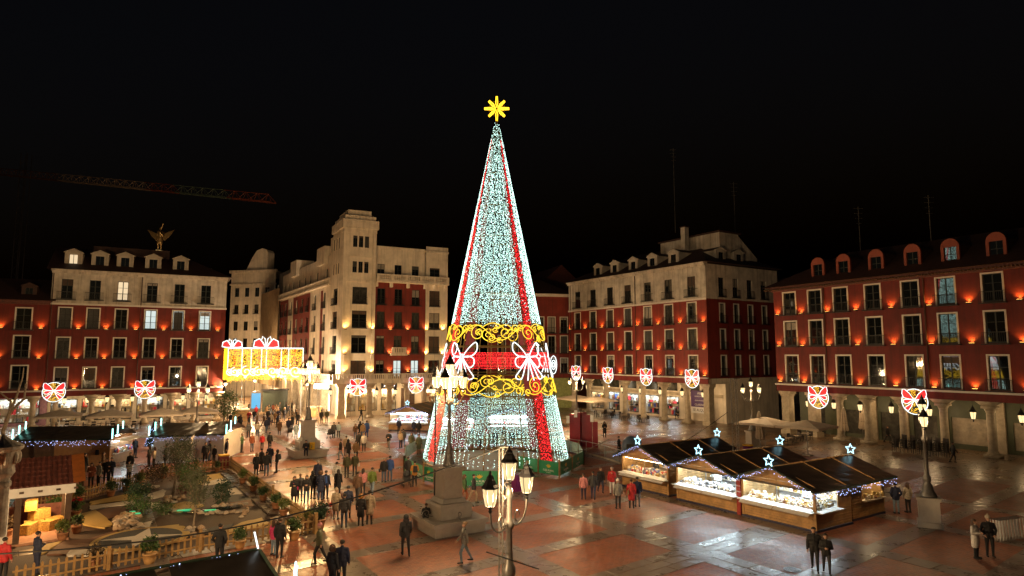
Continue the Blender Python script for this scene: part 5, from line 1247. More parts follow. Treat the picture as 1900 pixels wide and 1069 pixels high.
# ================================================================== nativity garden
def gravel(name, c, var=.5, scale=60):
    return pm(name, c, .75, var=var, scale=scale, bump=.6, bscale=45)
M['soil'] = gravel('dark_bark_soil', (.075, .042, .025)); M['sandy'] = gravel('yellow_sand', (.50, .34, .11), .22); M['wgrav'] = gravel('white_gravel', (.60, .54, .46), .25, 30); M['dgrav'] = gravel('dark_gravel', (.055, .055, .055), .6, 40); M['bgrav'] = gravel('brown_gravel', (.16, .075, .04), .3)
FR = [G(586, 991), G(503, 1002), G(370, 1024), G(200, 1058), G(20, 1094)]
RT = [G(586, 991), G(507, 932), G(428, 871)]
BK = [G(428, 871), G(365, 878), G(300, 886), G(262, 899), G(205, 915), G(135, 936), G(40, 960)]
gd = MB(); outl = [FR[4], FR[0], RT[2]] + BK[1:] + [G(-120, 985), G(-120, 1094)]
gd.poly([(p.x, p.y, .012) for p in outl]); garden = kind(gd.build('garden_bed', M['soil']), 'structure')
def z3(l): return [(200 + x/6.289, 830 + y/6.289) for x, y in l]
def zl(l): return [(x/6.327, 900 + y/6.327) for x, y in l]
patches = [('sandy', z3([(1050,430),(1060,340),(1320,305),(1375,350),(1110,445)])), ('wgrav', z3([(1090,455),(1150,410),(1380,350),(1445,412)])),
 ('dgrav', z3([(1070,470),(1445,418),(1545,560),(1690,600),(1698,650),(1420,640),(1380,560),(1130,610)])), ('wgrav', z3([(1370,510),(1500,465),(1585,545),(1420,562)])), ('bgrav', z3([(1420,650),(1690,612),(1700,690),(1560,700)])),
 ('sandy', z3([(690,690),(900,640),(1080,640),(1110,690),(860,765),(690,748)])), ('wgrav', z3([(400,640),(560,655),(665,700),(600,738),(440,690)])), ('wgrav', z3([(-200,690),(330,625),(385,660),(0,700),(-200,740)])),
 ('sandy', z3([(-200,640),(350,530),(460,540),(300,615),(-200,680)])), ('wgrav', z3([(440,560),(640,500),(690,510),(640,585),(500,612)])), ('wgrav', z3([(245,500),(330,440),(480,450),(440,512)])),
 ('bgrav', z3([(-180,760),(250,680),(200,780),(-20,860),(-180,860)])), ('wgrav', z3([(190,985),(520,865),(480,940),(780,1000),(640,1065),(380,1065)])), ('sandy', z3([(520,945),(820,918),(905,940),(780,985)])),
 ('dgrav', z3([(1130,970),(1480,900),(1390,985),(1180,1020)])), ('sandy', z3([(1390,975),(1560,890),(1790,840),(1900,900),(1200,1075)])), ('sandy', zl([(960,350),(1120,310),(1260,400),(1320,480),(1230,520),(960,480)])),
 ('sandy', zl([(380,740),(720,680),(560,800),(400,860)])), ('bgrav', zl([(720,680),(1050,650),(1390,540),(1300,640),(1030,750),(780,840),(560,830)])), ('wgrav', zl([(-100,770),(120,750),(100,850),(-100,880)])), ('wgrav', zl([(790,850),(830,790),(1300,765),(1700,700),(1700,760),(1200,840)]))]
for i, (mt, pts) in enumerate(patches):
    m = MB(); pp = [G(x, y) for x, y in pts]; c = sum(pp, Vector())/len(pp); out = []
    for k in range(len(pp)):
        a, b = pp[k], pp[(k+1) % len(pp)]
        for u in (0, .33, .66): w_ = a.lerp(b, u); out.append(w_ + (w_ - c).normalized()*rng.uniform(-.09, .09))
    ar = sum(out[k].x*out[(k+1) % len(out)].y - out[(k+1) % len(out)].x*out[k].y for k in range(len(out)))
    if ar < 0: out = out[::-1]
    m.prism([(p.x, p.y) for p in out], .0, .018 + .004*i); kind(m.build('gravel_patch', M[mt], garden), 'stuff')
# compass star
cs = thing('compass_star', 'white four-pointed compass star set in a dark gravel oval', 'ground ornament', G(262, 1003) + Vector((0, 0, .1)), R(18))
m = MB(); m.lathe([(2.15, 0), (2.1, .03)], 36); m.build('sand_ring', M['sandy'], cs); m = MB(); m.lathe([(1.8, .03), (1.78, .045)], 36); m.build('dark_oval', M['dgrav'], cs)
m = MB(); pts = []
for i in range(8): a = R(45*i); r_ = 1.85 if i % 2 == 0 else .5; pts.append((r_*math.cos(a), r_*math.sin(a)))
m.prism(pts, .045, .06); m.build('star', M['wgrav'], cs)
# picket fences
pk = MB(); pk.add([(-.045,-.012,.06),(.045,-.012,.06),(.045,.012,.06),(-.045,.012,.06),(-.045,-.012,.8),(.045,-.012,.8),(.045,.012,.8),(-.045,.012,.8),(0,-.012,.88),(0,.012,.88)], [(3,2,1,0),(0,1,5,8,4),(2,3,7,9,6),(1,2,6,5),(3,0,4,7),(5,6,9,8),(4,8,9,7)])
M['picket'] = pm('tan_pickets', (.32, .19, .07), .6, var=.25, scale=5)
pkm = pk.mesh('picket', M['picket'])
def fence(label, pts, step=.205):
    t = thing('picket_fence', label, 'fence', pts[0], 0, 'picket fences round the nativity garden')
    for i in range(len(pts) - 1):
        a, b = pts[i] - pts[0], pts[i+1] - pts[0]; d = b - a; L_ = d.length; rz = math.atan2(d.y, d.x); n = int(L_/step)
        for z in (.22, .62): m = MB(); m.box(0, L_, .014, .05, z, z + .07); m.build('rail', M['picket'], t, a, rz)
        m = MB(); m.box(-.06, .06, -.02, .1, 0, 1.05); m.build('post', M['picket'], t, a, rz)
        for k in range(n):
            p = a + d*((k + .5)/n); put('picket', pkm, t, p, rz + rng.uniform(-.03, .03))
    return t
fence('wooden picket fence along the front of the nativity garden', FR, .26); fence('wooden picket fence along the right side of the nativity garden', RT); fence('wooden picket fence along the back of the nativity garden', BK, .24)
# boardwalk inside right fence
m = MB(); a, b = RT[0], RT[2]; d = (b - a).normalized(); nrm = Vector((-d.y, d.x, 0))
bw = thing('boardwalk', 'grey stepping boards beside the right-hand picket fence', 'boardwalk', a)
L_ = (b - a).length; k = int(L_/.9)
for i in range(k):
    if i % 6 == 5: continue
    m = MB(); m.cb(0, 0, 0, .82, .42, .1); put('board', m.mesh('walk_board', M['slab']) if i == 0 else bpy.data.meshes['walk_board'], bw, d*(.5 + i*.9) + nrm*.85, math.atan2(d.y, d.x) + rng.uniform(-.05, .05))
# rocks
def rock_mesh(seed):
    bm = bmesh.new(); bmesh.ops.create_icosphere(bm, subdivisions=2, radius=1); g_ = random.Random(seed); ph = [g_.uniform(0, 6) for _ in range(6)]
    for v in bm.verts: k = 1 + .16*math.sin(3*v.co.x + ph[0]) + .14*math.sin(4*v.co.y + ph[1]) + .12*math.sin(5*v.co.z + ph[2]); v.co *= k; v.co.z *= .75
    me = bpy.data.meshes.new('rock'); bm.to_mesh(me); bm.free(); me.materials.append(M['rock'][seed % 3]); return me
M['rock'] = [pm('pale_rock', (.50, .40, .30), .8, var=.4, scale=4, bump=.5, bscale=8), pm('tan_rock', (.40, .28, .18), .8, var=.4, scale=4, bump=.5, bscale=8), pm('grey_rock', (.30, .26, .22), .8, var=.4, scale=4, bump=.5, bscale=8)]
rms = [rock_mesh(i) for i in range(6)]
def rocks(label, px_pts, size, name='rock_pile'):
    c0 = G(*px_pts[0]); t = thing(name, label, 'rocks', c0, 0, 'garden rocks')
    for (x, y) in px_pts:
        p = G(x, y) - c0; s = size*rng.uniform(.7, 1.3); o = put('rock', rng.choice(rms), t, (p.x, p.y, s*.35), rng.uniform(0, 6), (s*rng.uniform(.9, 1.2), s, s*rng.uniform(.8, 1.1)))
    return t
rg = random.Random(12)
def scat(x0, x1, y0, y1, n): return [(rg.uniform(x0, x1), rg.uniform(y0, y1)) for _ in range(n)]
mound = scat(214, 262, 956, 986, 64); rocks('mound of round boulders at the head of the garden stream', mound, .17)
strm = [(z3([(x, 780 + 40*math.sin(x/180) + rg.uniform(-14, 14))])[0]) for x in range(700, 1180, 24)] + z3([(x, 690 - (x - 1250)*.03 + rg.uniform(-8, 8)) for x in range(1250, 1620, 20)]) + z3([(x, 780 - (x - 1180)*.05 + rg.uniform(-10, 10)) for x in range(1180, 1640, 22)]) + z3([(1560, 820), (1590, 790), (1620, 760), (1630, 720)])
rocks('line of pale stones edging the garden stream', strm, .14, 'stone_edging')
rocks('ring of rocks under the upright olive tree', z3([(690,640),(740,640),(780,650),(830,620),(870,600),(680,600),(720,600),(790,600),(480,490),(520,480),(560,480)]), .19); rocks('ring of pale rocks round the nearest olive tree', z3([(930,1000),(970,990),(1010,960),(1050,950),(1090,960),(1120,980),(1130,1010),(990,1030),(1040,1040),(1090,1030),(950,960),(1110,950)]), .16)
m = MB(); pts = [G(*p) for p in z3([(1170,745),(1560,690),(1580,715),(1200,765),(880,780),(860,760)])]; m.prism([(p.x, p.y) for p in pts[::-1]], .10, .125)
sm = m.build('stream_water', pm('dark_water', (.01, .02, .018), .05, var=0, spec=.8)); tag(sm, 'narrow dark stream between the pale stones in the garden', 'stream')
E_green = em('green_stream_light', (.02, .8, .3), .45)
for i, (x, y, w) in enumerate([(z3([(285,785)])[0] + (.28,)), (z3([(350,805)])[0] + (.25,)), (z3([(890,765)])[0] + (.75,)), (z3([(1195,765)])[0] + (.6,))]):
    p = G(x, y); m = MB(); m.cb(0, 0, .13, w, .16, .05); lampo = m.build('stream_lamp', E_green, None, p, R(20)); tag(lampo, ['green underwater lamp at the left end of the rock mound', 'green underwater lamp in front of the rock mound', 'long green underwater lamp under the nearest olive tree', 'green underwater lamp right of the nearest olive tree'][i], 'stream lamp', 'green stream lamps')
    lamp('POINT', .7, (.1, 1, .4), (0, 0, .4), lampo, .05)

# plants
M['olive'] = pm('olive_leaf', (.085, .095, .05), .6, var=.5, scale=2); M['leaf'] = pm('green_leaf', (.045, .09, .02), .55, var=.5, scale=2); M['leaf2'] = pm('yellow_green_leaf', (.11, .14, .025), .5, var=.4, scale=2); M['fir'] = pm('fir_needle', (.02, .05, .022), .6, var=.5, scale=2); M['dry'] = pm('dry_shrub', (.09, .06, .03), .7, var=.4, scale=3)
M['bark'] = pm('olive_bark', (.22, .17, .12), .8, var=.4, scale=9, bump=.5); M['pot'] = pm('terracotta', (.34, .15, .07), .6, var=.25, scale=4); M['redleaf'] = pm('red_flower', (.5, .01, .015), .5, var=.3)
def leaves(m, c, rad, n, size, g_, clump=10):
    done = 0
    while done < n:
        while True:
            v = Vector((g_.uniform(-1, 1), g_.uniform(-1, 1), g_.uniform(-1, 1)))
            if .25 < v.length < 1: break
        cc = Vector((c[0] + v.x*rad[0], c[1] + v.y*rad[1], c[2] + v.z*rad[2]))
        for k in range(clump):
            p = cc + Vector((g_.gauss(0, 1), g_.gauss(0, 1), g_.gauss(0, 1)))*rad[0]*.16; d = Vector((g_.uniform(-1, 1), g_.uniform(-1, 1), g_.uniform(-.6, 1))).normalized(); s = d.cross(Vector((g_.uniform(-1, 1), g_.uniform(-1, 1), .3))).normalized(); L = size*g_.uniform(.7, 1.3)
            m.add([p, p + d*L*.5 + s*L*.2, p + d*L, p + d*L*.5 - s*L*.2], [(0,1,2,3)]); done += 1
def tree_(name, label, px, py, th, cz, rad, n, size, mat, seed, trunk_r=.07, cat='tree', lean=.0):
    p = G(px, py); t = thing(name, label, cat, p); g_ = random.Random(seed)
    m = MB(); top = (lean, 0, cz); m.tube([(0, 0, 0), (lean*.2 + .03, 0, th*.5), (lean*.6, .02, th), top], [trunk_r*1.3, trunk_r, trunk_r*.8, trunk_r*.3], 7)
    for k in range(5):
        a = g_.uniform(0, 6.28); m.tube([(lean*.6, .02, th*g_.uniform(.75, 1)), (lean + rad[0]*.4*math.cos(a), rad[1]*.4*math.sin(a), cz), (lean + rad[0]*.75*math.cos(a), rad[1]*.75*math.sin(a), cz + rad[2]*.5)], [trunk_r*.5, trunk_r*.35, .01], 5)
    m.build('trunk', M['bark'], t); m = MB(); leaves(m, (lean, 0, cz), rad, n, size, g_); m.build('crown', mat, t); return t
tree_('olive_tree', 'upright grey-green olive tree on a rock ring in front of the white stalls', 321, 918, 1.5, 2.65, (.95, .95, 1.15), 2600, .13, M['olive'], 1, lean=.25)
tree_('olive_tree', 'nearest olive tree with thin trunk in the middle of the garden', 358, 982, 1.2, 2.1, (.65, .65, 1.0), 1500, .12, M['olive'], 2, .045, lean=.1)
tree_('olive_tree', 'small leafy tree right of the upright olive', 352, 926, .5, 1.5, (.8, .7, 1.0), 1400, .13, M['leaf'], 3, .05)
tree_('fir_bush', 'low dark fir left of the white gravel patch in the garden', 257, 933, .2, .75, (.75, .7, .4), 900, .16, M['fir'], 4, .04, 'shrub')
tree_('fir_bush', 'young fir beside the white triangle of gravel', 412, 936, .2, .75, (.55, .55, .75), 900, .15, M['fir'], 5, .04, 'shrub')
tree_('dry_bush', 'brown shrub against the back fence left of the upright olive', 285, 898, .2, .7, (.9, .6, .6), 900, .14, M['dry'], 6, .03, 'shrub')
tree_('dry_bush', 'dark shrub behind the upright olive', 345, 900, .2, .8, (1.0, .5, .7), 900, .14, M['dry'], 7, .03, 'shrub')
tree_('low_bush', 'dark green bush on the rock mound', 258, 950, .1, .55, (.8, .5, .45), 800, .13, M['leaf'], 8, .03, 'shrub'); tree_('low_bush', 'low green bush right of the rock mound', 304, 956, .1, .4, (.6, .4, .35), 600, .12, M['leaf'], 9, .03, 'shrub')
tree_('dry_bush', 'reddish shrub in the ring of rocks', 336, 922, .1, .4, (.35, .35, .35), 300, .12, pm('burgundy_leaf', (.10, .02, .02), .6, var=.4), 10, .02, 'shrub')
tree_('street_tree', 'clipped round shrub at the street corner beside the red house', 421, 786, 1.0, 2.4, (1.5, 1.4, 1.9), 2600, .22, M['leaf'], 11, .09)
def pot_plant(label, px, py, s=1.0, mat='leaf', seed=1, flower=False, tall=1.0, burlap=False):
    s *= .66; t = thing('potted_plant', label, 'potted plant', G(px, py), 0, 'potted plants along the garden fences'); g_ = random.Random(seed)
    m = MB(); m.lathe([(.2*s, 0), (.27*s, .2*s), (.3*s, .42*s), (.33*s, .43*s), (.33*s, .5*s), (.28*s, .5*s), (.26*s, .45*s)], 12); m.build('pot', M['wood'] if burlap else M['pot'], t, smooth=True)
    m = MB(); leaves(m, (0, 0, (.55 + .32*tall)*s), (.36*s, .36*s, .34*s*tall), 420, .17*s, g_); m.build('foliage', M[mat], t)
    if flower: m = MB(); leaves(m, (0, 0, (.6 + .5*tall)*s), (.25*s, .25*s, .2*s), 120, .17*s, g_); m.build('flowers', M['redleaf'], t)
    return t
for i, (px, py, s, mt, lab, fl) in enumerate([(233,912,1.1,'leaf','potted shrub inside the curve of the back fence',0), (259,903,1.2,'leaf2','bright potted shrub at the bend of the back fence',0), (302,888,1.1,'leaf2','potted shrub on the back fence left of the upright olive',0), (403,876,1.0,'leaf','potted shrub near the red and yellow box',0),
        (205,922,1.2,'leaf','potted plant at the lower bend of the back fence',0), (145,935,1.4,'leaf','bushy potted plant beside the hut corner post',0), (140,962,1.3,'leaf','poinsettia in a stone pot beside the hut post',1), (115,1003,1.2,'leaf2','yellow-green potted plant in front of the hut',0), (142,990,1.2,'leaf','tall pot of greenery right of the hut post',0),
        (450,897,1.2,'leaf2','first potted shrub along the right fence, from the back',0), (470,912,1.2,'leaf','second potted shrub along the right fence, from the back',0), (488,930,1.1,'leaf','third potted shrub along the right fence, from the back',0), (512,945,1.2,'leaf','fourth potted shrub along the right fence, from the back',0), (526,958,1.2,'leaf2','fifth potted shrub along the right fence, from the back',0), (572,980,1.2,'leaf2','spiky potted shrub near the fence corner',0), (546,1002,1.3,'leaf','basket of greenery outside the front fence corner',0), (592,982,1.6,'fir','small fir outside the fence corner',0),
        (445,1018,1.2,'leaf','plant in a pale tree-stump pot before the front fence',0), (277,1046,1.4,'leaf','plant in a pale sack before the front fence, left of the gate',0), (175,1055,1.2,'dry','dry plant by the front fence at lower left',0)]):
    pot_plant(lab, px, py, s, mt, 40 + i, fl, burlap=i in (15, 17, 18))

# nativity hut
h1, h2 = G(28, 1014), G(122, 1001); dh = h2 - h1; rH = math.atan2(dh.y, dh.x); LH = dh.length
hu = thing('nativity_hut', 'nativity hut with red tiled roof, white fascia and warm light inside', 'hut', h1, rH)
for x, y in ((0, 0), (LH, 0), (LH, 3.6), (0, 3.6), (-3.5, 3.6)): m = MB(); m.box(x - .13, x + .13, y - .13, y + .13, 0, 2.35); m.build('post', M['wood_d'], hu)
m = MB(); m.box(-4, LH + .25, -.32, -.26, 2.28, 2.72); m.build('fascia', M['white'], hu)
for i in range(9): m = MB(); m.box(-3.6 + i*.72, -3.42 + i*.72, -.345, -.321, 2.46, 2.56); m.build('rafter_end', M['wood_d'], hu)
tl = MB(); g_ = random.Random(2)
for i in range(int((LH + 4.2)/.22)):
    x = -4 + i*.22
    for j in range(6): y0 = -.3 + j*.42; z0 = 2.74 + j*.17; tl.add([(x, y0, z0), (x + .11, y0, z0 + .07), (x + .22, y0, z0), (x, y0 + .5, z0 + .19), (x + .11, y0 + .5, z0 + .25), (x + .22, y0 + .5, z0 + .19)], [(0,1,4,3), (1,2,5,4), (0,2,1)])
kind(tl.build('roof_tiles', M['roof_red'], hu), 'stuff')
m = MB(); m.add([(-4, -.3, 2.72), (LH + .22, -.3, 2.72), (LH + .22, 2.2, 3.72), (-4, 2.2, 3.72), (LH + .22, 4.4, 2.6), (-4, 4.4, 2.6)], [(0,1,2,3), (3,2,4,5)]); m.build('roof_deck', M['roof_red'], hu)
m = MB(); m.add([(LH + .1, -.3, 2.75), (LH + .65, -.3, 2.8), (LH + .65, 2.2, 3.85), (LH + .1, 2.2, 3.8)], [(0,1,2,3)]); m.build('barge_board', pm('orange_timber', (.30, .09, .02), .5), hu)
m = MB(); m.box(-4, LH, 3.5, 3.6, 0, 1.2); m.build('back_wall', M['roof_red'], hu); m = MB(); m.box(-4, -.35, .2, .3, 0, 2.3); m.build('white_wall', M['white'], hu)
m = MB(); m.box(-4, LH + .1, -.2, 3.5, .0, .12); m.build('floor', pm('pink_earth', (.34, .17, .10), .8, var=.2), hu)
lamp('POINT', 300, (1, .60, .25), (.9, 1.6, 2.0), hu, .15)
hay = pm('straw', (.5, .30, .07), .85, var=.4, scale=12, bump=.6, bscale=30)
for i, (x, y, z) in enumerate([(.7, 2.6, .12), (1.5, 2.8, .12), (.9, 2.8, .62), (1.4, 2.2, .12), (.5, 1.9, .12), (.55, 2.7, 1.12)]):
    m = MB(); m.cb(0, 0, 0, .85, .5, .48, taper=.97); o = m.build('hay_bale', hay, None, hu.matrix_basis @ Vector((0, 0, 0))); o.location = h1 + Matrix.Rotation(rH, 3, 'Z') @ Vector((x, y, z)); o.rotation_euler = (0, 0, rH + i*.3)
    tag(o, ['straw bale on the hut floor, far left of the heap', 'straw bale at the right end of the hut heap', 'straw bale in the second layer of the hut heap', 'straw bale at the front of the hut heap', 'straw bale nearest the white wall of the hut', 'topmost straw bale of the hut heap'][i], 'straw bale', 'straw bales in the nativity hut')
pot_plant('round potted shrub inside the nativity hut', 100, 968, 1.6, 'leaf', 77); pot_plant('dark potted plant before the white hut wall', 10, 1000, 1.3, 'dry', 78)
# carved finial and bare branch at the left edge
fn = thing('stone_finial', 'carved white stone capital at the left edge of the picture', 'finial', at(4, 905, 14) - Vector((.08, 0, 1.0)))
m = MB(); m.lathe([(.19, 0), (.19, 1.0), (.22, 1.02), (.22, 1.1), (.19, 1.14), (.2, 1.2), (.27, 1.3), (.25, 1.42), (.31, 1.55), (.33, 1.75), (.39, 1.8), (.39, 1.86), (.28, 1.92), (.12, 2.02), (.04, 2.1)], 16); m.build('capital', pm('pale_limestone', (.45, .40, .33), .8, var=.35, scale=8, bump=.8, bscale=14), fn)
for k in range(10):
    a = 2*PI*k/10; m = MB(); m.ball((.3*math.cos(a), .3*math.sin(a), 1.62), (.06, .06, .14), 0, 7, 5); m.build('carved_leaf', bpy.data.materials['pale_limestone'], fn)
br = thing('bare_tree', 'bare branch curving in front of the left arcade', 'tree', at(6, 860, 48) * 1); br.location.z = 0
bx = br.location
m = MB(); P_ = [at(6, 800, 48), at(18, 765, 48), at(45, 740, 48), (at(48, 712, 48))]; Q_ = [at(18, 765, 48), at(20, 745, 48), at(0, 728, 48)]; S_ = [at(18, 765, 48), at(30, 738, 48), at(42, 700, 48), at(44, 682, 48)]
m.tube([(0, 0, 0)] + [p - bx for p in P_[:2]], [.16, .13, .12], 7)
for c_ in (P_[1:], Q_, S_): m.tube([p - bx for p in c_], [.11, .08, .05, .03][:len(c_)], 6)
m.build('trunk', M['bark'], br)

# ================================================================== people
def capsule(m, a, ra, b, rb, n=10):
    a, b = Vector(a), Vector(b); d = (b - a); L = d.length
    if L < 1e-6: m.ball(a, ra, 0, n, 6); return
    d.normalize(); pts = []; rs = []
    for k in range(4): u = k/4; pts.append(a - d*ra*math.cos(u*PI/2)); rs.append(max(ra*math.sin(u*PI/2), .002))
    pts.append(a); rs.append(ra); pts.append(b); rs.append(rb)
    for k in range(3, -1, -1): u = k/4; pts.append(b + d*rb*math.cos(u*PI/2)); rs.append(max(rb*math.sin(u*PI/2), .002))
    m.tube(pts, rs, n)
def pose_caps(pose, coat, arms):
    """capsules (a, ra, b, rb, tag) of a figure 1.74 m tall facing -y; tags 0 skin, 1 jacket, 2 trousers, 3 shoes"""
    c = []; sit = pose == 'sit'; dz = -.42 if sit else 0
    for s in (-1, 1):
        hip = Vector((.09*s, 0, .9 + dz))
        if sit: knee = Vector((.12*s, -.43, .5)); ank = Vector((.12*s, -.45, .1))
        elif pose == 'walk': knee = hip + Vector((.01*s, -.17*s, -.40)); ank = knee + Vector((.0, .04 if s > 0 else .19, -.40 if s > 0 else -.355))
        else: knee = hip + Vector((.015*s, -.02, -.42)); ank = knee + Vector((.005*s, .03, -.40))
        c += [(hip, .098, knee, .066, 2), (knee, .066, ank, .046, 2)]
        toe = ank + Vector((.02*s, -.16, -.045)); heel = ank + Vector((0, .035, -.045))
        c += [(heel, .042, toe, .036, 3), (ank + Vector((0, 0, -.01)), .046, heel, .044, 3)]
    T = lambda x, y, z: Vector((x, y, z + dz))
    c += [(T(-.075, 0, .95), .115, T(.075, 0, .95), .115, 1 if coat != 'crop' else 2), (T(-.07, .0, 1.12), .118, T(.07, .0, 1.12), .118, 1), (T(-.10, -.005, 1.28), .118, T(.10, -.005, 1.28), .118, 1), (T(-.13, .01, 1.39), .078, T(.13, .01, 1.39), .078, 1), (T(0, .01, 1.0), .13, T(0, 0, 1.3), .135, 1), (T(0, .015, 1.44), .078, T(0, .01, 1.49), .065, 1)]
    if coat == 'long' and not sit: c += [(T(-.06, 0, .95), .14, T(-.08, .0, .58), .135, 1), (T(.06, 0, .95), .14, T(.08, 0, .58), .135, 1), (T(0, .0, .9), .15, T(0, 0, .6), .14, 1)]
    else: c += [(T(-.06, 0, .98), .135, T(-.07, 0, .86), .125, 1), (T(.06, 0, .98), .135, T(.07, 0, .86), .125, 1)]
    c += [(T(0, .01, 1.46), .052, T(0, -.005, 1.56), .05, 0)]
    H = T(0, -.01, 1.635); c += [(H + Vector((0, .01, .02)), .088, H + Vector((0, .0, -.03)), .078, 0), (H + Vector((0, -.02, -.04)), .06, H + Vector((0, -.035, -.075)), .042, 0), (H + Vector((0, -.085, -.005)), .010, H + Vector((0, -.105, -.035)), .015, 0)]
    for s in (-1, 1): c.append((H + Vector((.086*s, .01, .01)), .014, H + Vector((.084*s, .01, -.03)), .012, 0))
    for s in (-1, 1):
        sh = T(.185*s, .01, 1.385)
        if arms == 'front': el = T(.25*s, .0, 1.13); wr = T(.07*s, -.22, 1.16)
        elif arms == 'pocket': el = T(.285*s, .06, 1.13); wr = T(.2*s, -.08, .95)
        elif arms == 'phone' and s > 0: el = T(.24*s, -.08, 1.12); wr = T(.08*s, -.24, 1.34)
        elif arms == 'swing': el = T(.25*s, .06*s + .03, 1.13); wr = T(.26*s, .17*s - .07, .92)
        else: el = T(.25*s, .03, 1.12); wr = T(.26*s, -.05, .88)
        c += [(sh, .073, el, .06, 1), (el, .06, wr, .046, 1)]
        d = (wr - el).normalized(); palm = wr + d*.07; c.append((wr, .034, palm, .036, 0))
        side = d.cross(Vector((1, 0, 0))); side = side.normalized() if side.length > .1 else Vector((0, 1, 0)); inn = Vector((-s*.35, -.2, 0))
        for k, (o, l) in enumerate(((-.03, .055), (-.011, .07), (.009, .066), (.028, .048))):
            b0 = palm + side*o + d*.02; b1 = b0 + (d + inn*.3).normalized()*l; c.append((b0, .0125, b1, .0105, 0))
        c.append((wr + d*.03 - side*.03, .0135, wr + d*.065 - side*.062, .011, 0))
    return c
BODY = {}
def body_mesh(pose, coat, arms):
    key = (pose, coat, arms)
    if key in BODY: return BODY[key]
    caps = pose_caps(pose, coat, arms); m = MB()
    for a, ra, b, rb, t in caps: capsule(m, a, ra, b, rb)
    me = m.mesh('body_tmp', []) if False else None
    me = bpy.data.meshes.new('person_body'); me.from_pydata(m.v, [], m.f); me.update()
    o = bpy.data.objects.new('tmp', me); C.objects.link(o)
    md = o.modifiers.new('r', 'REMESH'); md.mode = 'VOXEL'; md.voxel_size = .0145; md.use_smooth_shade = True
    ms = o.modifiers.new('s', 'SMOOTH'); ms.factor = .5; ms.iterations = 2
    dg = bpy.context.evaluated_depsgraph_get(); nm = bpy.data.meshes.new_from_object(o.evaluated_get(dg)); bpy.data.objects.remove(o)
    n = len(nm.polygons); cen = np.empty(n*3); nm.polygons.foreach_get('center', cen); cen = cen.reshape(-1, 3); best = np.full(n, 1e9); tagv = np.zeros(n, int)
    for a, ra, b, rb, t in caps:
        a_, b_ = np.array(a), np.array(b); ab = b_ - a_; L2 = max(ab @ ab, 1e-9); u = np.clip(((cen - a_) @ ab)/L2, 0, 1); dd = np.linalg.norm(cen - (a_ + u[:, None]*ab), axis=1) - (ra + (rb - ra)*u)
        k = dd < best; best[k] = dd[k]; tagv[k] = t
    nm.materials.clear()
    for k in range(4): nm.materials.append(SKIN)
    nm.polygons.foreach_set('material_index', tagv.astype(np.int32)); nm.polygons.foreach_set('use_smooth', np.ones(n, bool)); nm.update(); nm.name = 'person_body'
    BODY[key] = nm; return nm
SKIN = pm('skin', (.50, .29, .20), .5, var=.05)
HAIRM = {k: pm('hair_' + k, c, .55, var=.3, scale=30) for k, c in dict(dark=(.018, .012, .009), brown=(.07, .035, .018), fair=(.28, .17, .08), grey=(.3, .29, .28)).items()}
CL = {}
def cloth(c, kind_='c'):
    k = (tuple(round(x, 3) for x in c))
    if k not in CL: CL[k] = pm('clothing', c, .75, var=.25, scale=12, bump=.3, bscale=25)
    return CL[k]
COLS = dict(black=(.012,.012,.014), navy=(.015,.02,.05), grey=(.10,.10,.10), dgrey=(.035,.035,.038), brown=(.09,.045,.022), beige=(.36,.28,.19), white=(.6,.58,.55), cream=(.5,.43,.33), red=(.42,.02,.025), pink=(.5,.2,.2), hotpink=(.55,.04,.15), olive=(.085,.085,.04), green=(.06,.12,.05), lime=(.14,.2,.04), blue=(.03,.08,.28), lblue=(.3,.38,.44), jeans=(.06,.10,.17), ljeans=(.2,.27,.34), tan=(.25,.15,.07), orange=(.38,.17,.03), camo=(.22,.22,.2), rust=(.25,.07,.03), whit=(.6,.58,.55))
HM = {}
def hair_mesh(kind_):
    if kind_ in HM: return HM[kind_]
    m = MB(); c = (0, .012, 1.665)
    if kind_ == 'short': m.ball((0, .02, 1.668), (.098, .104, .085), 0, 12, 8)
    elif kind_ == 'long': m.ball((0, .02, 1.665), (.102, .108, .09), 0, 12, 8); capsule(m, (0, .06, 1.64), .085, (0, .085, 1.43), .07, 12); capsule(m, (-.07, .03, 1.62), .045, (-.08, .02, 1.46), .035); capsule(m, (.07, .03, 1.62), .045, (.08, .02, 1.46), .035)
    elif kind_ == 'bun': m.ball((0, .02, 1.668), (.098, .104, .085), 0, 12, 8); m.ball((0, .12, 1.7), .045)
    elif kind_ == 'beanie': m.lathe([(.108, 1.645), (.112, 1.67), (.105, 1.70), (.09, 1.745), (.05, 1.775), (.01, 1.785)], 14, c=(0, .012, 0)); m.ball((0, .012, 1.795), .028)
    elif kind_ == 'hood': m.ball((0, .035, 1.65), (.122, .122, .13), 0, 14, 9); capsule(m, (-.06, .05, 1.52), .08, (.06, .05, 1.52), .08, 12)
    elif kind_ == 'furhood': 
        m.ball((0, .06, 1.6), (.125, .11, .11), 0, 14, 9); g_ = random.Random(1)
        for i in range(60): a = g_.uniform(0, 6.28); m.octa((.13*math.cos(a), .02 + g_.uniform(-.03, .03), 1.62 + .13*math.sin(a)), .03)
    elif kind_ == 'cap': m.ball((0, .015, 1.675), (.1, .106, .08), 0, 12, 8); m.add([(-.07,-.08,1.69),(.07,-.08,1.69),(.06,-.175,1.675),(-.06,-.175,1.675),(-.07,-.08,1.7),(.07,-.08,1.7),(.06,-.175,1.685),(-.06,-.175,1.685)], [(3,2,1,0),(4,5,6,7),(0,1,5,4),(1,2,6,5),(2,3,7,6),(3,0,4,7)])
    HM[kind_] = m.mesh('hair', HAIRM['dark'], True); return HM[kind_]
eyem = MB(); eyem.ball((-.032, -.088, 1.64), .009, 0, 6, 4); eyem.ball((.032, -.088, 1.64), .009, 0, 6, 4); EYES = eyem.mesh('eyes', pm('eye', (.02, .015, .01), .2, var=0))
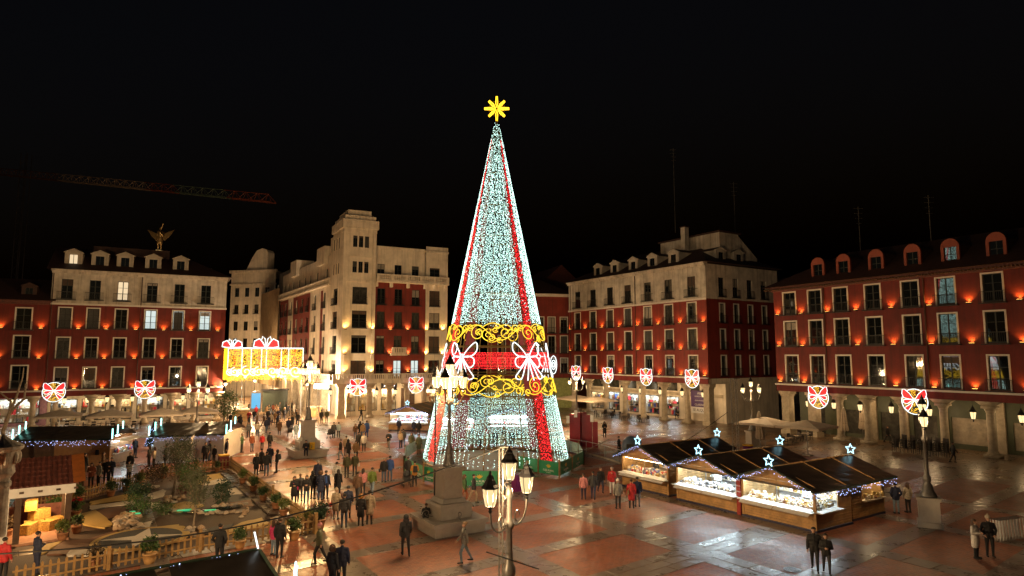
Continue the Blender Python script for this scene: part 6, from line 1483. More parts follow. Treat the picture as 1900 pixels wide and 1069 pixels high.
bpm = MB(); bpm.cb(0, .2, 1.0, .3, .17, .42, taper=.85); bpm.cb(0, .28, 1.05, .22, .06, .2); bpm.tube([(-.1, .12, 1.38), (-.12, -.1, 1.32), (-.13, -.06, 1.05)], .018, 4); bpm.tube([(.1, .12, 1.38), (.12, -.1, 1.32), (.13, -.06, 1.05)], .018, 4); BPACK = bpm.mesh('backpack', SKIN)
bgm = MB(); bgm.cb(.31, .0, .72, .1, .26, .22); bgm.tube([(.31, -.1, .93), (.28, 0, 1.05), (.31, .1, .93)], .012, 4); BAG = bgm.mesh('bag', SKIN)
sbm = MB(); sbm.cb(.2, .1, .85, .12, .26, .22); sbm.tube([(.2, .08, 1.05), (.05, .15, 1.3), (-.13, .03, 1.46), (-.05, -.13, 1.3), (.2, -.02, 1.03)], .015, 4); SBAG = sbm.mesh('shoulder_bag', SKIN)
def omat(o, idx, mat): o.material_slots[idx].link = 'OBJECT'; o.material_slots[idx].material = mat
def person(label, px, py, face, jacket, trousers='black', hair='short', hcol='dark', pose='stand', coat='short', arms='down', h=1.0, extra=None, ecol='black', group='people in the plaza', z=0.0, loc=None):
    p = loc if loc is not None else G(px, py, z); t = thing('person', label, 'person', p, R(face), group); t.scale = (h*1.0,)*3
    b = put('body', body_mesh(pose, coat, arms), t)
    omat(b, 1, cloth(COLS[jacket])); omat(b, 2, cloth(COLS[trousers])); omat(b, 3, cloth(COLS['black']))
    hm = put('hood' if hair in ('hood', 'furhood') else 'hat' if hair in ('beanie', 'cap') else 'hair', hair_mesh(hair), t, (0, 0, -.42 if pose == 'sit' else 0))
    omat(hm, 0, cloth(COLS[hcol]) if hcol in COLS and hair in ('hood', 'furhood', 'beanie', 'cap') else HAIRM.get(hcol, HAIRM['dark']))
    put('eyes', EYES, t, (0, 0, -.42 if pose == 'sit' else 0))
    if extra:
        e = put(extra, {'backpack': BPACK, 'bag': BAG, 'shoulder_bag': SBAG}[extra], t); omat(e, 0, cloth(COLS[ecol]))
    return t
# facing: 0 towards us, 180 away, 90 to the right, -90 to the left
P_ = person
P_('person in dark hooded jacket with shoulder bag, striding left of the stone pedestal', 752, 1031, 200, 'dgrey', 'black', 'hood', 'dgrey', 'walk', arms='swing', extra='shoulder_bag', h=1.03)
P_('person in pale camouflage jacket and jeans walking right of the pedestal bench', 861, 1045, -75, 'camo', 'ljeans', 'bun', 'fair', 'walk', arms='swing')
P_('person in black zip jacket, taller of the pair at the bottom right', 1513, 1061, -25, 'black', 'black', 'short', 'dark', 'walk', h=1.04)
P_('person in black puffer linking arms, shorter of the pair at the bottom right', 1535, 1066, -20, 'black', 'dgrey', 'bun', 'dark', 'walk', arms='front', h=.94)
P_('person in long white coat embracing at the lower right', 1812, 1036, 30, 'white', 'black', 'long', 'brown', coat='long', arms='front', h=.98)
P_('person in black with a pale beanie beside the white coat, lower right', 1838, 1033, -20, 'black', 'black', 'beanie', 'cream', arms='pocket', h=1.03)
P_('person in navy jacket and jeans, back turned, by the lamp pedestal at right', 1664, 953, 170, 'navy', 'ljeans', 'short', 'dark', arms='pocket')
P_('person in cream jacket with long brown hair by the lamp pedestal at right', 1686, 951, 190, 'cream', 'black', 'long', 'brown', h=.97)
P_('person in dark clothes striding past the stacked chairs', 1770, 859, 80, 'black', 'black', 'short', 'dark', 'walk', arms='swing')
P_('person in pale pink jacket, back turned, left of the stall group', 1083, 927, 180, 'pink', 'navy', 'bun', 'brown', h=.93)
P_('person in grey jacket and dark jeans, back turned, second in the stall group', 1101, 927, 170, 'dgrey', 'navy', 'short', 'dark', 'walk')
P_('person in black short jacket facing us, third in the stall group', 1115, 915, 10, 'black', 'navy', 'long', 'brown', 'walk', h=.95)
P_('person in bright red jacket and white trousers near the stalls', 1136, 917, -20, 'red', 'white', 'short', 'grey', arms='phone')
P_('person in grey mottled puffer and white beanie near the stalls', 1147, 944, 185, 'camo', 'black', 'beanie', 'white', h=.98)
P_('person in long red coat with shoulder bag near the stalls', 1172, 943, 170, 'red', 'black', 'bun', 'brown', coat='long', extra='shoulder_bag', ecol='tan', h=.97)
P_('person in navy puffer half hidden behind the red coat', 1183, 940, 180, 'navy', 'camo', 'short', 'dark')
P_('person in black hooded coat alone beside the red blocks', 1122, 812, 0, 'black', 'black', 'hood', 'black', coat='long', arms='front')
P_('person in dark coat left of the blue-grey booth', 1149, 846, 60, 'black', 'black', 'short', coat='long'); P_('person in beige jacket before the blue-grey booth', 1166, 846, 180, 'beige', 'black', 'long', 'brown', h=.93)
P_('person walking under the arcade by the purple board', 1255, 777, -80, 'black', 'black', 'short', pose='walk'); P_('person in patterned top walking left of the stacked chairs', 1648, 822, 30, 'black', 'dgrey', 'long', 'brown', 'walk')
P_('person in mustard jacket with black backpack by the green barrier', 769, 903, 200, 'orange', 'black', 'short', 'dark', arms='front', extra='backpack'); P_('person in dark grey behind the mustard jacket at the barrier', 757, 893, 160, 'dgrey', 'black', 'short')
P_('person in dark green jacket passing behind the pedestal', 862, 931, 95, 'green', 'rust', 'long', 'brown', 'walk', arms='swing', h=.95); P_('person in black jacket and beige trousers behind the pedestal', 879, 934, 80, 'dgrey', 'beige', 'short', pose='walk')
P_('person in black jacket carrying a dark bag, left of the blue jacket', 712, 895, 175, 'black', 'jeans', 'short', 'grey', extra='bag'); P_('person in bright blue jacket and grey jeans seen from behind', 723, 893, 185, 'blue', 'jeans', 'short', 'dark', h=1.03)
P_('person in pink beanie and olive parka striding with a stick', 591, 1047, -80, 'olive', 'black', 'beanie', 'pink', 'walk', arms='swing', h=.99)
P_('person in black coat and wide trousers at the front fence corner', 518, 1035, 170, 'black', 'black', 'short', 'brown', h=1.0); P_('person in pink top half hidden behind the black coat', 507, 1030, 150, 'hotpink', 'ljeans', 'long', 'brown', h=.9)
P_('person with dark hair cut by the bottom edge, left of a couple', 616, 1098, 150, 'black', 'black', 'furhood', 'brown', h=1.0); P_('person in navy jacket cut by the bottom edge, right of a couple', 633, 1090, 190, 'navy', 'black', 'short', h=1.04)
P_('person with hot pink bag at the left end of the fence group', 545, 935, 20, 'black', 'navy', 'long', 'brown', coat='long', arms='front', extra='shoulder_bag', ecol='hotpink', h=.95); P_('person in grey coat behind the hot pink bag', 556, 930, 30, 'grey', 'jeans', 'bun', 'fair', h=.96)
P_('person in black jacket and jeans mid fence group', 568, 934, 10, 'black', 'jeans', 'long', 'dark', arms='front', h=.97); P_('person in dark coat with light strap in the fence group', 580, 926, 160, 'black', 'black', 'hood', 'black', arms='down'); P_('person in long navy fur-hooded coat in the fence group', 594, 928, 175, 'navy', 'jeans', 'furhood', 'brown', coat='long', h=1.04); P_('person with blue backpack at the right end of the fence group', 604, 926, 170, 'navy', 'black', 'short', extra='backpack', ecol='blue', h=1.02)
P_('person in broad dark jacket seen from behind above the fence group', 589, 904, 180, 'navy', 'black', 'short', 'grey', h=1.05)
P_('person in beige coat carrying a red bag, centre plaza', 623, 964, 175, 'beige', 'camo', 'beanie', 'beige', coat='long', extra='bag', ecol='red', h=.97); P_('person in charcoal jacket and blue jeans, centre plaza', 638, 979, 185, 'dgrey', 'jeans', 'short', 'dark'); P_('person in navy jacket and flat cap behind the charcoal jacket', 645, 961, 190, 'navy', 'black', 'cap', 'dgrey')
P_('person in black long coat with blond fur hood, centre plaza', 669, 976, 180, 'black', 'black', 'furhood', 'orange', coat='long', h=.96); P_('person in long beige coat beside the fur hood', 685, 973, 185, 'beige', 'dgrey', 'short', 'dark', coat='long', h=1.03)
P_('person in dark brown jacket and grey trousers striding away', 663, 930, 180, 'brown', 'dgrey', 'short', pose='walk', h=1.03); P_('person in pink jacket behind the dark brown jacket', 673, 917, 170, 'pink', 'black', 'long', 'dark', h=.95); P_('person in lime green sweatshirt and jeans, back turned', 690, 918, 180, 'lime', 'ljeans', 'short', 'dark', 'walk', h=1.0)
P_('person in long black coat with long hair left of the olive jackets', 627, 919, 170, 'black', 'black', 'long', 'dark', coat='long', h=.95); P_('person in white jacket with dark collar behind the long black coat', 624, 906, 180, 'white', 'black', 'short', h=1.02)
P_('person in olive jacket facing us, left of two', 643, 886, 0, 'olive', 'dgrey', 'short', 'grey'); P_('person in dark olive jacket with white bag, right of two', 658, 883, 5, 'olive', 'dgrey', 'short', 'grey', extra='bag', ecol='white', h=.97)
P_('person in black sitting on the bench of the street pedestal', 562, 0, 20, 'black', 'navy', 'short', pose='sit', arms='front', loc=Vector((pl2.location.x, pl2.location.y, .24)) + Matrix.Rotation(TH, 3, 'Z') @ Vector((-.45, -1.2, 0)))
P_('child in dark jacket sitting on the left side of the pedestal bench', 770, 0, 200, 'black', 'black', 'bun', 'brown', pose='sit', arms='front', h=.85, loc=Vector((pl1.location.x, pl1.location.y, .31)) + Matrix.Rotation(TH, 3, 'Z') @ Vector((-1.2, .2, 0)))
P_('person in dark jacket pushing a pram below the tower building', 619, 813, 180, 'dgrey', 'black', 'short'); P_('person in light blue jacket beside the pram', 628, 812, 180, 'lblue', 'black', 'short', h=.96)
P_('person in brown jacket taking a photo in the mid plaza', 659, 815, 10, 'brown', 'jeans', 'long', 'brown', arms='phone', h=.95); P_('person in dark jacket left of the long blue coat', 668, 811, 160, 'black', 'black', 'long'); P_('person in tan jacket before the long blue coat', 673, 814, 180, 'tan', 'jeans', 'short'); P_('person in long bright blue coat in the mid plaza', 680, 811, 180, 'blue', 'blue', 'short', coat='long', h=1.05)
P_('person in black jacket left of the white jacket', 665, 834, 180, 'black', 'black', 'short', h=.95); P_('person in white jacket and black trousers, mid plaza', 675, 838, 185, 'white', 'black', 'bun', 'fair')
P_('person in black jacket and pale jeans beside the hooded coat', 631, 853, -60, 'black', 'ljeans', 'short', pose='walk'); P_('person in beige top half hidden behind the hooded coat', 642, 846, 180, 'beige', 'black', 'short', h=1.03); P_('person in long black hooded coat, mid plaza', 646, 853, 150, 'black', 'black', 'hood', 'black', coat='long', h=1.0); P_('person in tan jacket with white bag, mid plaza', 660, 855, 180, 'tan', 'black', 'short', extra='bag', ecol='white')
P_('person walking alone before the lit shop windows', 670, 781, 80, 'black', 'black', 'short', pose='walk', h=1.05)
P_('person in dark jacket by the floodlight mast, left of two', 596, 786, 170, 'dgrey', 'dgrey', 'short', h=1.03); P_('person in olive jacket by the floodlight mast, right of two', 606, 784, 190, 'olive', 'dgrey', 'short')
P_('person in black jacket and pale trousers walking towards us left of the tree', 721, 834, 0, 'black', 'camo', 'short', pose='walk', arms='front'); P_('person in navy at the stall counter behind the tree, leftmost', 740, 805, 170, 'navy', 'black', 'short', h=1.02)
P_('person in beige jacket and jeans left of the tree', 743, 831, 150, 'beige', 'navy', 'long', 'fair', h=.97); P_('person in grey jacket beside the beige jacket left of the tree', 748, 829, 200, 'grey', 'jeans', 'short'); P_('person in long olive coat at the left foot of the tree, first', 763, 838, 10, 'olive', 'olive', 'long', 'brown', coat='long', h=1.02); P_('person in long olive coat at the left foot of the tree, second', 777, 843, 0, 'olive', 'tan', 'short', coat='long', h=1.04); P_('person in navy at the stall counter behind the tree, second', 768, 808, 180, 'navy', 'black', 'short'); P_('person in black at the stall counter behind the tree, third', 777, 810, 190, 'black', 'black', 'long')
# street side of the crowd
P_('person in green jacket standing at the mouth of the street', 448, 840, 90, 'green', 'dgrey', 'short', arms='front', h=1.02); P_('person in rust red jacket at the mouth of the street', 467, 838, 60, 'rust', 'jeans', 'short', h=.98); P_('child in red jacket at the mouth of the street', 486, 834, 0, 'red', 'black', 'short', h=.85); P_('person in black jacket right of the child in red', 500, 836, 170, 'black', 'navy', 'short')
P_('person in fur-hooded black coat in the knot by the garden corner', 475, 882, 180, 'black', 'black', 'furhood', 'tan', coat='long', h=.95); P_('person in dark jacket in the knot by the garden corner', 485, 874, 150, 'dgrey', 'black', 'short'); P_('person in black jacket and jeans in the knot by the garden corner', 494, 883, 190, 'black', 'jeans', 'short', h=1.04); P_('person in grey hat at the back of the knot by the garden corner', 500, 866, 10, 'navy', 'jeans', 'beanie', 'grey'); P_('person in black with rucksack right of the knot by the garden corner', 513, 877, -80, 'black', 'black', 'hood', 'black', extra='backpack', ecol='dgrey')
for i, (x, y, j, tr, hr, f) in enumerate([(380, 860, 'dgrey', 'black', 'short', 20), (388, 855, 'black', 'jeans', 'short', 100), (397, 860, 'black', 'black', 'short', -20), (405, 852, 'navy', 'black', 'short', 180), (420, 853, 'navy', 'dgrey', 'short', -60)]):
    P_(f'{ordinal(i)} dark-clad person from the left in the row right of the white stalls', x, y, f, j, tr, hr, h=[1, .98, .85, 1, 1.05][i])
for i, (x, y, j, tr, hr, f, ct) in enumerate([(461, 812, 'grey', 'dgrey', 'long', 10, 'short'), (477, 810, 'cream', 'jeans', 'bun', 20, 'short'), (494, 804, 'navy', 'jeans', 'short', 180, 'short'), (518, 807, 'brown', 'black', 'short', 30, 'long'), (535, 804, 'navy', 'navy', 'short', 180, 'short'), (549, 814, 'lblue', 'black', 'short', 170, 'long'), (427, 788, 'black', 'black', 'short', 0, 'short'), (415, 783, 'dgrey', 'dgrey', 'short', 90, 'short')]):
    P_(['person in grey jacket with long hair at the front of the street crowd', 'person in cream jacket at the front of the street crowd', 'person in navy jacket and jeans walking into the street crowd', 'person in long brown coat at the front of the street crowd', 'person in navy pushing forward, right of the long brown coat', 'person in long pale blue coat beside the street pedestal', 'small dark figure beside the pale ballast box', 'dark-clad person by the clipped shrub'][i], x, y, f, j, tr, hr, 'brown' if hr == 'long' else 'dark', coat=ct, h=[.98, .96, 1.03, .97, 1.02, .98, .85, 1][i], pose='walk' if i in (2, 4) else 'stand')
cg = random.Random(33); spots = []
while len(spots) < 34:
    x, y = cg.uniform(440, 556), cg.uniform(762, 797)
    if abs(x - 570) < 16 and y > 780 or abs(x - 446) < 12 and y < 786: continue
    if all((x - a)**2 + ((y - b)*2.2)**2 > 60 for a, b in spots): spots.append((x, y))
spots.sort()
for i, (x, y) in enumerate(spots):
    j = cg.choice(['black', 'black', 'dgrey', 'navy', 'brown', 'grey', 'beige', 'olive', 'rust', 'cream', 'navy', 'dgrey', 'red', 'tan'])
    nm_ = {'black': 'black', 'dgrey': 'charcoal', 'navy': 'navy', 'brown': 'brown', 'grey': 'grey', 'beige': 'beige', 'olive': 'olive', 'rust': 'rust', 'cream': 'cream', 'red': 'red', 'tan': 'tan'}[j]
    P_(f'person in {nm_}, {ordinal(i)} from the left in the crowd under the gift-box lights', x, y, cg.uniform(0, 360), j, cg.choice(['black', 'jeans', 'dgrey', 'navy']), cg.choice(['short', 'long', 'bun', 'beanie', 'short', 'hood']), cg.choice(['dark', 'brown', 'fair']) if True else 'dark', cg.choice(['stand', 'walk', 'stand']), cg.choice(['short', 'short', 'long']), cg.choice(['down', 'front', 'pocket']), cg.uniform(.92, 1.05), group='street crowd under the gift-box lights')
# lane between the left stalls
for i, (x, y, j, tr, hr, f, h, lab) in enumerate([(155, 888, 'black', 'black', 'cap', 170, 1.06, 'tall person in black with a black hat at the brown stall'), (182, 866, 'cream', 'jeans', 'bun', 180, .98, 'person in cream jacket with dark rucksack at the brown stall'), (197, 862, 'navy', 'black', 'hood', 180, 1.0, 'person in navy with hood in the lane, left of the grey jacket'), (211, 848, 'grey', 'black', 'short', 175, 1.04, 'person in grey jacket farther up the lane'), (205, 896, 'navy', 'black', 'short', 0, 1.02, 'person in navy at the back fence, right of a pair'), (196, 897, 'black', 'black', 'short', 20, 1.0, 'person in black at the back fence, left of a pair'), (182, 903, 'camo', 'black', 'short', -30, .97, 'person in mottled grey jacket behind the back fence'), (168, 905, 'rust', 'black', 'long', 10, .96, 'person in dark red behind the back fence'), (150, 915, 'brown', 'brown', 'long', 60, .92, 'person in brown beside the hut roof'), (240, 882, 'black', 'dgrey', 'short', 0, .98, 'person in black behind the checked coat in the lane'), (238, 892, 'camo', 'black', 'bun', 0, .8, 'child in checked coat in the lane'), (250, 850, 'black', 'black', 'short', 160, 1.03, 'person in black far up the lane'), (276, 866, 'dgrey', 'black', 'long', -90, .97, 'person in charcoal at the white stall counter'), (285, 868, 'cream', 'black', 'long', -80, .95, 'person in cream at the white stall counter'), (306, 866, 'black', 'black', 'short', -60, 1.02, 'person in long black coat before the white panels'), (222, 858, 'tan', 'black', 'short', 180, .98, 'person in tan jacket in the lane'), (66, 1066, 'navy', 'navy', 'short', 150, 1.0, 'person in navy behind the front fence at lower left'), (406, 1052, 'black', 'black', 'short', 180, 1.04, 'person in black before the front fence gate'), (4, 1080, 'red', 'black', 'short', 180, 1.0, 'person in red at the lower left edge'), (190, 880, 'brown', 'black', 'long', 120, .95, 'person in brown between the brown stall and the fence')]):
    P_(lab, x, y, f, j, tr, hr, 'black' if hr in ('cap', 'hood') else 'brown' if hr == 'long' else 'dark', h=h, coat='long' if i in (14,) else 'short', arms=['down', 'front', 'pocket'][i % 3], extra='backpack' if i == 1 else None, group='people among the left stalls')
# the tree-side crowd seen through the lights
tg = random.Random(5)
for i, (x, y) in enumerate([(848, 822), (862, 826), (876, 819), (890, 828), (904, 823), (919, 829), (934, 824), (950, 830), (966, 826), (985, 829)]):
    j = tg.choice(['black', 'navy', 'dgrey', 'brown', 'red', 'beige']); P_(f'{ordinal(i)} person from the left seen through the lights at the base of the tree', x, y, tg.uniform(0, 360), j, 'black', tg.choice(['short', 'long']), 'dark', h=tg.uniform(.93, 1.05), group='people behind the tree curtain')
for i, (x, y, lab, j, hr) in enumerate([(1.3, 1.9, 'seller in dark apron behind the toy counter of the farthest stall', 'dgrey', 'short'), (6.6, 1.9, 'seller in white behind the glass counter of the middle stall', 'white', 'bun'), (8.6, 1.8, 'seller in navy at the right of the middle stall', 'navy', 'short'), (12.6, 1.9, 'seller in white behind the sweets of the nearest stall', 'white', 'cap')]):
    P_(lab, 0, 0, math.degrees(rR), j, 'black', hr, 'white' if hr == 'cap' else 'dark', arms='front', loc=row(x, y, .11), group='stall sellers')


# ================================================================== terraces: parasols, tables, chairs
def parasol(label, loc, rz, w, zt=3.1, ze=2.55, mat=None):
    t = thing('parasol', label, 'parasol', loc, rz, 'open terrace parasols'); h = w/2
    m = MB(); m.tube([(0, 0, 0), (0, 0, zt)], .035, 7); m.build('pole', M['steel'], t); m = MB(); m.cb(0, 0, 0, .7, .7, .1); m.build('base', M['stone'], t)
    m = MB(); cs = [(-h,-h),(h,-h),(h,h),(-h,h)]
    for i in range(4):
        a, b = Vector((*cs[i], 0)), Vector((*cs[(i+1) % 4], 0)); n = 4; vs = [(0, 0, zt)]
        for k in range(n + 1): p = a.lerp(b, k/n); vs.append((p.x, p.y, ze - .05*math.sin(PI*k/n)*-1))
        m.add(vs, [(0, k + 1, k + 2) for k in range(n)]); m.add([(x, y, z - .02) for x, y, z in vs], [(0, k + 2, k + 1) for k in range(n)])
        for k in range(n): p, q_ = vs[k+1], vs[k+2]; m.quad((p[0], p[1], p[2]), (p[0], p[1], p[2] - .2), (q_[0], q_[1], q_[2] - .2), (q_[0], q_[1], q_[2]))
    m.build('canopy', mat or M['canvas'], t)
    for i in range(4): m = MB(); m.tube([(0, 0, zt - .06), (cs[i][0]*.98, cs[i][1]*.98, ze - .04)], .015, 4); m.build('rib', M['steel'], t)
    return t
def closed_parasol(label, px, py, h):
    t = thing('closed_parasol', label, 'parasol', G(px, py), 0, 'folded terrace parasols'); m = MB(); m.tube([(0, 0, 0), (0, 0, h + .15)], .035, 6); m.build('pole', M['steel'], t); m = MB(); m.cb(0, 0, 0, .7, .7, .1); m.build('base', M['stone'], t)
    m = MB(); n = 16; vs = []; fs = []; prof = [(.08, h), (.16, h*.9), (.22, h*.7), (.26, h*.5), (.33, h*.34), (.28, h*.3)]
    for r, z in prof:
        for i in range(n): a = 2*PI*i/n; k = r*(1 + (.28 if i % 2 else -.12) + .05*math.sin(i*3)); vs.append((k*math.cos(a), k*math.sin(a), z + .06*math.sin(i*2.1)))
    for j in range(len(prof) - 1):
        for i in range(n): q_ = (i + 1) % n; fs.append((j*n+q_, j*n+i, (j+1)*n+i, (j+1)*n+q_))
    m.add(vs, fs); m.build('folded_canopy', M['canvas'], t); m = MB(); m.tube([(.27*math.cos(2*PI*i/12), .27*math.sin(2*PI*i/12), h*.55) for i in range(12)], .015, 4, closed=True); m.build('strap', M['iron'], t); return t
cgrey = pm('grey_canvas', (.40, .34, .28), .8, var=.12)
for i, (px, Y) in enumerate([(116, 71), (209, 71.5), (304, 73), (371, 76)]):
    p = at(px, 700, Y); p.z = 0; parasol(['grey parasol over the left terrace, leftmost', 'grey parasol over the left terrace, second', 'grey parasol over the left terrace, third', 'grey parasol over the left terrace, behind the lamp post'][i], p, rA, 4.2, 3.25, 2.6, cgrey)
for i, (px, Y) in enumerate([(1068, 97), (1104, 93)]): p = at(px, 700, Y); p.z = 0; parasol(['cream parasol behind the red blocks, farther one', 'cream parasol in front of the corner house arcade'][i], p, rC, 4.6, 3.3, 2.75)
for i, (px, Y) in enumerate([(1415, 63), (1492, 60)]): p = at(px, 700, Y); p.z = 0; parasol(['cream parasol behind the folded one at the right terrace', 'square cream parasol in front of the dark red house'][i], p, rD + R(10), 4.0, 3.2, 2.65)
closed_parasol('folded cream parasol before the lamp post at the right terrace', 1411, 836, 3.6); closed_parasol('folded pale parasol between two columns of the dark red house', 1568, 818, 3.4); closed_parasol('folded cream parasol leaning by the dark red house column', 1602, 815, 3.5)
M['wicker'] = pm('dark_wicker', (.03, .02, .014), .6, var=.3, scale=20)
def chair_proto():
    t = thing('terrace_chair', 'x', 'chair'); m = MB(); m.cb(0, 0, .42, .46, .46, .05); m.build('seat', M['wicker'], t); m = MB(); m.box(-.23, .23, .19, .235, .47, .9); m.build('backrest', M['wicker'], t)
    for x in (-.2, .2):
        for y in (-.2, .2): m = MB(); m.box(x - .02, x + .02, y - .02, y + .02, 0, .42); m.build('leg', M['iron'], t)
        m = MB(); m.box(x - .02, x + .02, -.2, .2, .62, .66); m.build('armrest', M['wicker'], t)
    return t
def table_proto():
    t = thing('terrace_table', 'x', 'table'); m = MB(); m.cb(0, 0, .72, .75, .75, .035); m.build('tabletop', M['canvas'], t); m = MB(); m.lathe([(.03, .04), (.03, .72)], 8); m.build('leg', M['iron'], t); m = MB(); m.cb(0, 0, 0, .45, .45, .04); m.build('base', M['iron'], t); return t
CH, TB = chair_proto(), table_proto(); used = [False, False]
def place(proto, k, label, loc, rz, group):
    if not used[k]:
        used[k] = True; proto.location = loc; proto.rotation_euler = (0, 0, rz); proto['label'] = label; proto['group'] = group; return proto
    return dup(proto, label, loc, rz, group)
fg = random.Random(8)
for where, tabs in (('before the corner house arcade', [(1160, 780), (1177, 782), (1193, 784), (1143, 776), (1112, 774), (1130, 772)]), ('under the square parasol of the right terrace', [(1462, 826), (1478, 822), (1496, 817)]), ('under the grey parasols of the left terrace', [(120, 796), (212, 795), (245, 796), (300, 790), (170, 797)])):
    for i, (px, py) in enumerate(tabs):
        c_ = G(px, py); place(TB, 1, f'{ordinal(i)} square table {where}', c_, TH + fg.uniform(-.2, .2), 'terrace tables')
        for k in range(3):
            a = TH + k*PI/2 + fg.uniform(-.3, .3); place(CH, 0, f'dark wicker chair {["right of", "behind", "left of"][k]} the {ordinal(i)} table {where}', c_ + Vector((math.cos(a), math.sin(a), 0))*.72, a - PI/2 , 'terrace chairs')
# stacks of chairs
for s_ in range(7):
    c_ = G(1662 + s_*15.5, 838 + s_*1.8)
    for k in range(6): place(CH, 0, f'dark chair, {ordinal(k)} from the bottom in the {ordinal(s_)} stack behind the lamp post', c_ + Vector((0, 0, k*.15)), rD + fg.uniform(-.05, .05), 'stacked dark chairs')

# ------------------------------------------------------------------ red blocks, glazed railing, booth
rb = thing('red_block_sculpture', 'cluster of tall dark red blocks beside the tree', 'sculpture', G(1085, 829), R(-20)); mr = pm('crimson_panel', (.26, .01, .025), .45, var=.12)
for i, (x, y, w, h) in enumerate([(-1.25, .1, .5, 3.2), (-.68, -.1, .6, 3.35), (-.05, .25, .5, 3.2), (.5, -.05, .55, 3.15), (1.08, .05, .5, 2.5), (-.3, .9, .6, 3.3)]): m = MB(); m.cb(0, 0, 0, w, .55, h); m.build('block', mr, rb, (x, y, 0), .05*i)
for x, z in ((-1.6, 2.3), (.85, 2.5), (-.8, 2.9)): m = MB(); m.box(x - .16, x + .16, -.42, -.385, z, z + .7); m.build('notice', M['paper'], rb)
gr = thing('glazed_railing', 'glass railing along the ramp between the tree and the stalls', 'railing', G(1052, 836)); pts = [G(1052, 836), G(1088, 842), G(1122, 851), G(1152, 861)]
glassm = bpy.data.materials.new('clear_glass'); glassm.use_nodes = True; bb = glassm.node_tree.nodes["Principled BSDF"]; bb.inputs["Transmission Weight"].default_value = 1; bb.inputs["Roughness"].default_value = .02; bb.inputs["IOR"].default_value = 1.1; bb.inputs["Base Color"].default_value = (.8, .9, .88, 1)
for i, p in enumerate(pts):
    m = MB(); m.box(-.03, .03, -.03, .03, 0, 1.15); m.build('post', M['steel'], gr, p - pts[0])
    if i < 3:
        d = pts[i+1] - p; rz = math.atan2(d.y, d.x); L_ = d.length; m = MB(); m.box(.05, L_ - .05, -.006, .006, .15, 1.05); m.build('pane', glassm, gr, p - pts[0], rz); m = MB(); m.box(0, L_, -.03, .03, 1.1, 1.15); m.build('handrail', M['steel'], gr, p - pts[0], rz); m = MB(); m.box(0, L_, -.08, .08, 0, .14); m.build('kerb', M['stone_col'], gr, p - pts[0], rz)
bo = thing('round_booth', 'blue-grey rounded booth with a dark opening behind the stalls', 'booth', G(1172, 848), R(-15)); mbk = pm('blue_grey_shell', (.07, .10, .14), .35, var=.2, scale=3)
m = MB(); m.lathe([(.75, 0), (.85, .5), (.88, .95), (.75, 1.45), (.45, 1.75), (.12, 1.86), (.01, 1.87)], 20); m.build('shell', mbk, bo, smooth=True); m = MB(); m.box(-.35, .35, -.9, -.75, .7, 1.25); m.build('opening', M['black'], bo); m = MB(); m.prism_y([(.6, 1.3), (.9, 1.2), (.85, 1.75)], -.1, .1); m.build('fin', mbk, bo)

# ------------------------------------------------------------------ masts, cables, bins, barriers, prams
def truss_mast(label, loc, h, w=.3):
    t = thing('truss_mast', label, 'mast', loc, .4, 'lattice masts')
    for k in range(3): a = 2*PI*k/3; m = MB(); m.tube([(w*.58*math.cos(a), w*.58*math.sin(a), 0), (w*.58*math.cos(a), w*.58*math.sin(a), h)], .024, 6); m.build('chord', M['iron_g'], t)
    m = MB(); n = int(h/.35)
    for i in range(n):
        for k in range(3):
            a, b = 2*PI*k/3, 2*PI*(k + 1)/3
            if i % 2: a, b = b, a
            m.tube([(w*.58*math.cos(a), w*.58*math.sin(a), i*h/n), (w*.58*math.cos(b), w*.58*math.sin(b), (i + 1)*h/n)], .01, 4)
    m.build('lacing', M['iron_g'], t); m = MB(); m.cb(0, 0, h, w*1.3, w*1.3, .04); m.build('head_plate', M['iron_g'], t); return t
p = at(934, 830, 21.8); hm_ = p.z; q0 = Vector((p.x, p.y, 0)); truss_mast('white lattice mast beside the nearest lamp post', q0, hm_, .3)
p2_ = at(1362, 703, 45); truss_mast('white lattice mast rising behind the middle stall', Vector((p2_.x, p2_.y, 0)), p2_.z, .42)
def cable(label, a, b, sag, r=.022):
    n = 20; pts = [Vector(a).lerp(Vector(b), i/n) - Vector((0, 0, sag*math.sin(PI*i/n))) for i in range(n + 1)]; m = MB(); m.tube([p - Vector(a) for p in pts], r, 5); o = m.build('cable', M['iron'], None, a); return tag(o, label, 'cable', 'black overhead cables')
cable('black cable sagging from the near mast down to the lower left', (q0.x, q0.y, hm_), at(-30, 1030, 20), .75, .026); cable('black cable running from the near mast past the tree to the right', (q0.x, q0.y, hm_), at(1130, 815, 45), .5, .02); cable('black cable from the stalls mast down to the farthest stall', at(1350, 765, 45), at(1180, 858, 42), .35, .02)
rod = MB(); a, b = at(902, 1024, 20.3), at(1000, 1056, 20.1); rod.tube([(0, 0, 0), b - a], .02, 5); tag(rod.build('banner_rod', M['iron'], None, a), 'thin black rod fixed across the nearest lamp post', 'rod')
thinp = thing('slim_pole', 'slim dark pole standing left of the stone pedestal', 'pole', G(806, 930)); m = MB(); m.lathe([(.05, 0), (.04, 7.6)], 8); m.build('pole', M['iron'], thinp); m = MB(); m.cb(0, 0, 0, .4, .4, .05); m.build('base_plate', M['iron'], thinp)
def bin_(label, px, py, body, top, w=.55, h=.95):
    t = thing('bin', label, 'bin', G(px, py), TH, 'bins'); m = MB(); m.cb(0, 0, 0, w, w, h, taper=.95); m.build('body', body, t); m = MB(); m.cb(0, 0, h, w*1.06, w*1.06, .1); m.build('lid', top, t); return t
M['purp'] = pm('purple_plastic', (.14, .01, .12), .4); M['yelp'] = pm('yellow_plastic', (.75, .45, .01), .4); M['redp'] = pm('red_plastic', (.22, .02, .02), .45)
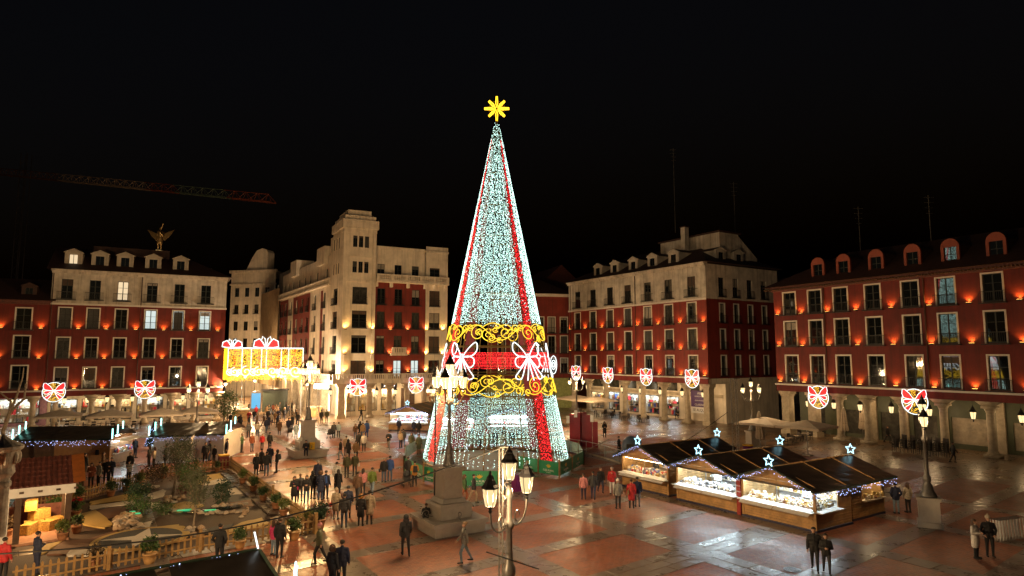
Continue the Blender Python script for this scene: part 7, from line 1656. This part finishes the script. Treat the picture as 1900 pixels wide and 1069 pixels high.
bin_('purple box at the foot of the tree behind the nearest lamp post', 960, 911, M['purp'], M['purp'], .6, 1.0); bin_('red box with yellow lid at the garden corner', 414, 868, M['redp'], M['yelp'], .75, .95); 
yb = MB(); yb.cb(0, 0, 0, .42, .34, .62); ybo = yb.build('yellow_box', M['yelp'], None, Vector((pl2.location.x, pl2.location.y, .705)) + Matrix.Rotation(TH, 3, 'Z') @ Vector((.1, -1.12, 0)), TH); tag(ybo, 'yellow box standing on the street pedestal bench', 'box')
cp = thing('round_planter', 'purple round planter with yellow rim beside the folded parasol', 'planter', G(1388, 838)); m = MB(); m.lathe([(.4, 0), (.48, .55)], 16); m.build('tub', M['purp'], cp); m = MB(); m.lathe([(.5, .55), (.5, .65), (.3, .66)], 16); m.build('rim', M['yelp'], cp)
for i, (px, py, lab) in enumerate([(1880, 1005, 'leaning stack of white crowd barriers at the right edge')]):
    t = thing('crowd_barriers', lab, 'barrier', G(px, py), R(20))
    for k in range(4):
        for j in range(9): m = MB(); m.tube([(-.9 + j*.22, k*.12, .1), (-.9 + j*.22, k*.12 + .05, 1.05)], .014, 5); m.build('bar', M['steel'], t)
        m = MB(); m.tube([(-.9, k*.12, .1), (-.9, k*.12 + .05, 1.05), (.9, k*.12 + .05, 1.05), (.9, k*.12, .1)], .02, 5, closed=True); m.build('frame', M['steel'], t)
def pram(label, px, py, rz, c='black'):
    t = thing('pram', label, 'pram', G(px, py), R(rz), 'prams'); m = MB(); m.cb(0, 0, .45, .42, .7, .22); m.build('seat', cloth(COLS[c]), t); m = MB(); m.ball((0, .12, .82), (.24, .3, .26), 0, 10, 6); m.build('canopy', cloth(COLS['dgrey']), t); m = MB(); m.tube([(-.2, -.3, .55), (-.2, -.6, 1.02), (.2, -.6, 1.02), (.2, -.3, .55)], .015, 5); m.build('handle', M['iron'], t)
    for x in (-.24, .24):
        for y in (-.3, .3): m = MB(); m.tube([(x, y + .12*math.cos(2*PI*k/12), .13 + .12*math.sin(2*PI*k/12)) for k in range(12)], .02, 5, closed=True); m.build('wheel', M['iron'], t)
    return t
pram('dark pram beside the mustard jacket at the barrier', 754, 903, 20); pram('dark pram beside the light blue jacket, mid plaza', 613, 814, 160); pram('dark pram in front of the navy walker in the street crowd', 538, 810, 200)
scn = thing('advert_screen', 'glowing blue advertising screen among the street crowd', 'screen', G(474, 770), R(10)); m = MB(); m.box(-.75, .75, -.1, .1, .4, 3.6); m.build('casing', M['iron_g'], scn); m = MB(); m.box(-.65, .65, -.13, -.101, 1.0, 3.3); m.build('display', em('blue_screen', (.03, .45, .8), .7), scn); m = MB(); m.box(-.5, .5, -.15, .15, 0, .4); m.build('foot', M['iron_g'], scn)
kk = thing('green_kiosk', 'dark green kiosk at the back of the street crowd', 'kiosk', G(510, 764), rG); m = MB(); m.box(-1.9, 1.9, 0, 2, 0, 3.4); m.build('body', pm('kiosk_green', (.03, .045, .03), .5), kk); m = MB(); m.box(-2.1, 2.1, -.3, 2.2, 3.4, 3.6); m.build('roof', M['iron'], kk)
stk = MB(); stk.tube([(0, 0, 0), (.25, -.1, .95)], .014, 5); w_ = G(577, 1050); tag(stk.build('walking_stick', M['iron'], None, w_), 'thin dark walking stick held by the pink beanie walker', 'walking stick')
um = thing('umbrella', 'small beige umbrella above the fence group', 'umbrella', G(556, 930)); m = MB(); m.lathe([(.55, 1.75), (.5, 1.86), (.3, 1.98), (.02, 2.04)], 10); m.build('canopy', M['canvas'], um); m = MB(); m.tube([(0, 0, 1.0), (0, 0, 2.05)], .01, 4); m.build('shaft', M['iron'], um)

# ------------------------------------------------------------------ rooftop statue behind the red house
sp = at(286, 476, 108)
stt = thing('rooftop_statue', 'gilded winged figure on a lit dome behind the red house', 'statue', (sp.x, sp.y, 0), R(0))
m = MB(); m.box(-3, 3, 0, 6, 0, sp.z - 1.4); m.build('tower_base', M['roof'], stt); m = MB(); m.lathe([(2.2, sp.z - 1.4), (2.2, sp.z - .9), (1.7, sp.z - .8), (.9, sp.z + .4), (.7, sp.z + 1.2), (.6, sp.z + 1.3)], 12, c=(0, 1.5, 0)); m.build('dome', M['cream_b'], stt)
bz = put('figure', body_mesh('stand', 'long', 'phone'), stt, (0, 1.5, sp.z + 1.25), 0, 2.3); 
for k in range(4): omat(bz, k, M['bronze'])
for s_ in (-1, 1):
    m = MB(); m.prism_y([(0, sp.z + 3.6), (s_*.8, sp.z + 4.3), (s_*2.3, sp.z + 4.9), (s_*1.6, sp.z + 3.8), (s_*.7, sp.z + 3.0)][::1 if s_ < 0 else -1], 1.6, 1.72); m.build('wing', M['bronze'], stt)
m = MB(); m.tube([(.2, 1.3, sp.z + 5.0), (.6, 1.2, sp.z + 5.9)], .12, 6); m.build('raised_arm', M['bronze'], stt)
lamp('SPOT', 2200, (1, .7, .3), (1.0, -6, sp.z - 1.0), stt, .2, rot=(R(122), 0, R(8)), spot=R(40)).name = 'lamp_light'

# ------------------------------------------------------------------ manhole covers on the near paving
for i, (px, py, lab) in enumerate([(1470, 1058, 'round cast-iron manhole cover in front of the nearest stall'), (735, 960, 'round cast-iron manhole cover left of the stone pedestal')]):
    m = MB(); m.lathe([(.36, 0), (.36, .004), (.33, .007), (.02, .007)], 24)
    for k in range(10): m.cb(.0, -.27 + k*.06, .0072, .5*math.sqrt(max(.02, 1 - ((k - 4.5)/5.4)**2)), .025, .004)
    c_ = G(px, py); tag(m.build('manhole_cover', M['iron_g'], None, (c_.x, c_.y, .0185), .3), lab, 'manhole cover', 'manhole covers')
